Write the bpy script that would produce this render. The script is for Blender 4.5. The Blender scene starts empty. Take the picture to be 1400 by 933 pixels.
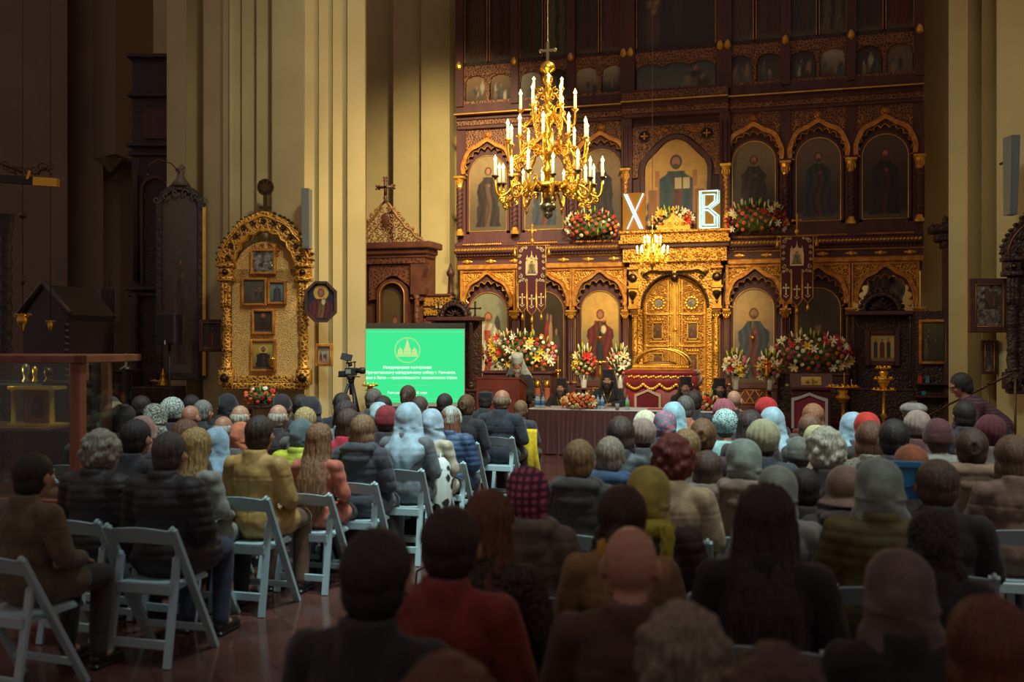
import bpy, bmesh, math, random
import numpy as np
from mathutils import Vector, Matrix, noise
PI = math.pi
rnd = random.Random(7)
COL = bpy.context.scene.collection
SC = bpy.context.scene

# ---------------------------------------------------------------- camera
FPX, EYE, YAW = 1361.0, 1.85, math.atan(0.286)
cy_, sy_ = math.cos(YAW), math.sin(YAW)
def spot(px, py, Z):
    """place in the church for something seen at px,py and Z metres away along the view axis"""
    a = (px - 700) / FPX
    return Vector((Z * (-sy_ + a * cy_), Z * (cy_ + a * sy_), EYE - (py - 466.5) / FPX * Z))
cd = bpy.data.cameras.new('camera')
cam = bpy.data.objects.new('camera', cd); COL.objects.link(cam)
cam.location = (0, 0, EYE); cam.rotation_euler = (PI / 2, 0, YAW)
cd.lens = FPX / 1400 * 36; cd.sensor_width = 36; cd.clip_end = 200
cd.dof.use_dof = True; cd.dof.focus_distance = 14.5; cd.dof.aperture_fstop = 1.9
SC.camera = cam
# ---------------------------------------------------------------- world and light
SC.view_settings.view_transform = 'Standard'; SC.view_settings.look = 'None'
SC.view_settings.gamma = 1; SC.view_settings.use_curve_mapping = False
SC.view_settings.exposure = 0.0
w = bpy.data.worlds.new('world'); SC.world = w; w.use_nodes = True
w.node_tree.nodes['Background'].inputs[0].default_value = (1.0, 0.74, 0.70, 1)
w.node_tree.nodes['Background'].inputs[1].default_value = 0.19
def light(name, kind, loc, col, power, size=1.0, aim=None, spread=None, blend=.6):
    l = bpy.data.lights.new(name, kind); l.color = col; l.energy = power
    if kind == 'AREA': l.shape = 'DISK'; l.size = size
    elif kind == 'SPOT': l.spot_size = math.radians(spread); l.spot_blend = blend; l.shadow_soft_size = size
    else: l.shadow_soft_size = size
    if kind == 'AREA' and spread: l.spread = math.radians(spread)
    o = bpy.data.objects.new(name, l); COL.objects.link(o); o.location = loc
    if aim is not None:
        o.rotation_euler = (Vector(aim) - Vector(loc)).to_track_quat('-Z', 'Y').to_euler()
    return o
IX0 = -2.56
# overhead spots added for daylight on seats and table, plus a pillar wash
light('added_high_spot', 'SPOT', (-1.0, 5.5, 13.0), (0.72, 0.96, 0.96), 9000, 1.0, (-3.0, 10.0, 0.8), 52, 1.0)
light('added_high_spot', 'SPOT', (1.5, 3.0, 11.0), (0.98, 0.95, 0.72), 3000, .8, (-5.2, 14.8, 4.8), 40, 1.0)  # added wash that lightens the left pillar
# unseen spots added over the nave to brighten seats, clerics, screen and walls
light('added_high_spot', 'SPOT', (3.5, 4.0, 11.0), (0.85, 0.97, 0.86), 3200, .8, (-0.2, 8.3, 1.0), 40, 1.0)  # added to lift the right block of seats
light('added_warm_spot', 'SPOT', (-3.2, 4.5, 6.5), (1.0, 0.86, 0.66), 1100, .3, (-2.6, 16.8, 1.5), 26, .9)  # added to brighten the clerics' faces
light('added_warm_spot', 'SPOT', (-0.5, 10.0, 9.5), (1.0, 0.82, 0.50), 7800, .35, (-5.2, 22.0, 1.7), 42, 1.0)
light('added_warm_spot', 'SPOT', (-2.6, 17.2, 8.6), (1.0, 0.74, 0.22), 1200, .2, (-2.56, 22.1, 2.2), 34, .9)
light('added_warm_spot', 'SPOT', (-1.6, 13.5, 8.0), (1.0, 0.82, 0.46), 1700, .25, (-7.0, 14.6, 1.6), 50, 1.0)  # added warm light on the right side of the left pillar
light('added_bay_light', 'POINT', (IX0+3.4, 23.6, 4.4), (1.0, 0.78, 0.5), 70, .1)  # added light to brighten the wall seen through the open bay
light('added_high_spot', 'SPOT', (-3.0, 3.0, 11.0), (0.86, 0.96, 0.80), 1500, .8, (3.0, 14.0, 3.4), 34, 1.0)  # added to lighten the right pillar
light('added_warm_spot', 'SPOT', (-5.5, 16.0, 8.5), (1.0, 0.78, 0.42), 3600, .25, (-8.4, 23.0, 4.4), 64, 1.0)  # added to brighten the back wall beside the left pillar

# ---------------------------------------------------------------- mesh collector
class MB:
    def __init__(s): s.v = []; s.f = []; s.m = []; s.c = None
    def add(s, vs, fs, mi=0):
        b = len(s.v); s.v.extend([tuple(p) for p in vs]); s.f.extend([tuple(i + b for i in f) for f in fs]); s.m.extend([mi] * len(fs)); return s
    def box(s, x0, x1, y0, y1, z0, z1, mi=0, bev=0.0):
        if x0 > x1: x0, x1 = x1, x0
        if y0 > y1: y0, y1 = y1, y0
        if z0 > z1: z0, z1 = z1, z0
        b = min(bev, (x1-x0)*.45, (y1-y0)*.45, (z1-z0)*.45)
        if b <= 0:
            vs = [(x, y, z) for z in (z0, z1) for y in (y0, y1) for x in (x0, x1)]
            return s.add(vs, [(0,2,3,1),(4,5,7,6),(0,1,5,4),(2,6,7,3),(0,4,6,2),(1,3,7,5)], mi)
        vs = []; fs = []
        for z, i in ((z0, b), (z0 + b, 0), (z1 - b, 0), (z1, b)):
            vs += [(x0+i, y0+b, z), (x0+b, y0+i, z), (x1-b, y0+i, z), (x1-i, y0+b, z), (x1-i, y1-b, z), (x1-b, y1-i, z), (x0+b, y1-i, z), (x0+i, y1-b, z)]
        for k in range(3):
            for j in range(8): fs.append((k*8+j, k*8+(j+1)%8, k*8+8+(j+1)%8, k*8+8+j))
        fs.append(tuple(range(7, -1, -1))); fs.append(tuple(range(24, 32)))
        return s.add(vs, fs, mi)
    def bar(s, p, q, w, h=None, mi=0, up=(0,0,1)):
        """square bar from p to q"""
        h = h or w; p = Vector(p); q = Vector(q); d = (q-p).normalized(); u = Vector(up)
        if abs(d.dot(u)) > .98: u = Vector((0,1,0))
        a = d.cross(u).normalized(); b = a.cross(d).normalized()
        vs = [c + a*i*w/2 + b*j*h/2 for c in (p, q) for i, j in ((-1,-1),(1,-1),(1,1),(-1,1))]
        return s.add(vs, [(3,2,1,0),(4,5,6,7),(0,1,5,4),(1,2,6,5),(2,3,7,6),(3,0,4,7)], mi)
    def tube(s, pts, r, n=6, mi=0, cap=True, r1=None, closed=False):
        pts = [Vector(p) for p in pts]; N = len(pts); vs = []; fs = []
        nrm = None
        for i, p in enumerate(pts):
            if closed: t = pts[(i+1) % N] - pts[i-1]
            else: t = pts[min(i+1, N-1)] - pts[max(i-1, 0)]
            t = t.normalized() if t.length > 1e-9 else Vector((0,0,1))
            if nrm is None:
                nrm = t.orthogonal().normalized()
            else:
                nrm = nrm - t * nrm.dot(t)
                nrm = nrm.normalized() if nrm.length > 1e-6 else t.orthogonal().normalized()
            b = t.cross(nrm)
            rr = r[i] if isinstance(r, (list, tuple)) else (r if r1 is None else r + (r1-r)*i/(N-1))
            for k in range(n):
                a = 2*PI*k/n; vs.append(p + (nrm*math.cos(a) + b*math.sin(a))*rr)
        for i in range(N if closed else N-1):
            j = (i+1) % N
            for k in range(n): fs.append((i*n+k, i*n+(k+1)%n, j*n+(k+1)%n, j*n+k))
        if cap and not closed:
            fs.append(tuple(range(n-1, -1, -1))); fs.append(tuple((N-1)*n+k for k in range(n)))
        return s.add(vs, fs, mi)
    def lathe(s, prof, c=(0,0,0), n=16, mi=0, sx=1, sy=1, a0=0, a1=2*PI, ax='z'):
        """prof = [(r, z)...]"""
        vs = []; fs = []; full = abs(a1-a0-2*PI) < 1e-6; nn = n if full else n+1
        for r, z in prof:
            for k in range(nn):
                a = a0 + (a1-a0)*k/n
                x, y = r*math.cos(a)*sx, r*math.sin(a)*sy
                vs.append((c[0]+x, c[1]+y, c[2]+z) if ax == 'z' else (c[0]+x, c[1]-z, c[2]+y))
        for i in range(len(prof)-1):
            for k in range(nn if full else nn-1):
                k2 = (k+1) % nn; fs.append((i*nn+k, i*nn+k2, (i+1)*nn+k2, (i+1)*nn+k))
        if prof[0][0] > 1e-5: fs.append(tuple(range(nn-1, -1, -1)))
        if prof[-1][0] > 1e-5: fs.append(tuple((len(prof)-1)*nn+k for k in range(nn)))
        return s.add(vs, fs, mi)
    def ell(s, c, r, n=12, m=8, mi=0, R=None):
        vs = []; fs = []; R = R or Matrix.Identity(3); c = Vector(c)
        for i in range(m+1):
            t = PI*i/m
            for k in range(n):
                a = 2*PI*k/n
                vs.append(c + R @ Vector((r[0]*math.sin(t)*math.cos(a), r[1]*math.sin(t)*math.sin(a), -r[2]*math.cos(t))))
        for i in range(m):
            for k in range(n): fs.append((i*n+k, i*n+(k+1)%n, (i+1)*n+(k+1)%n, (i+1)*n+k))
        return s.add(vs, fs, mi)
    def cap(s, p, q, r0, r1, n=12, mi=0):
        """tapered capsule"""
        p = Vector(p); q = Vector(q); d = q-p; L = d.length; d = d.normalized()
        pts = []; rs = []
        for i in range(5):
            a = PI/2*i/4; pts.append(p - d*r0*math.cos(a)); rs.append(max(r0*math.sin(a), 1e-4))
        for i in range(5):
            a = PI/2*i/4; pts.append(q + d*r1*math.sin(a)); rs.append(max(r1*math.cos(a), 1e-4))
        return s.tube(pts, rs, n, mi)
    def prism(s, poly, y0, y1, mi=0):
        """polygon in x,z extruded along y"""
        n = len(poly); vs = [(x, y0, z) for x, z in poly] + [(x, y1, z) for x, z in poly]
        fs = [(i, (i+1)%n, n+(i+1)%n, n+i) for i in range(n)] + [tuple(range(n-1,-1,-1)), tuple(range(n, 2*n))]
        return s.add(vs, fs, mi)
    def strip(s, A, B, y0, y1, mi=0):
        """solid plate between two x,z polylines, from y0 (front) to y1"""
        n = len(A); vs = [(x,y0,z) for x,z in A] + [(x,y0,z) for x,z in B] + [(x,y1,z) for x,z in A] + [(x,y1,z) for x,z in B]; fs = []
        for i in range(n-1):
            fs += [(i,i+1,n+i+1,n+i), (2*n+i,3*n+i,3*n+i+1,2*n+i+1), (i,2*n+i,2*n+i+1,i+1), (n+i,n+i+1,3*n+i+1,3*n+i)]
        fs += [(0,n,3*n,2*n), (n-1,3*n-1,4*n-1,2*n-1)]
        return s.add(vs, fs, mi)
    def xf(s, M):
        s.v = [tuple(M @ Vector(p)) for p in s.v]; return s
    def mesh(s, name='m', smooth=False, fix=True):
        me = bpy.data.meshes.new(name); me.from_pydata(s.v, [], s.f)
        if any(s.m): me.polygons.foreach_set('material_index', s.m)
        if fix:
            b = bmesh.new(); b.from_mesh(me); bmesh.ops.recalc_face_normals(b, faces=b.faces); b.to_mesh(me); b.free()
        if smooth: me.polygons.foreach_set('use_smooth', [True]*len(me.polygons))
        me.update(); return me
    def build(s, name, mat, parent=None, smooth=False, loc=None, rz=0, fix=True):
        me = s.mesh(name, smooth, fix)
        return link(name, me, mat, parent, loc, rz)
def link(name, me, mat, parent=None, loc=None, rz=0):
    o = bpy.data.objects.new(name, me); COL.objects.link(o)
    mats = mat if isinstance(mat, (list, tuple)) else [mat]
    if not me.materials:
        for m_ in mats: me.materials.append(m_)
    else:
        for i, m_ in enumerate(mats):
            if i < len(o.material_slots) and me.materials[i] != m_:
                o.material_slots[i].link = 'OBJECT'; o.material_slots[i].material = m_
    if parent: o.parent = parent
    if loc is not None: o.location = loc
    if rz: o.rotation_euler = (0, 0, rz)
    return o
def tag(o, label, cat=None, group=None, kind=None):
    if label: o['label'] = label
    if cat: o['category'] = cat
    if group: o['group'] = group
    if kind: o['kind'] = kind
    return o
def thing(name, label, cat, loc=(0,0,0), rz=0, group=None):
    o = bpy.data.objects.new(name, None); COL.objects.link(o); o.empty_display_size = .1
    o.location = loc; o.rotation_euler = (0, 0, rz); return tag(o, label, cat, group)
def struct(o, label=None): o['kind'] = 'structure'; 
def struct_obj(name, mb, mat, smooth=False, label=None):
    o = mb.build(name, mat, None, smooth); o['kind'] = 'structure'
    o['label'] = label or name.replace('_', ' '); o['category'] = name.split('_')[0]; return o
def dup(root, loc=None, rz=None, label=None):
    r = root.copy(); COL.objects.link(r)
    if loc is not None: r.location = loc
    if rz is not None: r.rotation_euler = (0, 0, rz)
    if label: r['label'] = label
    for ch in root.children:
        c = ch.copy(); COL.objects.link(c); c.parent = r
        for g in ch.children:
            d = g.copy(); COL.objects.link(d); d.parent = c
    return r
# ---------------------------------------------------------------- materials
def lin(c):
    if isinstance(c, str): c = tuple(int(c[i:i+2], 16) for i in (0, 2, 4))
    return tuple(((v/255)/12.92 if v/255 <= .04045 else ((v/255+.055)/1.055)**2.4) for v in c) + (1,)
MATS = {}
def mat(name, col, rough=.6, metal=0., col2=None, scale=8., detail=3., bump=0., bscale=None, emit=0., kind='noise', stretch=(1,1,1), spec=.5, alpha=None, thr=(.35,.65), sheen=0.):
    if name in MATS: return MATS[name]
    m = bpy.data.materials.new(name); m.use_nodes = True; MATS[name] = m
    nt = m.node_tree; N = nt.nodes; L = nt.links; b = N['Principled BSDF']
    c1 = lin(col); b.inputs['Base Color'].default_value = c1; b.inputs['Roughness'].default_value = rough
    b.inputs['Metallic'].default_value = metal; b.inputs['Specular IOR Level'].default_value = spec
    if sheen: b.inputs['Sheen Weight'].default_value = sheen
    if emit: b.inputs['Emission Color'].default_value = c1; b.inputs['Emission Strength'].default_value = emit
    if col2 is None and not bump: return m
    tc = N.new('ShaderNodeTexCoord'); mp = N.new('ShaderNodeMapping'); mp.inputs['Scale'].default_value = stretch
    L.new(tc.outputs['Object'], mp.inputs['Vector'])
    def tex(k, sc):
        if k == 'noise': t = N.new('ShaderNodeTexNoise'); t.inputs['Scale'].default_value = sc; t.inputs['Detail'].default_value = detail; o = t.outputs[0]
        elif k == 'voronoi': t = N.new('ShaderNodeTexVoronoi'); t.inputs['Scale'].default_value = sc; o = t.outputs[0]
        elif k == 'cells': t = N.new('ShaderNodeTexVoronoi'); t.inputs['Scale'].default_value = sc; t.feature = 'DISTANCE_TO_EDGE'; o = t.outputs[0]
        elif k == 'wave': t = N.new('ShaderNodeTexWave'); t.inputs['Scale'].default_value = sc; t.inputs['Distortion'].default_value = 3.; t.inputs['Detail'].default_value = 2; o = t.outputs[1]
        elif k == 'check': t = N.new('ShaderNodeTexChecker'); t.inputs['Scale'].default_value = sc; o = t.outputs[1]
        L.new(mp.outputs[0], t.inputs['Vector']); return o
    src = tex(kind, scale)
    if col2 is not None:
        r = N.new('ShaderNodeValToRGB'); e = r.color_ramp.elements
        e[0].position, e[1].position = thr; e[0].color = c1; e[1].color = lin(col2)
        L.new(src, r.inputs[0]); L.new(r.outputs[0], b.inputs['Base Color'])
    if bump:
        bp = N.new('ShaderNodeBump'); bp.inputs['Strength'].default_value = bump; bp.inputs['Distance'].default_value = .02
        L.new(tex(kind, bscale) if bscale else src, bp.inputs['Height']); L.new(bp.outputs[0], b.inputs['Normal'])
    return m
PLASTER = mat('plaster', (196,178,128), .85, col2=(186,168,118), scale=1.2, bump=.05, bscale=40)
PLASTER_SHADED = mat('shaded_plaster', (120,98,80), .9, col2=(110,90,74), scale=1.0)  # same cream stone as the pillars, aisle shade put into the colour
WOODD = mat('maroon_wood', (92,52,52), .55, col2=(76,42,44), scale=5, stretch=(1,1,.2), bump=.1, bscale=30)
WOODB = mat('dark_carved_wood', (74,48,42), .5, col2=(54,34,32), scale=22, kind='voronoi', bump=.8, bscale=26)
CARVED = mat('carved_wood_gilt', (160,108,62), .5, .15, col2=(84,50,44), scale=17, kind='cells', bump=.9, bscale=17, thr=(.02,.16))
GILTC = mat('carved_gilding', (238,180,70), .42, .4, col2=(146,88,34), scale=19, kind='cells', bump=1.0, bscale=19, thr=(.04,.2))
GOLD = mat('gilding', (246,196,88), .34, .6, col2=(224,160,60), scale=6, bump=.1, bscale=30)
GOLDO = mat('worn_gilding', (224,158,70), .42, .4, col2=(184,116,50), scale=9, bump=.25, bscale=40)
BRASS = mat('polished_brass', (236,180,66), .28, .9)
PEWTER = mat('tarnished_metal', (150,142,112), .3, .9)
BRONZE = mat('dark_bronze', (90,70,46), .35, .8)
SILVER = mat('silver_cover', (186,180,158), .34, .8, col2=(84,76,66), scale=14, detail=6, bump=1., bscale=16)
BLACKM = mat('black_metal', (40,38,40), .45, .3)
BLACKP = mat('black_plastic', (44,42,46), .5)
WHITEC = mat('white_chair_paint', (170,196,200), .42)
GLASS = None
def glass(name='clear_glass', tint=(235,245,240), a=.12, rough=.03):
    if name in MATS: return MATS[name]
    m = bpy.data.materials.new(name); m.use_nodes = True; MATS[name] = m
    nt = m.node_tree; N = nt.nodes; L = nt.links; N.clear()
    o = N.new('ShaderNodeOutputMaterial'); mx = N.new('ShaderNodeMixShader'); t = N.new('ShaderNodeBsdfTransparent'); g = N.new('ShaderNodeBsdfGlossy')
    t.inputs[0].default_value = lin(tint); g.inputs['Roughness'].default_value = rough; mx.inputs[0].default_value = a
    L.new(t.outputs[0], mx.inputs[1]); L.new(g.outputs[0], mx.inputs[2]); L.new(mx.outputs[0], o.inputs[0]); return m
def emis(name, col, s):
    if name in MATS: return MATS[name]
    m = bpy.data.materials.new(name); m.use_nodes = True; MATS[name] = m
    N = m.node_tree.nodes; N.clear(); e = N.new('ShaderNodeEmission'); o = N.new('ShaderNodeOutputMaterial')
    e.inputs[0].default_value = lin(col); e.inputs[1].default_value = s; m.node_tree.links.new(e.outputs[0], o.inputs[0]); return m
def painting_mat():
    m = bpy.data.materials.new('oil_painting'); m.use_nodes = True; nt = m.node_tree; N = nt.nodes; L = nt.links; b = N['Principled BSDF']
    a = N.new('ShaderNodeVertexColor'); a.layer_name = 'Col'
    tc = N.new('ShaderNodeTexCoord'); n1 = N.new('ShaderNodeTexNoise'); n1.inputs['Scale'].default_value = 7; n1.inputs['Detail'].default_value = 6
    L.new(tc.outputs['Object'], n1.inputs['Vector'])
    mp = N.new('ShaderNodeMapRange'); mp.inputs[3].default_value = .7; mp.inputs[4].default_value = 1.3; L.new(n1.outputs[0], mp.inputs[0])
    mx = N.new('ShaderNodeMix'); mx.data_type = 'RGBA'; mx.blend_type = 'MULTIPLY'; mx.inputs[0].default_value = 1
    L.new(a.outputs[0], mx.inputs[6]); L.new(mp.outputs[0], mx.inputs[7]); L.new(mx.outputs[2], b.inputs['Base Color'])
    b.inputs['Roughness'].default_value = .42; return m
PAINT = painting_mat()
# ---------------------------------------------------------------- structure
m = bpy.data.materials.new('floor_tiles'); m.use_nodes = True; MATS['floor'] = m
nt = m.node_tree; N = nt.nodes; L = nt.links; b = N['Principled BSDF']
tc = N.new('ShaderNodeTexCoord'); mp = N.new('ShaderNodeMapping'); mp.inputs['Rotation'].default_value = (0, 0, PI/4)
L.new(tc.outputs['Object'], mp.inputs['Vector'])
br = N.new('ShaderNodeTexBrick'); br.offset = 0; br.inputs['Scale'].default_value = 3.2; br.inputs['Color1'].default_value = lin((100,64,56)); br.inputs['Color2'].default_value = lin((78,50,44))
br.inputs['Mortar'].default_value = lin((60,40,36)); br.inputs['Mortar Size'].default_value = .012; br.inputs['Brick Width'].default_value = 1; br.inputs['Row Height'].default_value = 1
L.new(mp.outputs[0], br.inputs['Vector']); L.new(br.outputs[0], b.inputs['Base Color'])
nz = N.new('ShaderNodeTexNoise'); nz.inputs['Scale'].default_value = 3; r = N.new('ShaderNodeMapRange'); r.inputs[3].default_value = .10; r.inputs[4].default_value = .24
L.new(nz.outputs[0], r.inputs[0]); L.new(r.outputs[0], b.inputs['Roughness'])
struct_obj('floor', MB().box(-26, 14, -6, 30, -.2, 0), m, label='polished brown tiled floor of the nave')
IX, IY = -2.56, 22.1
TY, TX0, TX1 = 15.75, -4.22, -.85
WOODFLOOR = mat('worn_floorboards', (120,84,60), .5)
struct_obj('floor_solea', MB().box(IX-7.5, IX+7.5, 19.4, 24.5, 0, .34, bev=.02), mat('red_carpet', (96,34,36), .9, bump=.2, bscale=200, col2=(84,30,34)), label='raised carpeted solea in front of the iconostasis')
# back wall of the apse with stepped pilasters
mb = MB(); mb.box(-20, 9, 24.6, 25, 0, 16)
mb.box(-9.9, -8.95, 23.6, 24.6, 0, 16); mb.box(-8.95, -8.2, 23.1, 24.6, 0, 16); mb.box(-8.2, -7.7, 23.5, 24.6, 0, 16)
mb.box(2.55, 3.3, 22.9, 24.6, 0, 16); mb.box(3.3, 6.5, 22.0, 24.6, 0, 16)
struct_obj('wall_back', mb, PLASTER, label='cream apse wall with stepped pilasters behind the iconostasis')
def plan(poly, z0, z1):
    q = MB(); n = len(poly)
    q.add([(x, y, z0) for x, y in poly] + [(x, y, z1) for x, y in poly], [(i, (i+1)%n, n+(i+1)%n, n+i) for i in range(n)] + [tuple(range(n)), tuple(range(2*n-1, n-1, -1))]); return q
def pz(l): return [tuple(spot(px, 466, Z)[:2]) for px, Z in l]
prof = [(228,18.6),(228,16.6),(253,16.3),(255,16.25),(277,16.5),(279,15.85),(304,15.6),(305,15.42),(313,15.36),(314,15.26),(330,15.32),(331,15.18),(350,15.26),(351,15.06),(371,15.16),(372,14.85),(416,14.72),(417,14.80),(435,14.94),(436,14.88),(454,15.02),(455,14.96),(474,15.12),(475,15.04),(499,15.14),(501,18.4)]
struct_obj('wall_pillar_left', plan(pz(prof), 0, 16), PLASTER, label='tall cream fluted nave pillar on the left')
prof = [(1297,17.5),(1297,14.6),(1321,14.5),(1323,14.3),(1342,14.5),(1343,14.15),(1362,14.3),(1363,13.9),(1400,13.6),(1402,13.4),(1430,13.5),(1480,13.6),(1480,17.5)]
struct_obj('wall_pillar_right', plan(pz(prof), 0, 16), PLASTER, label='tall cream fluted nave pillar on the right')
# left aisle wall
mb = MB(); mb.box(-26, -11.4, 21.6, 22, 0, 16)
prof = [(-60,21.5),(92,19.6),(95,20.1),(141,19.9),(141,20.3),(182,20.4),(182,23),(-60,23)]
struct_obj('wall_left', plan(pz(prof), 0, 16), PLASTER_SHADED, label='dim aisle wall left of the pillar')
a, b_ = spot(125, 218, 20.0), spot(158, 218, 19.4)
q = plan([(a.x, a.y), (b_.x, b_.y), (b_.x-.3, b_.y+1.6), (a.x-.3, a.y+1.6)], a.z, 16)
q.lathe([(.02,-.28),(.16,-.1),(.22,0)], ((a.x+b_.x)/2, (a.y+b_.y)/2+.2, a.z), 10)
struct_obj('trim_corbel', q, mat('shaded_corbel_plaster', (112,92,76), .9), label='hanging wall shaft with corbel on the dim aisle wall')  # plaster colour darkened to carry the shade of the unlit aisle

# ---------------------------------------------------------------- icon painting helper
def painted(w_, h, fn, nx=26, ny=None, arch=False, corner=0):
    """flat painted panel, bottom centre at the origin, facing -y"""
    ny = ny or max(8, int(nx*h/w_)); xs = np.linspace(-w_/2, w_/2, nx+1); vs = []; cols = []
    for j in range(ny+1):
        t = j/ny
        for x in xs:
            top = h
            if arch: top = h - w_/2 + math.sqrt(max(0, (w_/2)**2 - x*x))
            if corner: top = h - max(0, abs(x)-(w_/2-corner))
            bot = max(0, abs(x)-(w_/2-corner)) if corner else 0
            z = bot + (top-bot)*t; vs.append((x, 0, z)); cols.append(fn(x/w_, z/h))
    me = bpy.data.meshes.new('painting'); fs = [(j*(nx+1)+i, j*(nx+1)+i+1, (j+1)*(nx+1)+i+1, (j+1)*(nx+1)+i) for j in range(ny) for i in range(nx)]
    me.from_pydata(vs, [], fs); ca = me.color_attributes.new('Col', 'FLOAT_COLOR', 'POINT')
    arr = np.ones((len(vs), 4)); arr[:, :3] = np.array([lin(tuple(c))[:3] for c in cols]); ca.data.foreach_set('color', arr.ravel())
    me.polygons.foreach_set('use_smooth', [True]*len(fs)); me.update(); return me
def S(e0, e1, x): t = min(1, max(0, (x-e0)/(e1-e0))); return t*t*(3-2*t)
def mix(a, b, t): return tuple(a[i]+(b[i]-a[i])*t for i in range(3))
def figure(bg_top, bg_bot, robe, under, asp=2.3, halo=None, skin=(168,112,80), hair=(70,46,34), hood=False, wings=None, child=False, glow=.0, seed=0, ht=.74, book=False, ground=(90,78,62), cx=0., seat=False, w=1.):
    """painter for one standing robed figure; x in -.5..+.5 of the width, y in 0..1 of the height, asp = height/width"""
    def fn(x, y):
        X = (x-cx)*1.0; Y = y*asp; T = ht*asp                      # X,Y in widths
        c = mix(bg_bot, bg_top, S(.15, .9, y))
        if glow: c = mix(c, (226,170,84), glow*max(0, 1-math.hypot(X, (Y-T*.95))/.7))
        c = mix(c, ground, 1-S(.06, .14, y))
        hr = .105*w; hy = T-hr
        if halo: c = mix(c, halo, 1-S(hr*1.9, hr*2.05, math.hypot(X, Y-hy)))
        if wings:
            for sgn in (-1, 1): c = mix(c, wings, 1-S(.9, 1.05, math.hypot((X-sgn*.24)/.09, (Y-T*.74)/(T*.22))))
        sh = hy-hr*1.5; wob = .015*math.sin(Y*13+seed)+.01*math.sin(Y*29+seed*3)
        if Y < sh and Y > .10*asp*.6:
            t = (sh-Y)/sh; hw = (.14+.17*S(0, .18, t)+.05*S(.5, 1, t)+wob)*w
            if seat: hw *= 1+.5*S(.35, .6, t)
            k = 1-S(hw-.02, hw, abs(X)); fold = .82+.26*math.sin(X*38+math.sin(Y*6+seed)*2)*.5
            c = mix(c, tuple(v*fold for v in robe), k)
            k2 = 1-S(.06*w, .09*w, abs(X+.03*math.sin(Y*5+seed))); c = mix(c, tuple(v*fold for v in under), k2*k*(.9 if t > .12 else .2))
        ay = sh-.24*w
        if abs(Y-ay) < .035 and abs(X) < .12: c = mix(c, skin, .6*(1-S(.02, .05, math.hypot(X-.03, (Y-ay)))))
        if book and abs(X-.10) < .12 and abs(Y-(sh*.78)) < .09: c = (206,188,140) if abs(X-.10) > .012 else (90,70,50)
        if child:
            c = mix(c, (214,196,150), 1-S(.06, .085, math.hypot((X-.09)/1., (Y-sh*.86)/1.6))); c = mix(c, skin, 1-S(.034, .044, math.hypot(X-.1, Y-sh*1.0)))
        c = mix(c, robe if hood else hair, 1-S(hr*.90, hr*1.02, math.hypot(X/.95, (Y-hy)*.85)))
        c = mix(c, skin, 1-S(hr*.72, hr*.86, math.hypot(X*1.25, (Y-hy+hr*.02)*.95)))
        if not hood and not child: c = mix(c, hair, .75*(1-S(hr*.4, hr*.55, math.hypot(X, (Y-hy+hr*.75)))))
        return tuple(max(0, min(255, v)) for v in c)
    return fn
def scene_fn(a, b_, spots, seed=1):
    r = random.Random(seed); P = [(r.uniform(-.35,.35), r.uniform(.18,.55), r.uniform(.05,.1), r.uniform(.12,.28), spots[k % len(spots)]) for k in range(5)]
    def fn(x, y):
        c = mix(b_, a, y)
        for (px, py, rx, ry, col) in P: c = mix(c, col, .9*(1-S(.7, 1.1, math.hypot((x-px)/rx, (y-py)/ry))))
        for (px, py, rx, ry, col) in P: c = mix(c, (170,130,96), .8*(1-S(.6, 1, math.hypot((x-px)/.035, (y-py-ry)/.05))))
        return c
    return fn
# ---------------------------------------------------------------- iconostasis
# local frame: x sideways from its middle, y = 0 the front of the icon wall (towards the nave is -y), z up
ICO = thing('iconostasis', 'towering maroon and gilded carved icon screen across the altar end', 'icon screen', (IX, IY, 0))
def P(name, mb, mt, par=None, smooth=False, label=None):
    o = mb.build(name, mt, par or ICO, smooth)
    if label: o['label'] = label
    return o
def arc(cu, cz, R, t0, t1, n):
    out = []
    for i in range(n+1):
        t = math.radians(t0+(t1-t0)*i/n); r = R(t) if callable(R) else R
        out.append((cu+r*math.sin(t), cz+r*math.cos(t)))
    return out
def rayrect(cu, cz, t, u0, u1, z1, z0):
    dx, dz = math.sin(t), math.cos(t); k = 1e9
    if dx > 1e-6: k = min(k, (u1-cu)/dx)
    if dx < -1e-6: k = min(k, (u0-cu)/dx)
    if dz > 1e-6: k = min(k, (z1-cz)/dz)
    if dz < -1e-6: k = min(k, (z0-cz)/dz)
    return (cu+dx*k, cz+dz*k)
def curl(mb, u, z, y, r, hand=1, a0=0, turns=1.4, th=.013, mi=0):
    pts = []
    for i in range(13):
        t = i/12; a = a0+hand*turns*2*PI*t; rr = r*(1-.85*t); pts.append((u+rr*math.cos(a), y, z+rr*math.sin(a)))
    mb.tube(pts, [th*(1-.5*i/12) for i in range(13)], 4, mi)
def boss(mb, u, z, y, r, mi=0):
    mb.lathe([(r,0),(r*1.02,.02),(r*.75,.035),(r*.7,.02),(r*.5,.05),(.001,.06)], (u, y, z), 12, mi, ax='y')
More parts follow.
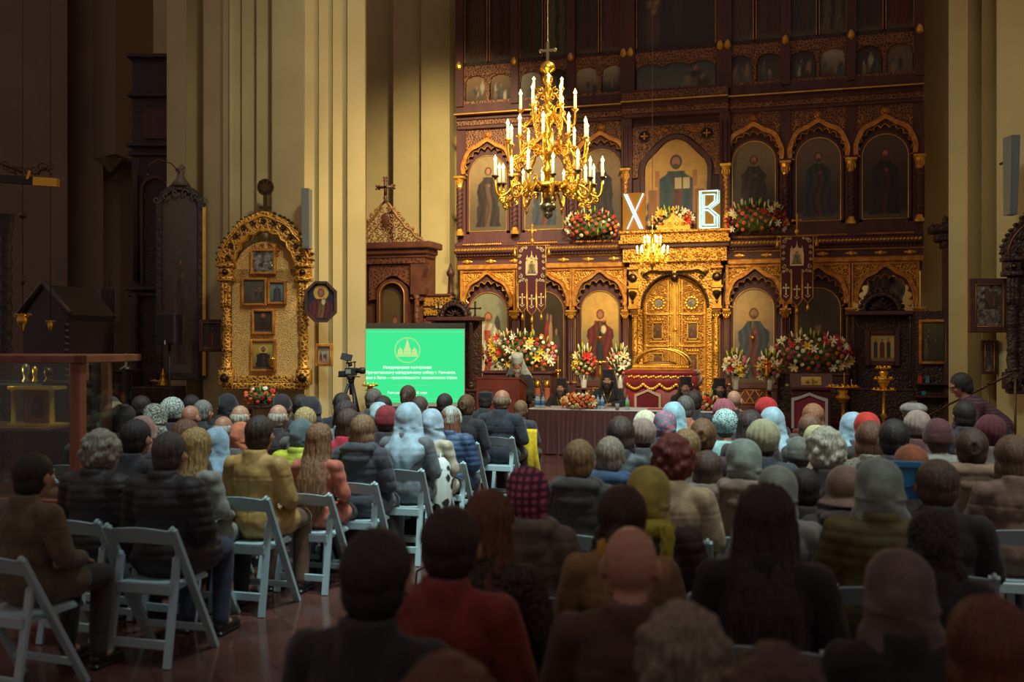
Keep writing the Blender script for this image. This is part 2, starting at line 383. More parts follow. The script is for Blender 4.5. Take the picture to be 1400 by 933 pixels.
def arch_bay(cu, cz, hw, u0, u1, ztop, zlow, R1b, tip, name, nl=9, span=CARVED, gold=GOLDO, zend=105, r2=.64, edge=GOLD):
    R2 = lambda t: r2 + .045*math.sin(min(abs(t),PI/2)*2)**2 + (tip-r2)*math.exp(-(abs(t)/.30)**1.3) + .010*math.cos(t*9)
    R1 = lambda t: R1b - .045 + .055*abs(math.cos(t*nl/2*1.0*PI/ math.radians(2*zend) ))*1.0
    R1 = lambda t: R1b - .06 + .08*abs(math.cos(PI*nl*t/(2*math.radians(zend))))**.8
    n = 54
    e = 92
    A = arc(cu, cz, R2, -e, e, n); B = [rayrect(cu, cz, math.radians(-e+2*e*i/n), u0, u1, ztop, zlow) for i in range(n+1)]
    m_ = MB(); m_.strip(A, B, -.03, .06); o = P('arch_spandrel', m_, span, label='carved spandrel around ' + name)
    c = MB()
    for sg in (-1, 1):
        for (du, dz, r, h) in ((.55,.60,.085,1),(.42,.68,.055,-1),(.60,.46,.05,-1)):
            if cz+dz < ztop-.03: curl(c, cu+sg*du, min(cz+dz, ztop-r-.02), -.04, r, h*sg, PI/2)
    P('scrollwork', c, edge if span is GILTC else GOLDO, o)
    m_ = MB(); i2 = arc(cu, cz, lambda t: R2(t)-.075, -e-4, e+4, n); A2 = arc(cu, cz, R2, -e-4, e+4, n)
    m_.strip(i2, A2, -.12, .0)
    for q in (A2, i2): m_.tube([(x, -.125, z) for x, z in q], .012, 4)
    P('ogee_arch', m_, gold)
    m_ = MB(); q1 = arc(cu, cz, R1, -zend, zend, 108); q2 = arc(cu, cz, lambda t: R2(t)-.07, -zend, zend, 108)
    m_.strip(q1, q2, -.05, .03); o = P('arch_panel', m_, WOODD)
    m_ = MB(); m_.tube([(x, -.055, z) for x, z in q1], .011, 4); P('scalloped_edge', m_, edge, o)
def column1(u, wide=1., mt=WOODD, gold=False):
    c = MB(); c.box(u-.11*wide, u+.11*wide, -.16, .05, .34, .9, bev=.02); c.box(u-.085*wide, u+.085*wide, -.08, .05, .9, 2.4)
    o = P('column', c, mt)
    s_ = MB()
    for d in ((0,) if gold else (-.05, 0, .05)):
        r = .062 if gold else .028
        s_.lathe([(r*1.5,.88),(r*1.5,.93),(r,.97),(r,1.6),(r*1.15,1.62),(r,1.64),(r,2.34)], (u+d*wide, -.13 - (.02 if d == 0 else 0), 0), 10)
    P('shaft', s_, GILTC if gold else WOODD, o, True)
    s_ = MB()
    for d in (-.082, .082): s_.box(u+d*wide-.006, u+d*wide+.006, -.095, -.08, .95, 2.35)
    s_.box(u-.12*wide, u+.12*wide, -.17, .0, .9, .94); s_.box(u-.1, u+.1, -.17, -.02, .36, .4)
    P('gilded_line', s_, GOLD, o)
    k = MB(); k.lathe([(.04,2.34),(.07,2.36),(.05,2.40),(.085,2.46),(.10,2.50)], (u, -.13, 0), 10); k.box(u-.12*wide, u+.12*wide, -.23, 0, 2.5, 2.55, bev=.01)
    for d in (-.085, .085): curl(k, u+d*wide, 2.46, -.2, .035, 1 if d > 0 else -1, -PI/2, 1.2, .012)
    for d in (-.05, 0, .05): k.ell((u+d, -.2, 2.40), (.02,.02,.035), 6, 4)
    P('capital', k, GOLD, o, False)
COLS = [-4.98, -3.65, -2.33, 2.33, 3.65, 4.98]
# backing and base
bk = MB()
bk.box(-5.06, -.8, .05, .35, .34, 2.4); bk.box(.8, 3.66, .05, .35, .34, 2.4); bk.box(3.66, 5.06, .05, .35, .34, 1.2)
bk.box(-5.06, 3.66, .1, .35, 2.4, 3.6); bk.box(3.66, 5.06, .05, .3, 3.32, 3.6)
bk.box(-5.06, 5.06, .05, .35, 3.6, 11.6)
P('carcass', bk, WOODD)
d = MB()
for sg in (-1, 1):
    d.box(sg*1.15, sg*5.06, -.1, .05, .34, .46, bev=.01); d.box(sg*1.15, sg*5.06, -.06, .05, .82, .90, bev=.01)
P('base_moulding', d, WOODD)
for u in (-4.33, -2.99, -1.69, 1.69, 2.99, 4.33):
    q = MB(); q.box(u-.45, u+.45, -.03, .05, .47, .82)
    o = P('base_panel', q, WOODD); q = MB()
    for k in (-.3, -.1, .1, .3):
        q.bar((u+k-.08, -.04, .52), (u+k+.08, -.04, .78), .022); q.bar((u+k+.08, -.04, .52), (u+k-.08, -.04, .78), .022)
    q.box(u-.42, u+.42, -.045, -.03, .50, .515); q.box(u-.42, u+.42, -.045, -.03, .785, .8); P('lattice', q, GOLDO, o)
for u in COLS: column1(u)
for sg in (-1, 1): column1(sg*1.1, .7); column1(sg*.88, .9, gold=True)
# lower row icons: (u, half width, painter)
G = (150,140,110)
row1 = {
 -4.33: ('standing winged figure in white and red', .46, figure((128,128,104),(120,124,100),(206,196,170),(176,60,48), 2.1/.92*1., wings=(70,60,60), hair=(110,70,40), seed=1, ht=.78, w=1.1)),
 -2.99: ('dim group scene with a mother and children', .46, scene_fn((60,48,36),(58,40,34),[(150,60,50),(180,150,110),(90,80,60),(160,110,70)], 5)),
 -1.69: ('standing mother in dark red holding a child', .42, figure((196,158,84),(112,116,92),(124,48,44),(40,56,66), 2.1/.84, glow=.8, hood=True, child=True, seed=3, ht=.80, w=1.15)),
 1.67: ('standing bearded figure in grey blue robe blessing', .42, figure((176,150,112),(104,100,92),(72,84,96),(128,60,56), 2.1/.84, glow=.5, hair=(84,60,46), seed=4, ht=.80, w=1.25)),
 2.99: ('dark icon half hidden by the church banner', .46, scene_fn((96,84,70),(64,50,44),[(150,140,130),(80,60,50),(120,90,60)], 9)),
}
for u, (lb, hw, fn) in row1.items():
    H = 2.1; f = MB()
    f.box(u-hw-.05, u-hw, -.035, .05, .92, 2.98-hw); f.box(u+hw, u+hw+.05, -.035, .05, .92, 2.98-hw); f.box(u-hw-.05, u+hw+.05, -.035, .05, .90, .95)
    f.strip(arc(u, 2.98-hw, hw, -90, 90, 24), arc(u, 2.98-hw, hw+.05, -90, 90, 24), -.035, .05)
    fr = P('icon_frame', f, WOODD); fr['label'] = 'frame of the ' + lb
    g = MB(); g.tube([(u-hw, -.04, .94)] + [(x, -.04, z) for x, z in arc(u, 2.98-hw, hw, -90, 90, 24)] + [(u+hw, -.04, .94)], .010, 4); P('gilded_line', g, GOLD, fr)
    o = link('painting', painted(2*hw, H-.06, fn, 52, arch=True), PAINT, fr, (u, -.02 if True else 0, .92)); o['label'] = lb
# last bay on the right is open: the wall and a draped cloth show through
for cu in (-4.33, -2.99, -1.69, 1.69, 2.99, 4.33):
    u0 = {1.69:1.14, -1.69:-2.27, 2.99:2.38, -2.99:-3.6, 4.33:3.7, -4.33:-4.93}[cu]; u1 = {1.69:2.27, -1.69:-1.14, 2.99:3.6, -2.99:-2.38, 4.33:4.93, -4.33:-3.7}[cu]
    arch_bay(cu, 2.70, .45, u0, u1, 3.46, 2.56, .52, .77, 'a lower icon', 11, span=GILTC, r2=.61, gold=GOLDO)
    q = MB(); q.box(u0-.06, u0, -.1, .05, 2.56, 3.5); q.box(u1, u1+.06, -.1, .05, 2.56, 3.5)
    q.box(u0+.0, u1, -.08, .05, 3.45, 3.5); P('arch_border', q, GOLDO)
# entablature of the lower row
for (a, b_) in ((-5.06, -1.12), (1.12, 5.06)):
    q = MB(); q.box(a, b_, -.14, .05, 3.5, 3.62, bev=.02); q.box(a, b_, -.14, .05, 3.76, 3.80, bev=.01); P('entablature', q, GOLDO)
    q = MB(); q.box(a, b_, -.11, .05, 3.62, 3.76); o = P('frieze', q, WOODD); q = MB(); n = 6
    for i in range(n+1):
        u = a+.25+(b_-a-.5)*i/n
        q.ell((u, -.125, 3.69), (.13,.02,.035), 8, 6); q.ell((u, -.135, 3.69), (.055,.025,.05), 8, 6)
    P('frieze_boss', q, GOLD, o)
    q = MB(); q.box(a-.02, b_, -.30, .05, 3.86, 4.02, bev=.03); q.box(a, b_, -.2, .05, 3.80, 3.86); q.box(a-.02, b_, -.24, .05, 4.02, 4.12, bev=.02); q.box(a, b_, -.05, .05, 4.12, 4.34)
    for i in range(int((b_-a)/.07)): q.box(a+.03+i*.07, a+.07+i*.07, -.24, -.2, 3.81, 3.86)
    o = P('cornice', q, WOODD)
    q = MB(); n = int((b_-a)/.075)
    for i in range(n):
        u = a+.03+i*.075; q.ell((u, -.31, 3.945), (.045,.03,.028), 6, 4, R=Matrix.Rotation(-.6, 3, 'Y'))
    P('rope_moulding', q, GOLD, o)
    q = MB(); w3 = (b_-a)/3
    for k in range(3):
        n2 = int((w3-.35)/.05)
        for i in range(n2): q.ell((a+w3*k+.2+i*.05, -.25, 4.075), (.03,.025,.022), 6, 4, R=Matrix.Rotation(.5, 3, 'Y'))
    P('bead_moulding', q, GOLDO, o)
# second row
COL2 = [-4.98, -3.65, -2.33, -1.09, 1.09, 2.33, 3.65, 4.98]
for u in COL2:
    q = MB(); q.box(u-.11, u+.11, -.06, .05, 4.3, 6.8); o = P('pilaster', q, WOODD)
    q = MB(); pts = []; turns = 9
    q.lathe([(.055,4.44),(.055,5.4)], (u, -.16, 0), 10)
    for s0 in range(2):
        q.tube([(u+.05*math.cos(a), -.16+.05*math.sin(a), 4.44+.96*i/72) for i in range(73) for a in [2*PI*turns*i/72/2+s0*PI]], .026, 5)
    P('twisted_shaft', q, WOODD if abs(u) > 1.2 else GOLDO, o)
    q = MB(); q.lathe([(.10,4.3),(.10,4.35),(.07,4.40),(.06,4.45)], (u, -.16, 0), 10); P('shaft_base', q, GOLD, o)
    q = MB(); q.lathe([(.055,5.39),(.075,5.43),(.07,5.5),(.11,5.62)], (u, -.16, 0), 8); q.box(u-.12, u+.12, -.28, -.02, 5.62, 5.68, bev=.01)
    for d_ in (-.07, -.02, .03, .08): q.ell((u+d_, -.24, 5.5), (.018,.02,.06), 6, 4)
    P('capital', q, GOLD, o)
row2 = {
 -4.33: ('standing nun in black habit', .45, figure((150,126,88),(92,80,62),(56,46,44),(104,80,66), 2.0, hood=True, seed=1, ht=.84, w=.95)),
 -2.99: ('dim standing figure in blue and red', .45, figure((132,112,84),(88,76,64),(60,70,84),(120,58,50), 2.0, seed=2, ht=.8, w=.95)),
 -1.67: ('standing monk in black', .45, figure((150,122,84),(92,78,62),(58,50,50),(70,56,50), 2.0, hood=True, seed=3, ht=.84, w=.95)),
 1.67: ('standing prince in white cape over dark armour', .45, figure((128,112,86),(70,62,58),(62,50,50),(58,52,56), 2.0, seed=4, ht=.82, hair=(70,50,36), w=.95)),
 3.0: ('standing apostle in blue green robe', .45, figure((110,90,68),(56,50,52),(52,62,72),(104,52,46), 2.0, seed=5, ht=.82, w=.95)),
 4.33: ('very dark standing figure holding a scroll', .45, figure((84,68,56),(48,42,42),(48,40,42),(86,44,40), 2.0, seed=6, ht=.82, w=.95)),
}
def fix_fn(f):       # the tall icons: the figure painter works in widths
    return f
for u, (lb, hw, fn) in row2.items():
    zt = 6.16
    f = MB(); f.box(u-hw-.06, u-hw, -.04, .05, 4.34, zt-hw); f.box(u+hw, u+hw+.06, -.04, .05, 4.34, zt-hw); f.box(u-hw-.06, u+hw+.06, -.04, .05, 4.32, 4.40)
    f.strip(arc(u, zt-hw, hw, -90, 90, 24), arc(u, zt-hw, hw+.06, -90, 90, 24), -.04, .05)
    fr = P('icon_frame', f, WOODD); fr['label'] = 'frame of the ' + lb
    g = MB(); g.tube([(u-hw, -.045, 4.40)] + [(x, -.045, z) for x, z in arc(u, zt-hw, hw, -90, 90, 24)] + [(u+hw, -.045, 4.40), (u-hw, -.045, 4.40)], .009, 4); P('gilded_line', g, GOLD, fr)
    o = link('painting', painted(2*hw, zt-4.4, fn, 48, arch=True), PAINT, fr, (u, -.025, 4.40)); o['label'] = lb
    u0, u1 = u-.60, u+.60
    arch_bay(u, 5.80, .45, u0, u1, 6.78, 5.66, .55, .74, 'an upper icon', 11, span=CARVED, r2=.62, gold=GOLDO, zend=100)
    q = MB(); boss(q, u, 6.64, -.04, .085); q.bar((u-.04,-.1,6.64),(u+.04,-.1,6.64),.02); q.bar((u,-.1,6.6),(u,-.1,6.68),.02); P('arch_rosette', q, GOLDO)
# enthroned centre icon
fn0 = figure((214,164,78),(196,150,84),(44,82,90),(132,56,46), 1.45, seed=8, ht=.80, book=True, hair=(64,46,34), seat=True, w=1.0, ground=(150,110,66))
def throne(x, y):
    X, Y = x, y*1.45
    c = fn0(x, y)
    base = (178,116,56)
    bgish = not (abs(X) < .26 and Y < 1.0)
    if bgish:
        for sg in (-1, 1):
            if abs(X-sg*.30) < .035 and .2 < Y < .92: c = base
            if abs(X-sg*.38) < .07 and .1 < Y < .62: c = (150,96,52)
            if abs(X-sg*.38) < .085 and .60 < Y < .64: c = (206,150,80)
    return c
zt = 6.31; hw = .68
def trefoil(t):
    return .60 + .10*math.exp(-(t/.45)**2) + .05*abs(math.sin(2*t))
f = MB(); A = [(-hw, 4.4), (-hw, 5.3)] + [(x, z) for x, z in arc(0, 5.58, lambda t: .68+.05*math.cos(4*t)*(1 if abs(t) < 1.2 else .3), -95, 95, 30)] + [(hw, 5.3), (hw, 4.4)]
Bq = [(x*1.13 if abs(x) > .3 else x*1.13, z+(.09 if i > 1 and i < len(A)-2 else 0)) for i, (x, z) in enumerate(A)]
f.strip(A, Bq, -.08, .05); f.box(-.76, .76, -.08, .05, 4.3, 4.42); fr = P('icon_frame', f, WOODD, label='frame of the enthroned centre icon')
o = link('painting', painted(1.36, 1.93, throne, 84, 118, arch=False, corner=0), PAINT, fr, (0, .0, 4.40)); o['label'] = 'enthroned bearded figure in blue with an open book'
me = o.data
for v in me.vertices:                      # follow the trefoil outline
    z_ = v.co.z + 4.40
    if z_ > 5.58:
        t = math.atan2(v.co.x, z_-5.58); R_ = .67+.05*math.cos(4*t)*(1 if abs(t) < 1.2 else .3); d_ = math.hypot(v.co.x, z_-5.58)
        if d_ > R_: v.co.x *= R_/d_; v.co.z = 5.58+(z_-5.58)*R_/d_-4.40
e = 96; m_ = MB(); A = arc(0, 5.58, lambda t: .80+.04*math.cos(4*t), -e, e, 40); B = [rayrect(0, 5.58, math.radians(-e+2*e*i/40), -.96, .96, 6.62, 5.4) for i in range(41)]
m_.strip(A, B, -.05, .05); o = P('arch_spandrel', m_, CARVED, label='carved spandrel with two round crosses over the centre icon')
m_ = MB()
for u in (-.68, .68):
    boss(m_, u, 6.38, -.06, .13)
P('round_cross', m_, WOODB, o); m_ = MB()
for u in (-.68, .68):
    m_.bar((u-.08,-.13,6.38),(u+.08,-.13,6.38),.022); m_.bar((u,-.13,6.3),(u,-.13,6.46),.022)
    for k in range(4): curl(m_, u*(.35+.12*k), 6.52-.02*k, -.07, .05, 1 if k % 2 else -1, 0)
P('scrollwork', m_, GOLDO, o)
# upper cornice
for (a, b_, dd) in ((-5.06, -1.15, 0), (-1.15, 1.15, .14), (1.15, 5.06, 0)):
    q = MB(); q.box(a, b_, -.12-dd, .05, 6.78, 6.86, bev=.01); q.box(a, b_, -.2-dd, .05, 6.98, 7.06); q.box(a, b_, -.34-dd, .05, 7.06, 7.12, bev=.01); q.box(a, b_, -.14-dd, .05, 7.12, 7.36)
    o = P('cornice', q, WOODD)
    q = MB(); q.box(a, b_, -.15-dd, .04, 6.86, 6.98)
    P('carved_band', q, CARVED, o)
    q = MB(); q.box(a, b_, -.355-dd, -.33-dd, 7.075, 7.10); P('gilded_line', q, GOLD, o)
    if dd:
        q = MB(); q.box(a, b_, -.24-dd, .0, 7.12, 7.30); o2 = P('carved_band', q, CARVED, o)
        q = MB(); q.box(a-.03, a+.2, -.2, .05, 4.3, 6.8); q.box(b_-.2, b_+.03, -.2, .05, 4.3, 6.8); P('centre_pier', q, WOODD)
        q = MB()
        for u in (-1.05, 1.05):
            for k in (-.05, .05): q.lathe([(.03, 5.7), (.03, 6.6)], (u+k, -.24, 0), 8)
        P('colonnette', q, WOODD)
# third row: small feast icons
FC = [(70,84,84),(120,96,74),(150,120,84),(60,50,50),(180,170,150)]
posts = [-4.98, -3.65, -2.33, -1.05, 1.05, 2.33, 3.65, 4.98]
for i in range(7):
    a, b_ = posts[i], posts[i+1]; mid = (a+b_)/2
    if i == 3: cs = [(0, .86)]
    else: cs = [(mid-.3, .25), (mid+.3, .25)]
    q = MB(); q.box(a, b_, -.1, .05, 8.02, 8.24); o = P('carved_band', q, CARVED)
    q = MB(); q.box(a+.08, b_-.08, -.12, .05, 7.36, 7.42); 
    if len(cs) == 2: q.box(mid-.035, mid+.035, -.1, .05, 7.4, 8.02)
    q.box(a+.06, a+.1, -.1, .05, 7.4, 8.02); q.box(b_-.1, b_-.06, -.1, .05, 7.4, 8.02); P('icon_frame', q, CARVED, o)
    for j, (c, hw) in enumerate(cs):
        k = random.Random(i*7+j); cc = FC[:]; k.shuffle(cc)
        p_ = link('painting', painted(2*hw, .6, scene_fn(cc[0], tuple(v*.6 for v in cc[1]), cc[2:], i*5+j), 24 if hw > .5 else 14, 12), PAINT, o, (c, -.02, 7.42))
        q = MB(); al = arc(c, 7.78, lambda t: hw*.96*(1 if hw < .5 else 1) + .03*abs(math.cos(3.5*t)), -90, 90, 28) if hw < .5 else [(c-hw+2*hw*s/28, 7.86+.12*abs(math.sin(PI*s/28*3))**.5) for s in range(29)]
        q.strip(al, [(c-hw-.03 + (2*hw+.06)*s/28, 8.04) for s in range(29)], -.08, .02); P('lobed_arch', q, CARVED, o)
for u in posts:
    wd = .16 if abs(u) < 2 else .09
    q = MB(); q.box(u-wd, u+wd, -.2, .05, 7.3, 11.6); o = P('upright', q, WOODD)
    q = MB()
    for k in ((-.08, .08) if abs(u) < 2 else (0,)): q.lathe([(.02,8.14),(.07,8.18),(.075,8.24),(.05,8.3),(.02,8.34)], (u+k, -.22, 0), 8)
    P('upright_capital', q, GOLD, o)
# fourth row: tall prophets, very dark
for i in range(7):
    a, b_ = posts[i], posts[i+1]; mid = (a+b_)/2
    cs = [(0, .86)] if i == 3 else [(mid-.3, .27), (mid+.3, .27)]
    q = MB()
    q.box(a+.08, b_-.08, -.06, .05, 8.24, 8.34)
    for c, hw in cs:
        q.box(c-hw-.02, c-hw, -.06, .03, 8.3, 11.6); q.box(c+hw, c+hw+.02, -.06, .03, 8.3, 11.6)
        q.strip(arc(c, 10.0, hw*.96, -90, 90, 16), [(c-hw+2*hw*s/16, 10.5) for s in range(17)], -.06, .02)
    o = P('icon_frame', q, GOLDO if False else WOODB); q = MB()
    for c, hw in cs: q.box(c-hw-.008, c-hw+.008, -.07, -.06, 8.34, 10.0); q.box(c+hw-.008, c+hw+.008, -.07, -.06, 8.34, 10.0)
    P('gilded_line', q, GOLDO, o)
    rb = [(104,70,52),(96,48,46),(70,66,56),(110,98,72),(84,54,50),(118,46,44),(60,56,60),(86,60,52)]
    for j, (c, hw) in enumerate(cs):
        col = rb[(i*2+j) % 8]
        if i == 3: fn = scene_fn((56,50,48),(50,46,44),[(86,64,50),(70,60,60)], 31)
        else: fn = figure((58,50,46),(54,50,46), col, tuple(v*.8 for v in rb[(i*2+j+3) % 8]), 4.0, seed=i+j, ht=.8, w=1.1, skin=(120,90,70))
        link('painting', painted(2*hw, 2.2, fn, 30 if hw > .5 else 16, 30), PAINT, o, (c, -.01, 8.34))

# royal doors and their golden portal
q = MB()
for sg in (-1, 1): q.box(sg*.70, sg*.80, -.28, .1, .34, 2.6); 
A = arc(0, 2.6, .70, -90, 90, 32); B = [rayrect(0, 2.6, math.radians(-90+180*i/32), -1.0, 1.0, 3.58, 2.6) for i in range(33)]
q.strip(A, B, -.26, .1); por = P('portal', q, GILTC, label='golden carved portal round the royal doors')
q = MB(); q.tube([(x, -.27, z) for x, z in arc(0, 2.6, .72, -92, 92, 40)], .028, 6)
for i in range(41):
    t = math.radians(-90+180*i/40); q.ell((.72*math.sin(t), -.3, 2.6+.72*math.cos(t)), (.02,.02,.02), 6, 4)
P('portal_bead', q, WOODB, por)
q = MB()
for sg in (-1, 1):
    q.box(sg*.80, sg*1.02, -.32, .0, 2.55, 2.62, bev=.01); q.box(sg*.82, sg*1.0, -.30, 0, 2.62, 3.3); q.box(sg*.78, sg*1.04, -.34, .0, 3.0, 3.06, bev=.01)
    q.box(sg*.78, sg*1.04, -.34, .0, 3.42, 3.47, bev=.01)
P('portal_pier', q, GOLD, por)
q = MB()
for sg in (-1, 1):
    boss(q, sg*.91, 3.24, -.31, .10); q.lathe([(.0,2.66),(.03,2.7),(.02,2.75),(.09,2.86),(.1,2.92),(.05,2.95)], (sg*.91, -.32, 0), 10)
    q.tube([(sg*.68, -.3, 3.30), (sg*.5, -.32, 3.38), (sg*.3, -.32, 3.36), (sg*.04, -.32, 3.36)], .028, 6)
    for k in range(3): curl(q, sg*(.68-.05*k), 3.34-.05*k, -.3, .06, sg, 0)
boss(q, 0, 3.24, -.3, .09)
P('portal_ornament', q, BRONZE, por)
q = MB(); q.box(-1.12, 1.12, -.36, .05, 3.58, 3.88); o = P('portal_frieze', q, GILTC)
c = MB()
for i in range(9):
    u = -.96+.24*i
    curl(c, u, 3.72, -.38, .075, 1 if i % 2 else -1, PI/2, 1.5, .018)
P('scrollwork', c, GOLD, o)
q = MB(); q.box(-1.18, 1.18, -.42, .05, 3.88, 3.97, bev=.015); P('portal_moulding', q, WOODD)
q = MB(); q.box(-1.2, 1.2, -.48, .05, 3.97, 4.06, bev=.015); q.box(-1.16, 1.16, -.44, .05, 4.06, 4.2); q.box(-1.2, 1.2, -.5, .05, 4.2, 4.26, bev=.01); P('portal_ledge', q, GILTC)
q = MB()                                 # little gilded crest in the middle of the ledge
q.prism([(-.36,4.26),(-.34,4.36),(-.22,4.36),(-.2,4.46),(-.1,4.5),(0,4.62),(.1,4.5),(.2,4.46),(.22,4.36),(.34,4.36),(.36,4.26)], -.48, -.44)
for k in (-.22, -.08, .08, .22): curl(q, k, 4.38, -.49, .06, 1 if k > 0 else -1, 0)
q.bar((0,-.46,4.6),(0,-.46,4.76),.025); q.bar((-.05,-.46,4.70),(.05,-.46,4.70),.025)
P('portal_crest', q, GOLD)
for sg in (-1, 1):
    lf = MB(); A = arc(0, 2.6, .69, 0, 90, 16); pts = [(0.012, .42)] + [(max(.012, x), z) for x, z in A] + [(.69, .42)]
    lf.prism([(sg*x, z) for x, z in pts], -.14, -.08)
    leaf = P('royal_door', lf, mat('door_gilding', (206,146,56), .45, .35, col2=(112,64,26), scale=26, kind='cells', bump=1.0, bscale=26, thr=(.03,.2)), label='golden leaf of the royal doors, ' + ('south' if sg > 0 else 'north'))
    q = MB()
    q.tube([(sg*.655, -.15, .46)] + [(sg*x, -.15, z) for x, z in arc(0, 2.6, .655, 90, 4, 14)], .018, 5)
    for u in (.05, .09, .15): q.box(sg*(u-.011), sg*(u+.011), -.17, -.14, .46, 3.24 if u < .1 else 3.18)
    q.box(sg*.62, sg*.64, -.17, -.14, .46, 2.7)
    for z in (1.05, 1.72, 2.42): 
        q.box(sg*.04, sg*.66, -.17, -.14, z, z+.045)
        for u in (.1, .62): q.ell((sg*u, -.17, z+.022), (.035,.02,.035), 8, 5)
        for (du, dz) in ((0,.05),(0,-.05),(.05,0),(-.05,0)): q.ell((sg*(.1+du), -.165, z+.022+dz), (.022,.018,.022), 6, 4)
    P('door_bars', q, GOLD, leaf)
    q = MB(); 
    for z0 in (1.12, 1.80): 
        q.box(sg*.20, sg*.56, -.165, -.14, z0+.02, z0+.06); q.box(sg*.26, sg*.285, -.18, -.14, z0+.08, z0+.46); q.box(sg*.50, sg*.475, -.18, -.14, z0+.08, z0+.46); q.box(sg*.26, sg*.50, -.18, -.14, z0+.08, z0+.11)
        q.box(sg*.24, sg*.52, -.18, -.14, z0+.44, z0+.47)
        for k in range(5): q.ell((sg*(.27+k*.055), -.165, z0+.52), (.022,.015,.03), 6, 4)
    for i in range(12):
        a = 2*PI*i/12; q.ell((sg*.36+.125*math.cos(a), -.155, 2.68+.125*math.sin(a)), (.035,.02,.035), 6, 4)
    for (u, z, r, h) in ((.3,3.0,.08,1),(.22,2.86,.05,-1),(.48,2.92,.05,1),(.55,2.7,.05,-1),(.2,2.55,.04,1),(.5,2.52,.04,-1),(.13,2.3,.05,1),(.13,1.95,.05,-1),(.60,2.3,.035,-1),(.60,1.95,.035,1),(.13,1.55,.05,1),(.13,1.2,.05,-1),(.60,1.55,.035,-1),(.60,1.2,.035,1),(.38,1.74+.62,.04,1),(.2,.62,.09,1),(.42,.62,.09,-1),(.56,.8,.06,1),(.3,.86,.06,-1)): curl(q, sg*u, z, -.15, r, sg*h, 0)
    P('door_relief', q, GOLD, leaf)
    for z0 in (1.12, 1.80):
        f_ = scene_fn((110,80,50),(70,44,36),[(96,44,40),(60,56,60),(140,110,80)], int(z0*10)+sg)
        link('painting', painted(.17, .32, f_, 8, 14, arch=True), PAINT, leaf, (sg*.38, -.17, z0+.11))
    q = MB(); q.lathe([(.085,0),(.085,.02),(.001,.025)], (sg*.36, -.15, 2.68), 16, ax='y')
    P('medallion', q, mat('medallion_paint', (150,140,130), .5, col2=(96,88,86), scale=16), leaf)
q = MB(); q.box(-.03, .03, -.2, -.14, .44, 3.26); q.ell((0, -.2, 2.1), (.05,.03,.05), 8, 6); P('door_astragal', q, GOLD)
# thing visible through the open bay: grey plastic sheet
q = MB(); vs = []
for j in range(13):
    for i in range(11):
        u = 4.05+.75*i/10; z = 3.35-1.05*j/12
        vs.append((IX+u+.12*math.sin(j*.5)-.16*(1-j/12), IY+.75+.08*math.sin(i*1.9+j*.7)+.05*math.sin(i*3.7), z-.12*math.sin(i*.9)))
q.add(vs, [(j*11+i, j*11+i+1, (j+1)*11+i+1, (j+1)*11+i) for j in range(12) for i in range(10)])
q.tube([(IX+3.9, IY+.82, 3.42), (IX+5.0, IY+.82, 3.30)], .02, 6)
q.tube([(IX+4.98, IY+.82, 0.34), (IX+4.98, IY+.82, 3.34)], .025, 6)
o = q.build('hanging_sheet', mat('grey_sheet', (128,126,124), .5), None, True); sol = o.modifiers.new('s', 'SOLIDIFY'); sol.thickness = .01
tag(o, 'crumpled pale grey sheet hanging behind the open arch of the icon screen', 'sheet')
# ---------------------------------------------------------------- big chandelier
BULB = emis('lit_bulb', (255,214,130), 9)
BULBOFF = mat('unlit_bulb', (210,140,60), .2)
CANDLE = mat('candle_sleeve', (250,232,190), .5, emit=.55)
def bulb_mesh(h=.18, r=.021, lit=True):
    q = MB(); q.lathe([(r,0),(r,h)], (0,0,0), 8); return q
def flame_mesh(h=.18, r=.025):
    q = MB(); q.lathe([(.006,h),(r*1.0,h+.03),(r*.9,h+.045),(r*.35,h+.075),(.001,h+.095)], (0,0,0), 8); return q
CAN_ME = bulb_mesh().mesh('candle', True); FLA_ME = flame_mesh().mesh('bulb', True)
def arm_mesh(R0, R1, drop, rise, th, n=16):
    q = MB(); pts = []
    for i in range(n+1):
        t = i/n; x = R0+(R1-R0)*math.sin(PI/2*t**.85); z = -drop*math.sin(PI*t**1.6) + .45*drop*math.sin(PI*min(1, t*2.6)) + rise*t**3
        pts.append((x, 0, z))
    q.tube(pts, th, 6)
    x1, z1 = pts[-1][0], pts[-1][2]
    for (t, r, h) in ((.25,.055,1),(.62,.05,-1),(.10,.05,-1),(.5,.035,1)):
        i = int(t*n); p = pts[i]
        cp = []
        for k in range(11):
            a = PI/2*h + h*2.6*PI*k/10; rr = r*(1-.75*k/10); cp.append((p[0]+rr*math.cos(a), 0, p[2]+h*r+rr*math.sin(a)*1.0-h*r*.0))
        q.tube(cp, th*.75, 5)
    return q, x1, z1
def drip(x, z, r=.055):
    q = MB(); q.lathe([(.012,-.05),(.02,-.02),(r,.0),(r*1.05,.012),(.02,.004),(.018,.03)], (x, 0, z), 12); return q
CH = spot(749, 240, 13.5)
ch = thing('chandelier', 'large tiered brass chandelier of candle bulbs hanging from a rod', 'chandelier', (CH.x, CH.y, 0))
zz = lambda py: EYE-(py-466.5)/FPX*13.5
q = MB(); q.tube([(0,0,zz(75)), (0,0,15.5)], .011, 8); P2 = lambda n_, mb, mt, par=ch, sm=True: mb.build(n_, mt, par, sm)
P2('rod', q, PEWTER)
q = MB(); q.bar((0,0,zz(84)),(0,0,zz(58)),.035); q.bar((-.09,0,zz(69)),(.09,0,zz(69)),.03); [q.ell(p, (.03,.03,.03), 6, 4) for p in ((-.1,0,zz(69)),(.1,0,zz(69)))]; P2('cross', q, PEWTER, ch, False)
q = MB(); prof = [(.001,zz(272)),(.05,zz(268))]
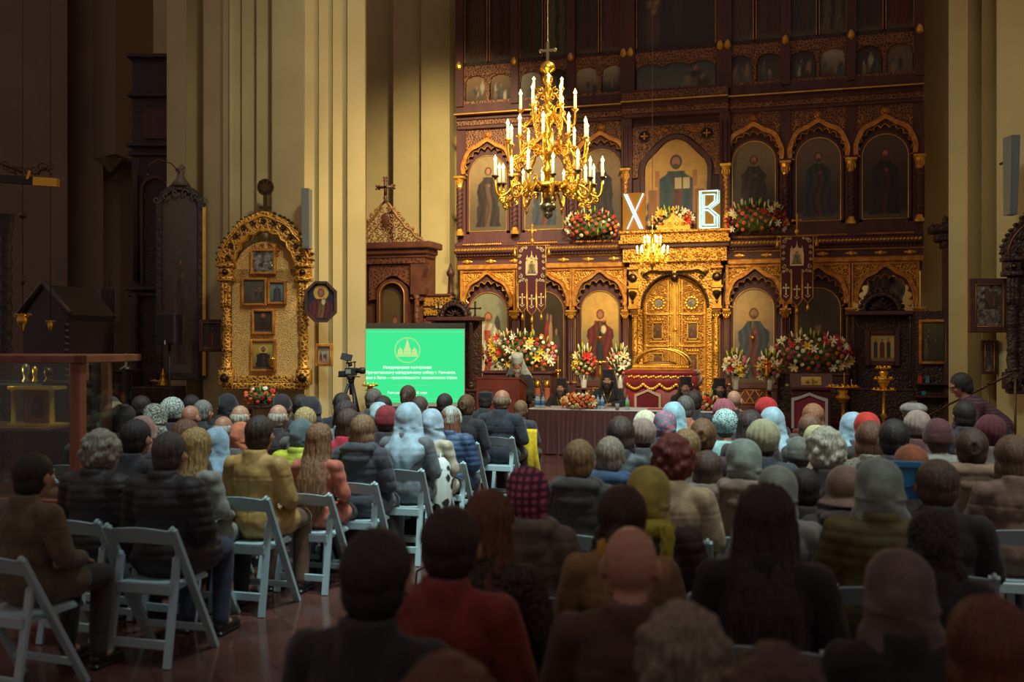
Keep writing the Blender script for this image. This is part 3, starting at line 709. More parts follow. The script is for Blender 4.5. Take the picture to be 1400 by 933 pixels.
q.lathe([(.012,zz(83)),(.03,zz(84)),(.09,zz(88)),(.105,zz(93)),(.10,zz(96)),(.05,zz(99)),(.045,zz(103)),(.075,zz(106)),(.07,zz(112)),(.03,zz(118)),(.05,zz(121)),(.085,zz(127)),(.05,zz(133)),(.03,zz(140)),(.07,zz(143)),(.085,zz(146)),(.04,zz(150)),(.09,zz(155)),(.125,zz(160)),(.10,zz(166)),(.045,zz(171)),(.05,zz(176)),(.08,zz(181)),(.07,zz(187)),(.035,zz(192)),(.07,zz(200)),(.13,zz(208)),(.10,zz(215)),(.045,zz(220)),(.06,zz(228)),(.09,zz(233)),(.05,zz(238)),(.04,zz(250)),(.03,zz(262)),(.03,zz(272))], (0,0,0), 20)
P2('stem', q, BRASS)
q = MB(); q.lathe([(.028,zz(270)),(.06,zz(274)),(.112,zz(280)),(.115,zz(284)),(.09,zz(288)),(.06,zz(289)),(.07,zz(292)),(.06,zz(296)),(.03,zz(298)),(.001,zz(300))], (0,0,0), 20); P2('pendant_ball', q, PEWTER)
q = MB(); q.lathe([(.27,zz(252)),(.285,zz(252)),(.285,zz(258)),(.27,zz(259)),(.27,zz(252))], (0,0,0), 36)
for k in range(6):
    a = k*PI/3; q.bar((0,0,zz(257)),(.275*math.cos(a), .275*math.sin(a), zz(257)), .02)
for k in range(4):
    a = k*PI/2+.5; q.lathe([(.008,zz(267)),(.012,zz(258))], (.27*math.cos(a), .27*math.sin(a), 0), 6)
P2('ring', q, BRASS)
tiers = [(.04,.19,zz(122)-.08,.07,.04,4,.3,.010,.11), (.06,.37,zz(151)-.10,.13,.06,6,.2,.012,.13), (.10,.55,zz(194)-.12,.17,.08,10,.45,.013,.15), (.27,.74,zz(245)-.13,.15,.09,14,.12,.014,.16)]
for ti, (r0, r1, z0, dr, rs, n, off, th, ch_) in enumerate(tiers):
    q, x1, z1 = arm_mesh(r0, r1, dr, rs, th*1.35); am = q.mesh('arm', True); dm = drip(x1, z1+.04, .05 if ti else .04).mesh('drip_pan', True)
    for k in range(n):
        a = off+2*PI*k/n; far = (k % 2 and ti == 3)
        arm = link('arm', am, BRASS, ch, (0, 0, z0 - (.05 if far else 0)), a)
        if far: arm.scale = (.9, .9, 1)
        d = link('drip_pan', dm, BRASS if ti < 3 else BRONZE, arm)
        c = link('candle', CAN_ME, CANDLE, arm, (x1, 0, z1+.06)); b_ = link('bulb', FLA_ME, BULB if not (ti == 0 and k in (1,)) else BULBOFF, arm, (x1, 0, z1+.06))
        if ti == 0: c.scale = b_.scale = (.9, .9, .55)
for z_, pw in ((zz(232), 34), (zz(182), 20), (zz(140), 6)):
    for a in range(3):
        light('chandelier_glow', 'POINT', (CH.x+1.0*math.cos(a*2.1+.4), CH.y+1.0*math.sin(a*2.1+.4), z_), (1.0, .70, .34), pw, .06)
# ---------------------------------------------------------------- small chandelier before the royal doors
C2 = spot(892, 345, 19.6)
c2 = thing('small_chandelier', 'small brightly lit brass chandelier in front of the royal doors', 'chandelier', (C2.x, C2.y, 0))
z2 = lambda py: EYE-(py-466.5)/FPX*19.6
q = MB(); q.tube([(0,0,z2(325)), (0,0,15.5)], .006, 5); P2('chain', q, PEWTER, c2)
q = MB(); q.lathe([(.001,z2(370)),(.02,z2(368)),(.02,z2(366)),(.06,z2(363)),(.075,z2(359)),(.04,z2(356)),(.02,z2(352)),(.05,z2(348)),(.03,z2(344)),(.05,z2(338)),(.02,z2(334)),(.04,z2(328)),(.01,z2(324))], (0,0,0), 14); P2('stem', q, BRASS, c2)
for (r1, z0, n, off) in ((.30, z2(354), 8, .2), (.16, z2(340), 6, 0)):
    q, x1, z1 = arm_mesh(.03, r1, .07, .06, .009, 12); q.lathe([(.01,-.03),(.03,0),(.03,.01)], (x1, 0, z1+.03), 8); am = q.mesh('arm', True)
    for k in range(n):
        arm = link('arm', am, BRASS, c2, (0, 0, z0), off+2*PI*k/n); c = link('candle', CAN_ME, CANDLE, arm, (x1, 0, z1+.04)); b_ = link('bulb', FLA_ME, BULB, arm, (x1, 0, z1+.04))
        c.scale = b_.scale = (.9, .9, .6)
light('small_chandelier_glow', 'POINT', (C2.x, C2.y, z2(342)), (1.0, .68, .22), 190, .12)
# ---------------------------------------------------------------- neon letters on the portal ledge
NEON = emis('neon_tube', (196,255,244), 1.7); NEONR = emis('neon_tube_red', (255,120,110), 1.2)
BOARD = mat('mustard_board', (150,104,30), .8)
def neon(name, label, u, lines, wid, hgt):
    t = thing(name, label, 'sign', (IX+u, IY-.38, 4.26), .0)
    q = MB(); q.box(-wid/2, wid/2, 0, .04, 0, hgt); q.box(-.15, .15, .0, .2, 0, .02); P2('board', q, BOARD, t, False)
    q = MB()
    for l in lines: q.tube([(x*wid/2*.92, -.03, z*hgt) for x, z in l], .017, 6)
    P2('neon_tube', q, NEON, t)
    q = MB()
    for l in lines: q.tube([(x*wid/2*.92+.035, -.022, z*hgt-.012) for x, z in l], .007, 5)
    P2('neon_outline', q, NEONR if wid < .51 and 'X' in label else NEON, t)
    return t
neon('neon_letter', 'glowing letter X sign standing on the golden portal ledge', -.87, [[(-.9,.97),(.62,.05)],[(-.7,.97),(.85,.05)],[(.9,.97),(-.62,.05)]], .50, .84)
neon('neon_letter', 'glowing letter B sign standing on the golden portal ledge', .74, [[(-.8,.03),(-.8,.97),(.85,.97),(.85,.68),(.1,.52),(.85,.34),(.85,.03),(-.8,.03)],[(-.5,.10),(-.5,.88),(.55,.88),(.55,.7),(-.05,.56),(-.5,.56)],[(-.5,.48),(-.05,.48),(.55,.32),(.55,.10),(-.5,.10)]], .50, .84)

# ---------------------------------------------------------------- flowers
def leaf_pts(q, p, d, L, w_, r):
    d = Vector(d).normalized(); s_ = d.cross(Vector((r.uniform(-1,1), r.uniform(-1,1), r.uniform(-1,1)))).normalized(); n_ = d.cross(s_)
    p = Vector(p); m1 = p+d*L*.5
    q.add([p, m1+s_*w_-n_*w_*.3, p+d*L-n_*L*.15, m1-s_*w_-n_*w_*.3, m1], [(0,1,4),(1,2,4),(2,3,4),(3,0,4)])
def rose():
    q = MB()
    for k in range(4):
        R = .035-.008*k
        q.lathe([(.006,-.02),(R*.8,-.008),(R,.012+.003*k),(R*.86,.02+.004*k),(R*.7,.012)], (0,0,0), 10, sx=1+.06*(k % 2), sy=1)
    q.ell((0,0,.014), (.012,.012,.016), 8, 5); return q.mesh('rose', True, False)
def carn():
    q = MB(); r = random.Random(3)
    q.ell((0,0,0), (.03,.03,.022), 8, 5)
    for k in range(16):
        a = r.uniform(0, 2*PI); t = r.uniform(0, 1.3); d = Vector((math.sin(t)*math.cos(a), math.sin(t)*math.sin(a), math.cos(t))); q.ell(d*.026, (.014,.014,.008), 5, 3)
    return q.mesh('carnation', True, False)
def lily():
    q = MB()
    for k in range(6):
        a = k*PI/3; ca, sa = math.cos(a), math.sin(a); b = len(q.v)
        row = [(.008,0,.006),(.03,.02,.018),(.06,.04,.016),(.085,.035,.0)]; vs = []
        for (r_, z_, w_) in row: vs += [(r_*ca-w_*sa, r_*sa+w_*ca, z_), (r_*ca+w_*sa, r_*sa-w_*ca, z_), (r_*ca, r_*sa, z_-.006)]
        fs = []
        for i in range(3): fs += [(i*3, i*3+2, i*3+5, i*3+3), (i*3+2, i*3+1, i*3+4, i*3+5)]
        q.add(vs, fs)
    q.tube([(0,0,0),(0,0,.05)], .003, 4); return q.mesh('lily', True, False)
def bud():
    q = MB(); q.lathe([(.004,-.03),(.012,0),(.016,.04),(.012,.075),(.002,.10)], (0,0,0), 7); return q.mesh('bud', True, False)
FL = {'rose': rose(), 'carnation': carn(), 'lily': lily(), 'bud': bud()}
FM = {k: mat('petal_'+k, c, .55) for k, c in dict(red=(214,52,44), crimson=(190,30,62), coral=(240,120,84), white=(248,240,214), cream=(240,222,160), orange=(246,120,44), yellow=(244,206,70), pink=(232,130,130), magenta=(206,56,110), lime=(190,196,78)).items()}
LEAFM = mat('leaf_green', (104,120,58), .5, col2=(56,74,40), scale=9)
def bouquet(label, loc, w_, h, d, cols, n=50, lilies=.25, nleaf=260, seed=1, up=.0, name='flower_arrangement', buds=.2):
    """mound of flowers: w x d wide, h tall, loc = middle of its underside"""
    r = random.Random(seed); t = thing(name, label, 'flowers', loc)
    q = MB()
    q.ell((0,0,h*.42), (w_*.36, d*.34, h*.34), 12, 8)
    for k in range(nleaf):  # leaves
        a = r.uniform(0, 2*PI); e = r.uniform(-.9, PI/2); dr = Vector((math.cos(a)*math.cos(e), math.sin(a)*math.cos(e), math.sin(e)))
        p = Vector((dr.x*w_*.40, dr.y*d*.40, h*.40+dr.z*h*.42)); leaf_pts(q, p, dr+Vector((r.uniform(-.6,.6), r.uniform(-.6,.6), r.uniform(-.3,.6))), r.uniform(.07,.16)*min(1, h*2), .016, r)
    for v in range(len(q.v)):
        if q.v[v][2] < 0: q.v[v] = (q.v[v][0], q.v[v][1], abs(q.v[v][2])*.2)
    q.build('foliage', LEAFM, t)
    ks = list(cols)
    for k in range(n):
        u = -1+2*((k*0.618034+seed*.37) % 1); v = (k+.5)/n
        a = -PI/2+u*1.5; e = math.asin(min(.999, -.55+v*1.52)); dr = Vector((math.cos(a)*math.cos(e), math.sin(a)*math.cos(e), math.sin(e)))
        p = Vector((dr.x*w_*.48, dr.y*d*.48, max(.03, h*.42+dr.z*h*(.52 if dr.z > 0 else .62))))
        top = dr.z > .72; kind = 'lily' if r.random() < lilies and not top else ('bud' if (top and r.random() < buds*3) or r.random() < buds*.4 else r.choice(['rose','rose','carnation']))
        c = r.choice(['lime','white','cream','lime']) if kind == 'bud' else (r.choice(['white','white','yellow','red','cream']) if kind == 'lily' else r.choice(ks))
        if top and kind != 'bud' and r.random() < .6: c = 'white'
        o = link('bloom', FL[kind], FM[c], t, p); s_ = r.uniform(.9, 1.35)*(1.0 if h > .3 else .8); o.scale = (s_, s_, s_)
        dd = dr if kind != 'bud' else (dr+Vector((0,0,1.5))).normalized()
        o.rotation_euler = (dd+Vector((0,-.5,0))).to_track_quat('Z', 'Y').to_euler() if kind != 'bud' else dd.to_track_quat('Z', 'Y').to_euler()
    return t
mixc = ['red','coral','orange','white','cream','crimson','pink']
A = lambda u, dy, z: (IX+u, IY+dy, z)
bouquet('dense mixed bouquet on the upper ledge just left of the glowing X', A(-1.80, -.42, 4.12), 1.25, .68, .5, ['orange','red','coral','cream','white','magenta'], 62, .1, 300, 1, buds=.3)
bouquet('mixed bouquet between the glowing letters under the enthroned icon', A(-.06, -.30, 4.27), .92, .48, .3, ['coral','cream','white','orange','pink'], 48, .3, 220, 2, buds=.3)
bouquet('dense crimson and coral bouquet on the upper ledge right of the glowing B', A(1.72, -.42, 4.12), 1.35, .72, .5, ['crimson','red','crimson','coral','orange','pink','red'], 66, .12, 320, 3, buds=.35)
bouquet('wide bank of mixed flowers behind the speaker at the lectern', (spot(711,506,20.3).x, spot(711,506,20.3).y, 1.255), 1.62, .84, .7, ['red','coral','white','orange','cream','crimson','pink','magenta','white'], 92, .3, 420, 4, buds=.25)
bouquet('wide bank of pink and coral flowers on the stand right of the royal doors', (spot(1110,508,19.3).x, spot(1110,508,19.3).y, 1.255), 1.55, .80, .6, ['coral','pink','crimson','white','magenta','orange'], 92, .2, 420, 5, buds=.2)
# stands below the two banks
for (px, Z, wd, lb) in ((711, 20.3, 1.5, 'dark wooden chest carrying the flower bank behind the lectern'), (1110, 19.3, 1.36, 'dark wooden chest carrying the pink flower bank on the right')):
    s0 = spot(px, 466, Z); t = thing('altar_chest', lb, 'chest', (s0.x, s0.y, .34 if s0.y > 19.4 else 0)); b0 = .9 if s0.y > 19.4 else 1.24
    q = MB(); q.box(-wd/2+.04, wd/2-.04, -.3, .3, 0, b0-.05, bev=.01); P2('body', q, WOODD, t, False)
    q = MB(); q.box(-wd/2, wd/2, -.34, .34, b0-.05, b0, bev=.01); q.box(-wd/2, wd/2, -.33, .33, 0, .08, bev=.01); P2('top', q, WOODD, t, False)
    for k in (-1, 0, 1): q = MB(); q.box(k*wd/3-.18, k*wd/3+.18, -.315, -.3, .16, b0-.12, bev=.005); P2('front_panel', q, WOODB, t, False)
def vase_fl(px, Z, lb, seed, cols, w_=.42, h=.62):
    s0 = spot(px, 466, Z); base = .34 if s0.y > 19.4 else 0
    t = thing('flower_stand', 'slim dark stand under the ' + lb, 'stand', (s0.x, s0.y, base)); zt = .92-base
    q = MB(); q.box(-.15, .15, -.15, .15, zt-.03, zt, bev=.008); q.lathe([(.12,0),(.1,.03),(.03,.08),(.025,zt-.1),(.05,zt-.03)], (0,0,0), 10); P2('pedestal', q, WOODD, t, False)
    v = thing('vase', 'white vase holding the ' + lb, 'vase', (s0.x, s0.y, .92)); q = MB(); q.lathe([(.05,0),(.055,.01),(.065,.12),(.095,.26),(.088,.26),(.055,.12),(.04,.02)], (0,0,0), 16); P2('vase_body', q, mat('white_vase', (214,214,200), .4), v)
    bouquet(lb, (s0.x, s0.y, 1.14), w_, h, w_, cols, 34, .15, 170, seed, buds=.5)
vase_fl(798, 19.7, 'tall bouquet of lilies and roses left of the golden candlestick', 11, ['white','crimson','coral','pink','cream'])
vase_fl(848, 19.6, 'tall bouquet of pale lilies beside the portal column', 12, ['white','pink','cream','coral'])
vase_fl(1006, 19.0, 'pale bouquet of lilies right of the portal', 13, ['white','cream','pink','white'], .46, .52)
vase_fl(1052, 18.9, 'bouquet of lilies touching the pink flower bank', 14, ['white','coral','pink','cream'], .44, .52)
bouquet('low orange and green flower arrangement lying on the conference table', (spot(789,560,16.0).x, TY+.10, .752), .62, .26, .34, ['orange','coral','cream','orange','white'], 44, .05, 200, 15, buds=.05)
bouquet('small red and cream flower arrangement at the far end of the table', (spot(968,560,15.7).x, TY+.22, .752), .42, .26, .28, ['red','coral','cream','orange','crimson'], 30, .1, 140, 16, buds=.1)
bouquet('small red flowers standing low before the pillar', tuple(spot(358,566,13.2))[:2]+(1.0,), .5, .24, .3, ['red','orange','coral'], 18, 0, 90, 17, buds=.05)
s0 = spot(358,566,13.2); t = thing('side_table', 'small dark table with red flowers against the pillar', 'table', (s0.x, s0.y, 0)); q = MB(); q.box(-.3,.3,-.2,.2,.96,1.0,bev=.005); P2('top', q, WOODB, t, False)
for a in (-1,1):
    for b_ in (-1,1): q = MB(); q.box(a*.27-.02,a*.27+.02,b_*.17-.02,b_*.17+.02,0,.96); P2('leg', q, WOODB, t, False)
# ---------------------------------------------------------------- conference table, chairs, bottles

ct = thing('conference_table', 'long table with white top and pleated brown skirt', 'table', ((TX0+TX1)/2, TY+.35, 0)); hw = (TX1-TX0)/2
q = MB(); q.box(-hw, hw, -.37, .37, .725, .75, bev=.008); P2('tabletop', q, mat('white_cloth', (206,206,204), .8), ct, False)
q = MB(); n = 460; vs = []; path = []
for i in range(n+1):
    u = -hw+.01+(2*hw-.02)*i/n; path.append((u, i))
for zi, z in enumerate((.73, .60, .35, .02)):
    for (u, i) in path:
        ph = math.sin(u*2*PI/.085)+.5*math.sin(u*2*PI/.19+1); vs.append((u+.01*zi*math.sin(u*9), -.37-.020*ph*(.45+.25*zi)-.012*zi, z))
n1 = len(path); q.add(vs, [(k*n1+i, k*n1+i+1, (k+1)*n1+i+1, (k+1)*n1+i) for k in range(3) for i in range(n1-1)])
for sx in (-hw+.01, hw-.01): q.box(sx-.006, sx+.006, -.36, .36, .02, .73)
P2('pleated_skirt', q, mat('brown_satin', (84,50,52), .32, sheen=.3), ct, True)
def red_chair(px, Z, lb, hgt=1.12, wd=.56, trim=(222,196,170)):
    s0 = spot(px, 466, Z); t = thing('upholstered_chair', lb, 'chair', (s0.x, s0.y, 0), 0)
    def out(i): 
        return [(-wd/2+i,.5),(-wd/2+i,hgt-.09-i),(-wd/4,hgt-.055-i),(0,hgt-i),(wd/4,hgt-.055-i),(wd/2-i,hgt-.09-i),(wd/2-i,.5)]
    q = MB(); q.prism(out(.03), .18, .24); P2('backrest', q, mat('red_velvet', (126,30,40), .8, sheen=.3), t, False)
    q = MB(); q.strip(out(0), out(.04), .16, .25); P2('back_frame', q, mat('cream_frame'+str(trim[0]), trim, .5), t, False)
    q = MB(); q.box(-wd/2+.02, wd/2-.02, -.26, .2, .40, .5, bev=.03); P2('seat', q, mat('red_velvet', (126,30,40)), t, False)
    for a in (-1,1):
        for b_ in (-.22,.2): q = MB(); q.box(a*(wd/2-.05)-.02, a*(wd/2-.05)+.02, b_-.02, b_+.02, 0, .42 if b_ < 0 else .52); P2('leg', q, mat('cream_frame'+str(trim[0]), trim), t, False)
    return t
red_chair(883.5, 17.0, 'empty red upholstered chair with cream frame behind the long table', 1.02, .46)
red_chair(1107, 15.2, 'tall red velvet chair edged in white right of the long table', 1.05, .54, (186,180,182))
def bottle(px, Z, dz, lb, cap=(70,130,190), lab=(60,120,180), grp=None, s=1.):
    s0 = spot(px, 466, Z); s0.y = min(max(s0.y, TY+.06), TY+.62); t = thing('water_bottle', lb, 'bottle', (s0.x, s0.y, .752), 0, grp); t.scale = (s, s, s)
    q = MB(); q.lathe([(.03,0),(.033,.01),(.033,.14),(.012,.19),(.012,.205)], (0,0,0), 12); P2('bottle_body', q, mat('water_plastic', (160,190,205), .15, alpha=1), t)
    q = MB(); q.lathe([(.0338,.05),(.0338,.12)], (0,0,0), 12); P2('paper_label', q, mat('label'+str(lab[0]), lab, .5), t)
    q = MB(); q.lathe([(.014,.2),(.014,.225),(.001,.226)], (0,0,0), 8); P2('bottle_cap', q, mat('cap'+str(cap[0]), cap, .4), t)
for i, (px, w_) in enumerate(((730.0, 'leftmost'), (734.5, 'second'), (739.5, 'third'))): bottle(px, 16.15+.1*(i == 1), 0, 'blue labelled water bottle, %s of the three at the table edge by the lectern' % w_, grp='water bottles on the table')
for i, (px, w_) in enumerate(((817.5, 'left one'), (823.5, 'right one'))): bottle(px, 16.15, 0, 'blue labelled water bottle before the bearded young cleric, %s' % w_, grp='water bottles on the table')
bottle(857.5, 15.9, 0, 'small green labelled bottle beside the empty red chair', (90,170,70), (90,180,70))
s0 = spot(844, 466, 15.9); q = MB(); q.lathe([(.03,0),(.036,.10),(.033,.10),(.027,.008)], (0,0,0), 14); o = q.build('drinking_glass', mat('cloudy_glass', (150,156,160), .1), None, True, (s0.x, s0.y, .752)); tag(o, 'short drinking glass on the table in front of the young cleric', 'glass')
for i, (px, lb) in enumerate(((868,'sheet of paper on the table left of the red folder'), (1001, 'white paper at the table end by the small flowers'))):
    s0 = spot(px, 466, 15.6); s0.y = TY+.25; q = MB(); q.box(-.15,.15,-.1,.1,0,.004); o = q.build('paper_sheet', mat('paper', (226,222,210), .8), None, False, (s0.x, s0.y, .752), .2); tag(o, lb, 'paper')
s0 = spot(892, 466, 15.6); q = MB(); q.box(-.13,.13,-.09,.09,0,.012, bev=.003); o = q.build('red_folder', mat('red_card', (190,44,48), .6), None, False, (s0.x, TY+.25, .752), -.1); tag(o, 'flat red folder lying on the white tabletop', 'folder')
# lectern
s0 = spot(681, 466, 17.0); t = thing('lectern', 'reddish wooden lectern with slanted top where the bishop reads', 'lectern', (s0.x, s0.y, 0))
q = MB(); q.box(-.385, .385, -.02, .02, .0, 1.2, bev=.006); q.box(-.34,.34,-.03,-.02,.12,1.05,bev=.004); P2('front_panel', q, mat('lectern_wood', (134,60,50), .5, col2=(110,48,44), scale=6, bump=.3, bscale=60), t, False)
for a in (-1, 1): q = MB(); q.add([(a*.385-.02,.02,0),(a*.385+.02*0,.02,0),(a*.385,.42,0),(a*.385-.02,.42,0),(a*.385-.02,.02,1.18),(a*.385,.02,1.18),(a*.385,.42,1.08),(a*.385-.02,.42,1.08)], [(0,1,2,3),(4,5,6,7),(0,1,5,4),(1,2,6,5),(2,3,7,6),(3,0,4,7)]); P2('side_panel', q, MATS['lectern_wood'], t, False)
q = MB(); q.add([(-.40,-.03,1.2),(.40,-.03,1.2),(.40,.44,1.08),(-.40,.44,1.08),(-.40,-.03,1.23),(.40,-.03,1.23),(.40,.44,1.11),(-.40,.44,1.11)], [(3,2,1,0),(4,5,6,7),(0,1,5,4),(1,2,6,5),(2,3,7,6),(3,0,4,7)]); P2('reading_top', q, MATS['lectern_wood'], t, False)
q = MB(); q.tube([(.16,.1,1.19),(.14,.1,1.32),(.10,.16,1.42),(.06,.22,1.47)], .008, 6); q.ell((.05,.235,1.485), (.022,.03,.022), 8, 6); P2('microphone', q, BLACKM, t)
# podium posts
for i, px in enumerate((735, 748)):
    s0 = spot(px, 466, 17.2); t = thing('wooden_post', 'short orange brown wooden post with brass cap, %s one beside the lectern' % ('nearer' if i == 0 else 'farther'), 'post', (s0.x, s0.y, 0))
    q = MB(); q.lathe([(.06,0),(.06,.05),(.045,.08),(.045,1.05)], (0,0,0), 12); P2('shaft', q, mat('orange_wood', (170,92,48), .5), t); q = MB(); q.lathe([(.05,1.05),(.055,1.08),(.05,1.14),(.02,1.17),(.001,1.18)], (0,0,0), 12); P2('cap', q, BRASS, t)
# reliquary
s0 = spot(906, 466, 18.6); W = .52; RZ = 1.11
t = thing('reliquary_stand', 'red cloth covered stand with gold swags before the royal doors', 'stand', (s0.x, s0.y, 0))
q = MB(); q.box(-.66,.66,-.4,.4,0,1.00,bev=.05); q.box(-.70,.70,-.42,.42,.98,1.24,bev=.07); q.box(-.66,.66,-.40,.40,1.22,1.31,bev=.03); P2('cloth_cover', q, mat('red_brocade', (150,26,34), .5, sheen=.5, col2=(120,20,30), scale=7), t, True)
q = MB()
for k in range(4):
    c = -.45+.3*k
    for i in range(9):
        u = c-.14+.28*i/8; q.ell((u, -.435, 1.05-.08*math.sin(PI*i/8)), (.026,.02,.034), 6, 4)
for i in range(26): q.ell((-.56+1.12*i/25, -.43, 1.19+.014*math.sin(i*2.1)), (.026,.018,.028), 6, 4)
P2('gold_swag', q, GOLD, t, False)
r_ = thing('reliquary', 'arched glass reliquary with gilded base on the red stand', 'reliquary', (s0.x, s0.y, 1.312))
q = MB(); q.box(-.55,.55,-.34,.34,0,.03,bev=.01); q.box(-.52,.52,-.32,.32,.03,.09,bev=.01)
for i in range(24):
    for yy in (-.33,): q.ell((-.5+1.0*i/23, yy, .06), (.02,.015,.02), 6, 4)
P2('gilded_base', q, GOLD, r_, False)
q = MB(); prof = [(-.5+.5*(1-math.cos(PI*i/16)), .09+.30*math.sin(PI*i/16)) for i in range(17)]
prof = [(x, z) for x, z in prof]
vs = []; 
for y in (-.3, .3): vs += [(x, y, z) for x, z in prof]
q.add(vs, [(i, i+1, 17+i+1, 17+i) for i in range(16)]); P2('glass_lid', q, glass('smoked_glass', (150,130,100), a=.22), r_, True)
q = MB()
for y in (-.3, .3): q.tube([(x, y, z) for x, z in prof], .02, 6)
q.box(-.5,.5,-.3,-.29,.085,.11); P2('lid_rim', q, GOLD, r_)
q = MB(); q.ell((-.05,0,.12), (.32,.14,.05), 12, 6); P2('relic_cloth', q, mat('brocade_gold', (150,110,60), .6), r_)
for (dx, lb) in ((.0,)*1+('x',),)[:0]: pass
# gilded ripidion / lamps behind reliquary
def hang_lamp(px, py, Z, lb, r0=.06):
    p = spot(px, py, Z); t = thing('icon_lamp', lb, 'lamp', (p.x, p.y, 0)); q = MB(); q.lathe([(.001,p.z-.11),(.012,p.z-.10),(.02,p.z-.07),(r0*.8,p.z-.03),(r0,p.z+.03),(r0*.8,p.z+.05),(r0*.6,p.z+.02)], (0,0,0), 14); P2('lamp_bowl', q, BRASS, t)
    q = MB()
    for k in range(3): a = 2*PI*k/3+.3; q.tube([(r0*.9*math.cos(a), r0*.9*math.sin(a), p.z+.03), (0,0,p.z+.42)], .003, 4)
    q.tube([(0,0,p.z+.42),(0,0,p.z+.55)], .003, 4)
    q.tube([(0,0,p.z+.55),(0,IY-.05-p.y if p.y > 18 else .3,p.z+.6)], .004, 4); P2('chain', q, BRASS, t)
hang_lamp(820, 463, 21.2, 'small brass oil lamp hanging before the mother and child icon')
hang_lamp(1029, 463, 20.5, 'small brass oil lamp hanging before the icon right of the royal doors')
# candle stands
def candle_stand(px, Z, lb, top, tray=.13, base=0, n=8, thick=.012, tall=None, tiers=1, crossbar=False):
    s0 = spot(px, 466, Z); base = .34 if s0.y > 19.4 else 0
    t = thing('candle_stand', lb, 'candle stand', (s0.x, s0.y, base)); H = top-base
    q = MB(); q.lathe([(.15,0),(.15,.03),(.06,.06),(.03,.12),(thick,.2),(thick,H*.45),(thick*2.6,H*.48),(thick,H*.52),(thick,H*.78),(thick*3,H*.82),(thick*4.2,H*.86),(thick*2,H*.91),(thick*3,H*.95),(thick*1.5,H)], (0,0,0), 14); P2('stem', q, BRASS, t)
    for ti in range(tiers):
        z = H - ti*.17; R = tray*(1+.25*ti)
        q = MB(); q.lathe([(.01,z-.015),(R,z),(R*1.03,z+.02),(R*.97,z+.02),(.01,z+.005)], (0,0,0), 20)
        for k in range(n): a = 2*PI*k/n; q.lathe([(.014,z),(.01,z+.02),(.014,z+.045)], (R*.8*math.cos(a), R*.8*math.sin(a), 0), 6)
        P2('tray', q, BRASS, t)
    if crossbar: q = MB(); q.bar((-.2,0,H-.08),(.2,0,H-.08),.02); q.ell((0,0,H+.06),(.03,.03,.05),8,6); [q.ell((x,0,H-.06),(.03,.02,.035),6,5) for x in (-.2,-.1,.1,.2)]; P2('crossbar', q, BRASS, t)
    for (dx, hh) in (tall or []):
        q = MB(); q.lathe([(.009,H+.02),(.008,H+hh),(.001,H+hh+.01)], (dx, 0, 0), 6); P2('wax_candle', q, mat('beeswax', (200,150,60), .5), t)
candle_stand(1048, 18.2, 'slender brass floor candlestick right of the royal doors', 1.44, .08, crossbar=True)
candle_stand(820.5, 19.3, 'brass candlestick between the two flower vases left of the doors', 1.42, .13, n=10)
candle_stand(1152.5, 16.0, 'brass candle stand with wide tray and thick baluster stem', 1.10, .26, n=16, thick=.028, tall=[(.02,.24),(.13,.13)])
candle_stand(1208, 15.5, 'tall tiered brass candle stand on the far right', 1.42, .12, n=9, thick=.022, tiers=3)
candle_stand(506, 14.8, 'brass candle stand beside the film camera', 1.18, .12, n=8, thick=.022)
candle_stand(763, 19.5, 'thin brass floor candle right of the flower bank', 1.25, .05, n=4, thick=.008, tall=[(0,.3)])
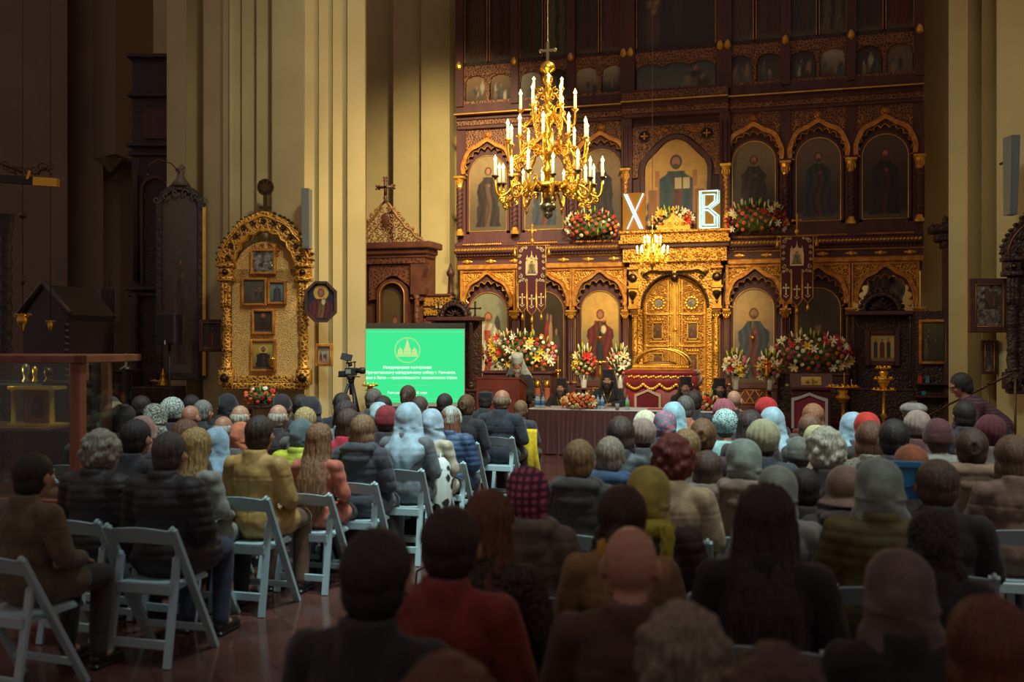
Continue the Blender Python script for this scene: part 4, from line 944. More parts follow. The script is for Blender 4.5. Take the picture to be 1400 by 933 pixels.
# church banners
def banner(px, Z, top, lb, wpx=40):
    s0 = spot(px, top, Z); k = Z/FPX; W = wpx*k/2; zt = EYE-(top-466.5)*k
    base = .34 if s0.y > 19.4 else 0
    t = thing('church_banner', lb, 'banner', (s0.x, s0.y, base)); zt -= base; CL = mat('wine_velvet', (78,28,42), .85, sheen=.3); EM = mat('silver_gold_embroidery', (226,206,160), .5, .3)
    hh = 52*k; th = 40*k
    q = MB(); q.lathe([(.12,0),(.1,.05),(.02,.1),(.015,zt+.18)], (0,.04,0), 10); P2('pole', q, GOLD, t)
    q = MB(); q.bar((0,.03,zt+.14),(0,.03,zt+.42),.035); q.bar((-.07,.03,zt+.32),(.07,.03,zt+.32),.03); [q.ell(p, (.03,.02,.03), 6, 4) for p in ((-.08,.03,zt+.32),(.08,.03,zt+.32),(0,.03,zt+.43))]; q.ell((0,.03,zt+.1),(.045,.04,.06),8,6); P2('cross', q, GOLD, t)
    q = MB(); q.tube([(-W*1.25,.02,zt),(W*1.25,.02,zt)], .014, 6)
    P2('crossbar', q, GOLD, t)
    for sg in (-1,1): q = MB(); q.lathe([(.004,zt-.02),(.012,zt-.10),(.03,zt-.14),(.035,zt-.21)], (sg*W*1.2,.0,0), 8); P2('tassel', q, GOLD, t)
    q = MB(); q.box(-W, W, -.008, .008, zt-hh, zt); cl = P2('banner_cloth', q, CL, t, False)
    for i in (-1,0,1):
        a, b_ = i*W*2/3-W/3+.008, i*W*2/3+W/3-.008; drop = th+(.06 if i == 0 else 0)
        q = MB(); q.prism([(a,zt-hh+.0),(b_,zt-hh),(b_,zt-hh-drop+.12),((a+b_)/2,zt-hh-drop),(a,zt-hh-drop+.12)], -.007, .007); tl = P2('banner_tail', q, CL, t, False)
        q = MB(); q.tube([(a,-.01,zt-hh+.04),(a,-.01,zt-hh-drop+.12),((a+b_)/2,-.01,zt-hh-drop),(b_,-.01,zt-hh-drop+.12),(b_,-.01,zt-hh+.04)], .011, 4); P2('gold_fringe', q, GOLD, tl)
        cz, cx = zt-hh-drop*.52, (a+b_)/2; q = MB(); q.box(cx-.012,cx+.012,-.014,-.008,cz-.10,cz+.10); q.box(cx-.045,cx+.045,-.014,-.008,cz+.02,cz+.045)
        for p in ((0,.1),(-.05,.033),(.05,.033),(0,-.1)): q.ell((cx+p[0],-.012,cz+p[1]), (.02,.006,.02), 6, 4)
        q.prism([(cx-.05,cz-.13),(cx,cz-.17),(cx+.05,cz-.13),(cx+.05,cz-.11),(cx,cz-.15),(cx-.05,cz-.11)], -.014, -.008); P2('embroidered_cross', q, EM, tl, False)
        q = MB(); q.lathe([(.004,zt-hh-drop),(.014,zt-hh-drop-.04),(.03,zt-hh-drop-.07),(.034,zt-hh-drop-.15)], (cx,0,0), 8); P2('tassel', q, GOLD, tl)
    q = MB(); q.tube([(-W,-.01,zt-hh-.0),(-W,-.01,zt),(W,-.01,zt),(W,-.01,zt-hh)], .013, 4); P2('gold_fringe', q, GOLD, cl)
    q = MB()
    for sx in (-1,1):
        for (u, v, r, h) in ((.78,.12,.05,1),(.62,.07,.035,-1),(.84,.28,.04,-1),(.84,.44,.035,1),(.84,.6,.035,-1),(.80,.80,.05,1),(.62,.9,.04,-1),(.4,.92,.035,1),(.84,.93,.03,1),(.42,.06,.03,1)):
            curl(q, sx*u*W, zt-v*hh, -.014, r, sx*h, PI/2 if h > 0 else 0, 1.3, .011)
    P2('embroidery', q, EM, cl)
    q = MB(); w_ = W*.42; z0 = zt-hh*.78; z1 = zt-hh*.30
    q.strip([(-w_,z0),(-w_,z1-w_)]+arc(0,z1-w_,w_,-90,90,12)+[(w_,z1-w_),(w_,z0)], [(-w_*.72,z0+.03),(-w_*.72,z1-w_)]+arc(0,z1-w_,w_*.72,-90,90,12)+[(w_*.72,z1-w_),(w_*.72,z0+.03)], -.02, -.006); q.box(-w_,w_,-.02,-.006,z0,z0+.03)
    for (u, h_) in ((-.75,.05),(0,.09),(.75,.05)): q.lathe([(.03,0),(.035,.03),(.012,.06),(.004,.06+h_)], (u*w_,-.012,z1-(.02 if u == 0 else w_*.5)), 6)
    P2('embroidered_frame', q, EM, cl, False)
    link('painting', painted(w_*1.44, z1-z0-.06, figure((214,196,130),(200,180,120),(150,140,110),(120,96,70), 1.9, halo=(230,206,130), seed=3, ht=.85, w=1.2), 10, 16, arch=True), PAINT, cl, (0, -.012, z0+.03))
banner(727, 21.0, 336, 'wine red church banner with embroidered icon left of the royal doors', 40)
banner(1089.5, 20.2, 323, 'wine red church banner with embroidered icon right of the royal doors', 43)
# analogion with a small icon behind the tall red chair
s0 = spot(1109, 466, 17.6); t = thing('analogion', 'wine red draped icon stand with small icon on its slanted top', 'icon stand', (s0.x, s0.y, 0))
q = MB(); q.box(-.32,.32,-.2,.25,0,1.02,bev=.02); q.add([(-.36,-.26,1.0),(.36,-.26,1.0),(.36,.28,1.22),(-.36,.28,1.22),(-.36,-.26,1.04),(.36,-.26,1.04),(.36,.28,1.26),(-.36,.28,1.26)], [(3,2,1,0),(4,5,6,7),(0,1,5,4),(1,2,6,5),(2,3,7,6),(3,0,4,7)]); P2('draped_stand', q, MATS['wine_velvet'], t, False)
o = link('painting', painted(.34, .34, scene_fn((206,190,110),(186,160,84),[(84,60,40),(120,60,50),(60,60,60)], 3), 12, 12), PAINT, t, (0, -.17, 1.08)); o.rotation_euler = (-PI/2+.4, 0, 0); o['label'] = 'small icon with gold ground'
for a in (-1,1): q = MB(); q.ell((a*.40,-.2,1.06), (.05,.05,.05), 10, 6); P2('knob', q, SILVER, t)
# ---------------------------------------------------------------- projection screen
GREEN = emis('green_slide', (66,236,146), 1.0); SLTX = emis('slide_text', (225,255,235), 1.15); SLCR = emis('slide_cream', (205,240,150), .95); SLPALE = emis('slide_pale', (118,240,170), .95)
sp = spot(557, 466, 17.0); k_ = 17.0/FPX
sc = thing('projection_screen', 'lit green projection screen with white lettering beside the nave pillar', 'screen', (sp.x, sp.y, 0), YAW+.03)
sz = lambda py: EYE-(py-466.5)*k_
sx = lambda px: (px-557)*k_
q = MB(); q.box(sx(478), sx(636), -.02, .03, sz(448.5), sz(442), bev=.008); P2('roller_case', q, mat('screen_case', (60,58,60), .5), sc, False)
q = MB(); q.box(sx(478), sx(635.5), 0, .004, sz(556), sz(447)); P2('screen_cloth', q, mat('screen_cloth', (170,176,168), .8), sc, False)
q = MB(); q.box(sx(479.5), sx(634.5), -.004, -.001, sz(551), sz(450.5)); sl = P2('lit_slide', q, GREEN, sc, False); sl['label'] = 'lit green slide'
q = MB(); q.tube([(0,.03,sz(556)),(0,.03,.12)], .02, 8)
for k in range(3): a = 2*PI*k/3+.5; q.tube([(0,.03,.35),(.5*math.cos(a),.03+.3*math.sin(a),.01)], .012, 6)
q.tube([(0,.03,sz(556)),(0,.03,sz(444))], .012, 8); P2('tripod', q, BLACKM, sc)
q = MB(); cx, cz = 0, sz(479); 
q.tube([(.215*math.cos(2*PI*i/48), -.006, cz+.215*math.sin(2*PI*i/48)) for i in range(48)], .006, 4, closed=True); q.tube([(.20*math.cos(2*PI*i/48), -.006, cz+.20*math.sin(2*PI*i/48)) for i in range(48)], .002, 4, closed=True)
b0 = cz-.11
def pl(p): q.prism([(x, b0+z) for x, z in p], -.009, -.005)
pl([(-.17,0),(.17,0),(.17,.06),(-.17,.06)]); pl([(-.16,.06),(-.08,.06),(-.08,.11),(-.12,.15),(-.16,.11)]); pl([(.16,.06),(.08,.06),(.08,.11),(.12,.15),(.16,.11)])
pl([(-.06,.06),(.06,.06),(.06,.12),(.04,.16),(.012,.27),(0,.29),(-.012,.27),(-.04,.16),(-.06,.12)]); q.bar((0,-.007,b0+.28),(0,-.007,b0+.32),.004); q.bar((-.015,-.007,b0+.305),(.015,-.007,b0+.305),.004)
for k in (-.12, .12): q.bar((k,-.007,b0+.14),(k,-.007,b0+.18),.004)
P2('church_emblem', q, SLCR, sl, False)
q = MB(); 
for i in range(9): q.box(-.155+.036*i, -.145+.036*i, -.0115, -.009, b0+.012, b0+.045)
for k in (-.13,-.11,.10,.12,-.03,.0,.03): q.box(k-.004, k+.004, -.0115, -.009, b0+.075, b0+.10)
P2('emblem_windows', q, GREEN, sl, False)
q = MB(); q.box(sx(480),sx(634),-.006,-.004,sz(454.6),sz(453.8)); q.box(sx(537),sx(588),-.006,-.004,sz(527.4),sz(526.8)); q.box(sx(480),sx(634),-.006,-.004,sz(546),sz(545.4)); P2('slide_rules', q, SLPALE, sl, False)
def text(s, x, z, size, mt, par, width=None, y=-.008, name='lettering', bold=True):
    c = bpy.data.curves.new(name, 'FONT'); c.body = s; c.size = size; c.align_x = 'CENTER'; c.align_y = 'CENTER'; c.extrude = .001
    if bold: c.offset = size*.022
    o = bpy.data.objects.new(name, c); COL.objects.link(o); c.materials.append(mt); o.rotation_euler = (PI/2, 0, 0); o.location = (x, y, z); o.parent = par
    if width:
        bpy.context.view_layer.update(); wx = o.dimensions.x
        if wx > 0: o.scale.x = width/wx
    bpy.context.view_layer.update(); dg = bpy.context.evaluated_depsgraph_get(); me = bpy.data.meshes.new_from_object(o.evaluated_get(dg))
    o2 = bpy.data.objects.new(name, me); COL.objects.link(o2); o2.parent = par; o2.location = o.location; o2.rotation_euler = o.rotation_euler; o2.scale = o.scale
    bpy.data.objects.remove(o); return o2
text('Международная конференция', 0, sz(502.6), .070, SLTX, sl, 66*k_)
text('лет Пречистенскому кафедральному собору г. Вильнюса,', sx(557.5), sz(509.6), .068, SLTX, sl, 131*k_)
text('ославия в Литве — преемственность канонического строя»', sx(558.5), sz(516.8), .068, SLTX, sl, 133*k_)
text('Вильнюс, 9 мая 2025 года', sx(557), sz(537.4), .056, SLTX, sl, 54*k_)
# ---------------------------------------------------------------- film camera on its tripod
s0 = spot(480, 466, 13.2); t = thing('film_camera', 'black film camera with tilted monitor on a tripod by the pillar', 'camera', (s0.x, s0.y, 0), YAW-.1); k3 = 13.2/FPX; Z3 = lambda py: EYE-(py-466.5)*k3; X3 = lambda px: (px-480)*k3
q = MB(); q.box(X3(473), X3(487), -.07, .07, Z3(514), Z3(503), bev=.01); q.box(X3(463.5), X3(474), -.05, .05, Z3(514.5), Z3(507.5), bev=.006); P2('camera_body', q, BLACKP, t, False)
q = MB(); q.lathe([(.035,0),(.035,.05),(.045,.055),(.045,.11),(.035,.115),(.035,.12)], (0,0,0), 14); q.xf(Matrix.Translation((X3(487),0,Z3(507)))@Matrix.Rotation(PI/2,4,'Y')); P2('lens', q, BLACKP, t)
q = MB(); q.box(X3(474.5), X3(481.5), -.075, -.07, Z3(511), Z3(505)); P2('side_plate', q, mat('grey_screen', (150,150,140), .4), t, False)
q = MB(); q.box(-.075,.075,-.01,.01,-.045,.045,bev=.004); q.xf(Matrix.Translation((X3(474.5),-.03,Z3(488.5)))@Matrix.Rotation(.2,4,'Y')@Matrix.Rotation(-.3,4,'X')); P2('monitor', q, BLACKP, t, False)
q = MB(); q.bar((X3(477),0,Z3(503)),(X3(475),0,Z3(492)),.012); q.bar((X3(473),0,Z3(497)),(X3(487),0,Z3(495)),.015); q.bar((X3(485),0,Z3(503)),(X3(485),0,Z3(494)),.012); q.ell((X3(479),0,Z3(499)),(.03,.03,.025),8,6); q.box(X3(462),X3(492),-.02,.02,Z3(516),Z3(514.6)); P2('handle', q, BLACKM, t, False)
q = MB(); q.lathe([(.05,Z3(519)),(.055,Z3(516))],(X3(480),0,0),10); q.ell((X3(480),0,Z3(521)),(.045,.045,.05),10,8); q.lathe([(.02,Z3(540)),(.03,Z3(524))],(X3(480),0,0),10); P2('tripod_head', q, BLACKM, t)
for k in range(3):
    a = 2*PI*k/3-.9; q = MB(); top = (X3(480)+.03*math.cos(a), .03*math.sin(a), Z3(525)); bt = (X3(480)+.48*math.cos(a), .48*math.sin(a), .01)
    q.tube([top, bt], .015, 6); m1 = Vector(top).lerp(Vector(bt), .45); q.tube([top, m1], .024, 6); q.ell(m1,(.03,.03,.03),6,4); P2('leg', q, BLACKM, t)
# ---------------------------------------------------------------- carved kiots
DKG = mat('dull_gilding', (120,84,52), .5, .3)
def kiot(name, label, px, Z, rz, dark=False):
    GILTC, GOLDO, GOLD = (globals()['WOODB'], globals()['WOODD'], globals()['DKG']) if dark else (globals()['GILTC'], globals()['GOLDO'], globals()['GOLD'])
    s0 = spot(px, 466, Z); t = thing(name, label, 'icon case', (s0.x, s0.y, 0), rz); k = 14.55/FPX
    zz = lambda py: EYE-(py-466.5)*k; xx = lambda d: d*k
    q = MB(); q.box(-.50,.50,.04,.12,1.26,2.9); q.strip([(-.46,2.8)]+arc(0,2.85,.46,-85,85,20)+[(.46,2.8)], [(-.46,2.7)]+[(x,2.7) for x,_ in arc(0,2.85,.46,-85,85,20)]+[(.46,2.7)], .04,.12); P2('back_panel', q, WOODB if dark else mat('quilted_gilding', (252,206,116), .45, .0, col2=(214,160,84), scale=38, kind='cells', bump=.9, bscale=38, thr=(.05,.25), stretch=(1,1,1)), t, False)
    q = MB(); q.box(-.62,.62,-.08,.12,1.14,1.24,bev=.02); q.box(-.40,.40,-.06,.12,1.24,1.34,bev=.01); P2('sill', q, GILTC, t, False)
    for sg in (-1,1):
        q = MB(); q.box(sg*.46,sg*.66,-.12,.12,1.20,1.43,bev=.01); q.lathe([(.085,1.43),(.09,1.47),(.06,1.49),(.075,1.6),(.06,1.7),(.08,1.72),(.055,1.76),(.075,1.9),(.055,2.05),(.085,2.08),(.06,2.12),(.085,2.16),(.05,2.2),(.085,2.24),(.05,2.28),(.08,2.33)], (sg*.56,-.02,0), 12)
        for d_ in (-.045,.0,.045): q.lathe([(.03,2.33),(.03,2.40),(.036,2.42),(.03,2.44),(.03,2.58),(.036,2.60),(.03,2.62),(.03,2.72)],(sg*.56+d_,-.06,0),8)
        q.box(sg*.44,sg*.68,-.13,.12,2.72,2.79,bev=.012); q.box(sg*.46,sg*.66,-.10,.12,2.79,2.92,bev=.01); q.box(sg*.43,sg*.69,-.14,.12,2.92,2.98,bev=.012); col = P2('column', q, GILTC, t)
        q = MB(); boss(q, sg*.56, 1.315, -.12, .065); boss(q, sg*.56, 2.85, -.10, .045); P2('rosette', q, BRONZE, col, False)
    out = [(-.66,2.98),(-.68,3.08),(-.62,3.24),(-.54,3.36),(-.46,3.44),(-.40,3.54),(-.30,3.62),(-.18,3.67),(-.08,3.72),(0,3.74)]; out = out+[(-x,z) for x,z in out[-2::-1]]
    inn = [(-.44,2.98),(-.42,3.06),(-.40,3.14),(-.34,3.20),(-.33,3.28),(-.25,3.32),(-.22,3.40),(-.13,3.40),(-.06,3.46),(0,3.44)]; inn = inn+[(-x,z) for x,z in inn[-2::-1]]
    q = MB(); q.strip(inn, out, -.12, .12); P2('hood', q, GILTC, t, False)
    q = MB(); q.tube([(x,-.13,z) for x,z in inn], .018, 5); q.tube([(x*.93,-.13,2.98+(z-2.98)*.90) for x,z in out], .014, 5); q.tube([(x,-.06,z) for x,z in inn], .022, 5); P2('hood_moulding', q, GOLD, t)
    q = MB()
    for i in range(len(out)-1):
        a, b_ = Vector((out[i][0],0,out[i][1])), Vector((out[i+1][0],0,out[i+1][1])); n = max(1, int((b_-a).length/.062))
        for j in range(n): p = a.lerp(b_, (j+.5)/n); d_ = Vector((p.x,0,p.z-2.9)).normalized(); q.ell((p+d_*.02), (.026,.13,.022), 6, 4, R=Matrix.Rotation(-math.atan2(d_.z,d_.x),3,'Y'))
    P2('crested_edge', q, BRONZE if px < 700 else WOODB, t)
    q = MB()
    for i in range(11):
        a = math.radians(-82+164*i/10); R_ = .535-.02*abs(math.sin(a)); x_, z_ = R_*math.sin(a), 2.98+.57*math.cos(a)*1.06
        q.lathe([(.035,0),(.04,.02),(.02,.03),(.015,.01)], (x_,-.125,z_), 10, ax='y')
        curl(q, x_, z_, -.15, .045, 1 if i % 2 else -1, 0, 1.3, .009)
    P2('hood_rosettes', q, BRONZE, t)
    q = MB()
    for k2 in range(8): curl(q, (-.16+.32*(k2%4)/3), 3.22-.09*(k2//4), .02, .055, 1 if k2%2 else -1, k2, 1.4, .012)
    P2('tympanum_scroll', q, GOLDO, t)
    q = MB(); q.bar((0,0,3.70),(0,0,4.02),.06,.04); q.bar((-.09,0,3.80),(.09,0,3.80),.05,.04); q.lathe([(.12,-.02),(.125,.0),(.12,.02)],(0,0,4.10),16,ax='y')
    for i in range(8): a = 2*PI*i/8; q.lathe([(.03,-.03),(.035,0),(.03,.02)],(.085*math.cos(a),0.0,4.10+.085*math.sin(a)),8,ax='y')
    P2('finial_cross', q, BRONZE, t, False)
    def fr(x, z, w_, h, fn, lb, depth=.05, mt=GOLDO, ma=None):
        q = MB(); b_ = .035
        for (x0,x1,z0,z1) in ((x-w_/2-b_,x-w_/2,z-b_,z+h+b_),(x+w_/2,x+w_/2+b_,z-b_,z+h+b_),(x-w_/2,x+w_/2,z-b_,z),(x-w_/2,x+w_/2,z+h,z+h+b_)): q.box(x0,x1,-depth,.05,z0,z1,bev=.008)
        f = P2('icon_frame', q, mt, t, False)
        if fn == 'silver': q = MB(); q.box(x-w_/2,x+w_/2,-.02,.04,z,z+h); P2('metal_cover', q, SILVER, f, False)
        else: link('painting', painted(w_, h, fn, 30), PAINT, f, (x, -.01, z))
        f['label'] = lb
    fr(-.03, 2.86, .30, .30, 'silver', 'frame with dark metal icon cover'); 
    fr(-.16, 2.40, .30, .34, scene_fn((96,92,70),(70,66,54),[(60,52,48),(110,80,60)],2), 'frame with dark icon'); fr(.17, 2.42, .20, .28, figure((110,140,130),(90,120,110),(70,80,90),(130,90,70),1.4,seed=2,ht=.9,w=.9), 'frame with pale blue icon')
    fr(-.03, 1.98, .26, .30, figure((70,60,46),(60,50,40),(80,56,44),(70,46,40),1.15,seed=3,ht=.98,hair=(60,40,30),w=2.0), 'frame with painted face'); fr(-.03, 1.44, .30, .40, figure((196,164,70),(150,120,60),(60,50,44),(80,60,50),1.4,seed=4,ht=.8,halo=(220,180,90),w=1.1), 'frame with robed figure on gold')
    q = MB(); q.lathe([(.001,1.46),(.03,1.48),(.05,1.54),(.045,1.58),(.06,1.6)],(.13,-.16,0),12); q.bar((.13,-.12,1.60),(.13,.02,1.66),.012); P2('icon_lamp', q, BRASS, t)
    return t
kiot('carved_icon_case', 'big gilded carved icon case with five small icons on the left pillar', 363, 14.55, YAW+.02)
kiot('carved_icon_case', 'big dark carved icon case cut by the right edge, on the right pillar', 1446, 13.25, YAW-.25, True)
def framed(name, label, px, py0, py1, wpx, Z, rz, mt, fn, border=.05, corner=0, depth=.06, cat='icon', cover=False):
    s0 = spot(px, py1, Z); k = Z/FPX; w_ = wpx*k; h = (py1-py0)*k
    t = thing(name, label, cat, tuple(s0), rz); q = MB(); b_ = border
    if corner:
        c = corner; pts = [(-w_/2+c,0),(w_/2-c,0),(w_/2,c),(w_/2,h-c),(w_/2-c,h),(-w_/2+c,h),(-w_/2,h-c),(-w_/2,c),(-w_/2+c,0)]; cx, cz = 0, h/2
        ip = [((x)*(1-2*b_/w_), cz+(z-cz)*(1-2*b_/h)) for x,z in pts]; q.strip(pts, ip, -depth, .02)
    else:
        for (x0,x1,z0,z1) in ((-w_/2,-w_/2+b_,0,h),(w_/2-b_,w_/2,0,h),(-w_/2+b_,w_/2-b_,0,b_),(-w_/2+b_,w_/2-b_,h-b_,h)): q.box(x0,x1,-depth,.02,z0,z1,bev=.01)
    P2('frame', q, mt, t, False)
    if not corner: q = MB(); i = b_*.85; q.tube([(-w_/2+i,-depth,i),(w_/2-i,-depth,i),(w_/2-i,-depth,h-i),(-w_/2+i,-depth,h-i),(-w_/2+i,-depth,i)], .006, 4); P2('inner_gilding', q, GOLDO, t)
    if cover: q = MB(); q.box(-w_/2+b_,w_/2-b_,-.02,.01,b_,h-b_); P2('metal_cover', q, SILVER, t, False)
    if fn: link('painting', painted((w_-2*b_)*(.5 if cover else 1), (h-2*b_)*(.45 if cover else 1), fn, 44, corner=corner*.8), PAINT, t, (0 if not cover else .03, -.03 if cover else -.005, b_ + (h*.3 if cover else 0)))
    return t
DW = mat('walnut_frame', (92,56,42), .5, col2=(70,42,34), scale=10)
framed('octagonal_icon', 'octagonal framed icon of a mother and child on dark blue', 439, 385, 441, 43, 14.42, YAW+.05, DW, figure((44,46,62),(40,42,56),(116,52,52),(150,110,60),1.3,halo=(222,170,80),hood=True,child=True,seed=2,ht=.86,w=1.35,ground=(40,40,50)), .035, .14)
framed('framed_icon', 'small gold framed group icon below the octagonal one', 443.5, 470, 501, 24, 14.6, YAW+.05, GOLDO, scene_fn((206,196,160),(150,120,90),[(90,50,44),(160,80,50),(70,66,70),(120,40,40)],12), .04)
framed('framed_icon', 'dark red framed icon left of the big gilded icon case', 290.5, 437, 481, 34, 15.3, YAW+.12, DW, figure((64,46,40),(60,44,40),(130,60,46),(170,140,90),1.3,seed=6,ht=.85,w=.8), .06)
framed('framed_icon', 'silver covered icon in broad wooden frame on the right pillar', 1351, 381, 455, 53, 13.6, YAW-.1, DW, scene_fn((96,70,50),(70,50,40),[(120,80,50),(60,44,40)],4), .10, cover=True)
framed('framed_icon', 'small silver icon in dark frame under the larger one', 1351, 465, 512, 22, 13.9, YAW-.1, DW, None, .06, cover=True)
# column loudspeakers
for (px, py0, py1, Z, lb) in ((419, 259, 340, 14.35, 'narrow grey column loudspeaker on the left pillar'), (1383, 187, 294, 13.1, 'narrow grey column loudspeaker on the right pillar')):
    a = spot(px, py1, Z); h = (py1-py0)*Z/FPX; q = MB(); q.add([(-.05,-.06,0),(.05,-.06,0),(.06,.1,0),(-.06,.1,0),(-.055,-.12,h),(.055,-.12,h),(.065,.1,h),(-.065,.1,h)], [(3,2,1,0),(4,5,6,7),(0,1,5,4),(1,2,6,5),(2,3,7,6),(3,0,4,7)])
    t = thing('column_loudspeaker', lb, 'loudspeaker', tuple(a), YAW); P2('cabinet', q, mat('grey_enamel', (116,120,116), .5), t, False); q = MB(); q.add([(-.045,-.066,.02),(.045,-.066,.02),(.05,-.124,h-.02),(-.05,-.124,h-.02)], [(0,1,2,3)]); P2('grille', q, mat('grille_cloth', (134,140,134), .7, bump=.4, bscale=300, col2=(104,108,104), scale=260), t, False)
    q = MB(); q.bar((0,.08,h*.7),(0,.30,h*.7),.03); P2('bracket', q, BLACKM, t, False)
# ---------------------------------------------------------------- side shrine left of the iconostasis
s0 = spot(527, 466, 20.6); t = thing('side_shrine', 'carved wooden side shrine with fretwork pediment and cross beside the pillar', 'shrine', (s0.x, s0.y, .34)); k = 20.6/FPX; ZS = lambda py: EYE-(py-466.5)*k-.34; XS = lambda px: (px-527)*k
CW = mat('reddish_carved_wood', (150,92,62), .5, col2=(94,54,44), scale=14, kind='cells', bump=.8, bscale=14, thr=(.02,.2)); PLW = mat('reddish_plain_wood', (126,78,60), .5, col2=(106,62,50), scale=5)
q = MB(); q.box(XS(460),XS(590),.05,.4,0,ZS(345)); P2('body', q, PLW, t, False)
for sg in (-1,1):
    q = MB(); c0 = sg*.95
    q.prism([(c0-sg*.32,ZS(404)),(c0-sg*.02,ZS(404)),(c0-sg*.0,ZS(395)),(c0-sg*.10,ZS(385)),(c0-sg*.02,ZS(370)),(c0+sg*.0,ZS(352)),(c0-sg*.32,ZS(352))], -.2, .3); P2('scroll_bracket', q, PLW, t, False)
    q = MB(); q.lathe([(.05,0),(.05,ZS(440)),(.07,ZS(436)),(.05,ZS(430)),(.055,ZS(410)),(.08,ZS(404))], (c0-sg*.2,-.15,0), 10); P2('colonnette', q, CW, t)
q = MB(); q.box(-1.15,1.15,-.42,.3,ZS(343),ZS(334),bev=.02); q.box(-1.05,1.05,-.32,.3,ZS(350),ZS(343),bev=.02); q.box(-1.0,1.0,-.25,.3,ZS(354),ZS(350)); P2('cornice', q, PLW, t, False)
q = MB(); q.box(-.95,.95,-.22,.3,ZS(362),ZS(354)); P2('carved_band', q, CW, t, False)
u0 = XS(541); cz = ZS(405); q = MB()
n=36; A_ = arc(u0, cz, lambda t_: .36+.05*abs(math.cos(2.5*t_)), -100, 100, n); B_ = [rayrect(u0, cz, math.radians(-100+200*i/n), XS(506), XS(585), ZS(363), ZS(415)) for i in range(n+1)]
q.strip(A_, B_, -.12, .06)
n=36; A_ = arc(XS(500), cz, lambda t_: .36+.05*abs(math.cos(2.5*t_)), -100, 100, n); P2('carved_arch', q, CW, t, False)
q = MB(); q.strip(arc(u0,cz,.26,-90,90,20), arc(u0,cz,.34,-90,90,20), -.16,.05); q.box(u0-.34,u0-.26,-.16,.05,0,cz); q.box(u0+.26,u0+.34,-.16,.05,0,cz); P2('icon_frame', q, PLW, t, False)
q = MB(); q.tube([(u0-.27,-.17,.2)]+[(x,-.17,z) for x,z in arc(u0,cz,.27,-90,90,20)]+[(u0+.27,-.17,.2)], .018, 5); P2('gilded_line', q, GOLD, t)
link('painting', painted(.52, cz+.26-.3, figure((110,90,60),(66,56,46),(56,46,42),(60,50,44),2.7,hood=True,seed=2,ht=.72,w=1.1), 18, arch=True), PAINT, t, (u0, .0, .3))
# pediment : fretwork triangle of curls
q = MB(); r = random.Random(4); zb = ZS(334); H_ = ZS(282)-zb
edge = [(-.85,.0),(-.82,.07),(-.66,.13),(-.58,.27),(-.44,.33),(-.36,.46),(-.26,.56),(-.16,.70),(-.09,.82),(0,.88)]
edge = edge+[(-x,z) for x,z in edge[-2::-1]]
q.tube([(x,0,zb+z) for x,z in edge], .028, 5); q.bar((-.88,0,zb+.015),(.88,0,zb+.015),.05)
for row in range(7):
    z = .07+row*.105; w_ = .82*(1-z/.92)
    n = max(1, int(w_*2/.115))
    for i in range(n+1):
        x = -w_+2*w_*i/max(1,n)
        if abs(x) < .11 and .30 < z < .62: continue
        curl(q, x, zb+z, 0, .062, 1 if (i+row) % 2 else -1, r.uniform(0,6), 1.25, .02)
for i in range(3, len(edge)-3, 2): q.ell((edge[i][0]*1.06,0,zb+edge[i][1]+.03),(.03,.03,.05),6,4)
P2('fretwork_pediment', q, mat('bronzed_fretwork', (138,96,56), .5, .2), t)
q = MB(); q.lathe([(.13,-.06),(.14,-.02),(.10,.0)],(0,0,zb+.46),16,ax='y',sy=1.4); P2('pediment_medallion', q, DW, t)
q = MB(); q.lathe([(.06,0),(.03,.06),(.05,.1),(.02,.16)],(0,0,zb+.86),8); q.bar((0,0,zb+1.0),(0,0,zb+1.34),.05); q.bar((-.16,0,zb+1.18),(.16,0,zb+1.18),.05)
for p in ((-.17,1.18),(.17,1.18),(0,1.35)):
    for d_ in ((0,0),(.03,.03),(-.03,.03),(.03,-.03),(-.03,-.03)): q.ell((p[0]+d_[0],0,zb+p[1]+d_[1]),(.028,.025,.028),6,4)
P2('cross', q, DW, t)
# low gallery between the shrine and the iconostasis
a, b_ = XS(583), XS(622); q = MB(); q.box(a,b_,.0,.2,0,ZS(432)); q.box(a-.02,b_,-.05,.2,ZS(406),ZS(403),bev=.01); P2('gallery_wall', q, PLW, t, False)
q = MB(); q.box(a,b_,.0,.1,ZS(419),ZS(406)); q.box(a,b_,0,.1,ZS(436),ZS(422)); P2('gallery_relief', q, GILTC, t, False)
q = MB(); q.lathe([(.08,ZS(404)),(.06,ZS(400)),(.05,ZS(380)),(.08,ZS(378)),(.09,ZS(374)),(.05,ZS(370)),(.02,ZS(362))],(XS(619),.1,0),10); P2('turned_post', q, DW, t)
# mirrored shrine edge and dark upright on the right
s0 = spot(1294, 466, 18.1); t = thing('side_shrine', 'dark shrine edge with jutting cornice hidden behind the right pillar', 'shrine', (s0.x, s0.y, 0)); k = 18.1/FPX; zr = lambda py: EYE-(py-466.5)*k
q = MB(); q.box(-.04,.35,-.02,.3,0,zr(338)); P2('upright', q, WOODD, t, False)
q = MB(); q.box(-.28,.35,-.05,.4,zr(318),zr(306),bev=.03); q.box(-.18,.35,-.03,.4,zr(330),zr(318),bev=.03); q.box(-.08,.35,-.02,.4,zr(338),zr(330),bev=.02); P2('cornice', q, WOODB, t, False)
q = MB(); q.lathe([(.10,zr(306)),(.05,zr(302)),(.06,zr(298)),(.01,zr(294))],(0,.1,0),8); P2('finial', q, WOODB, t)
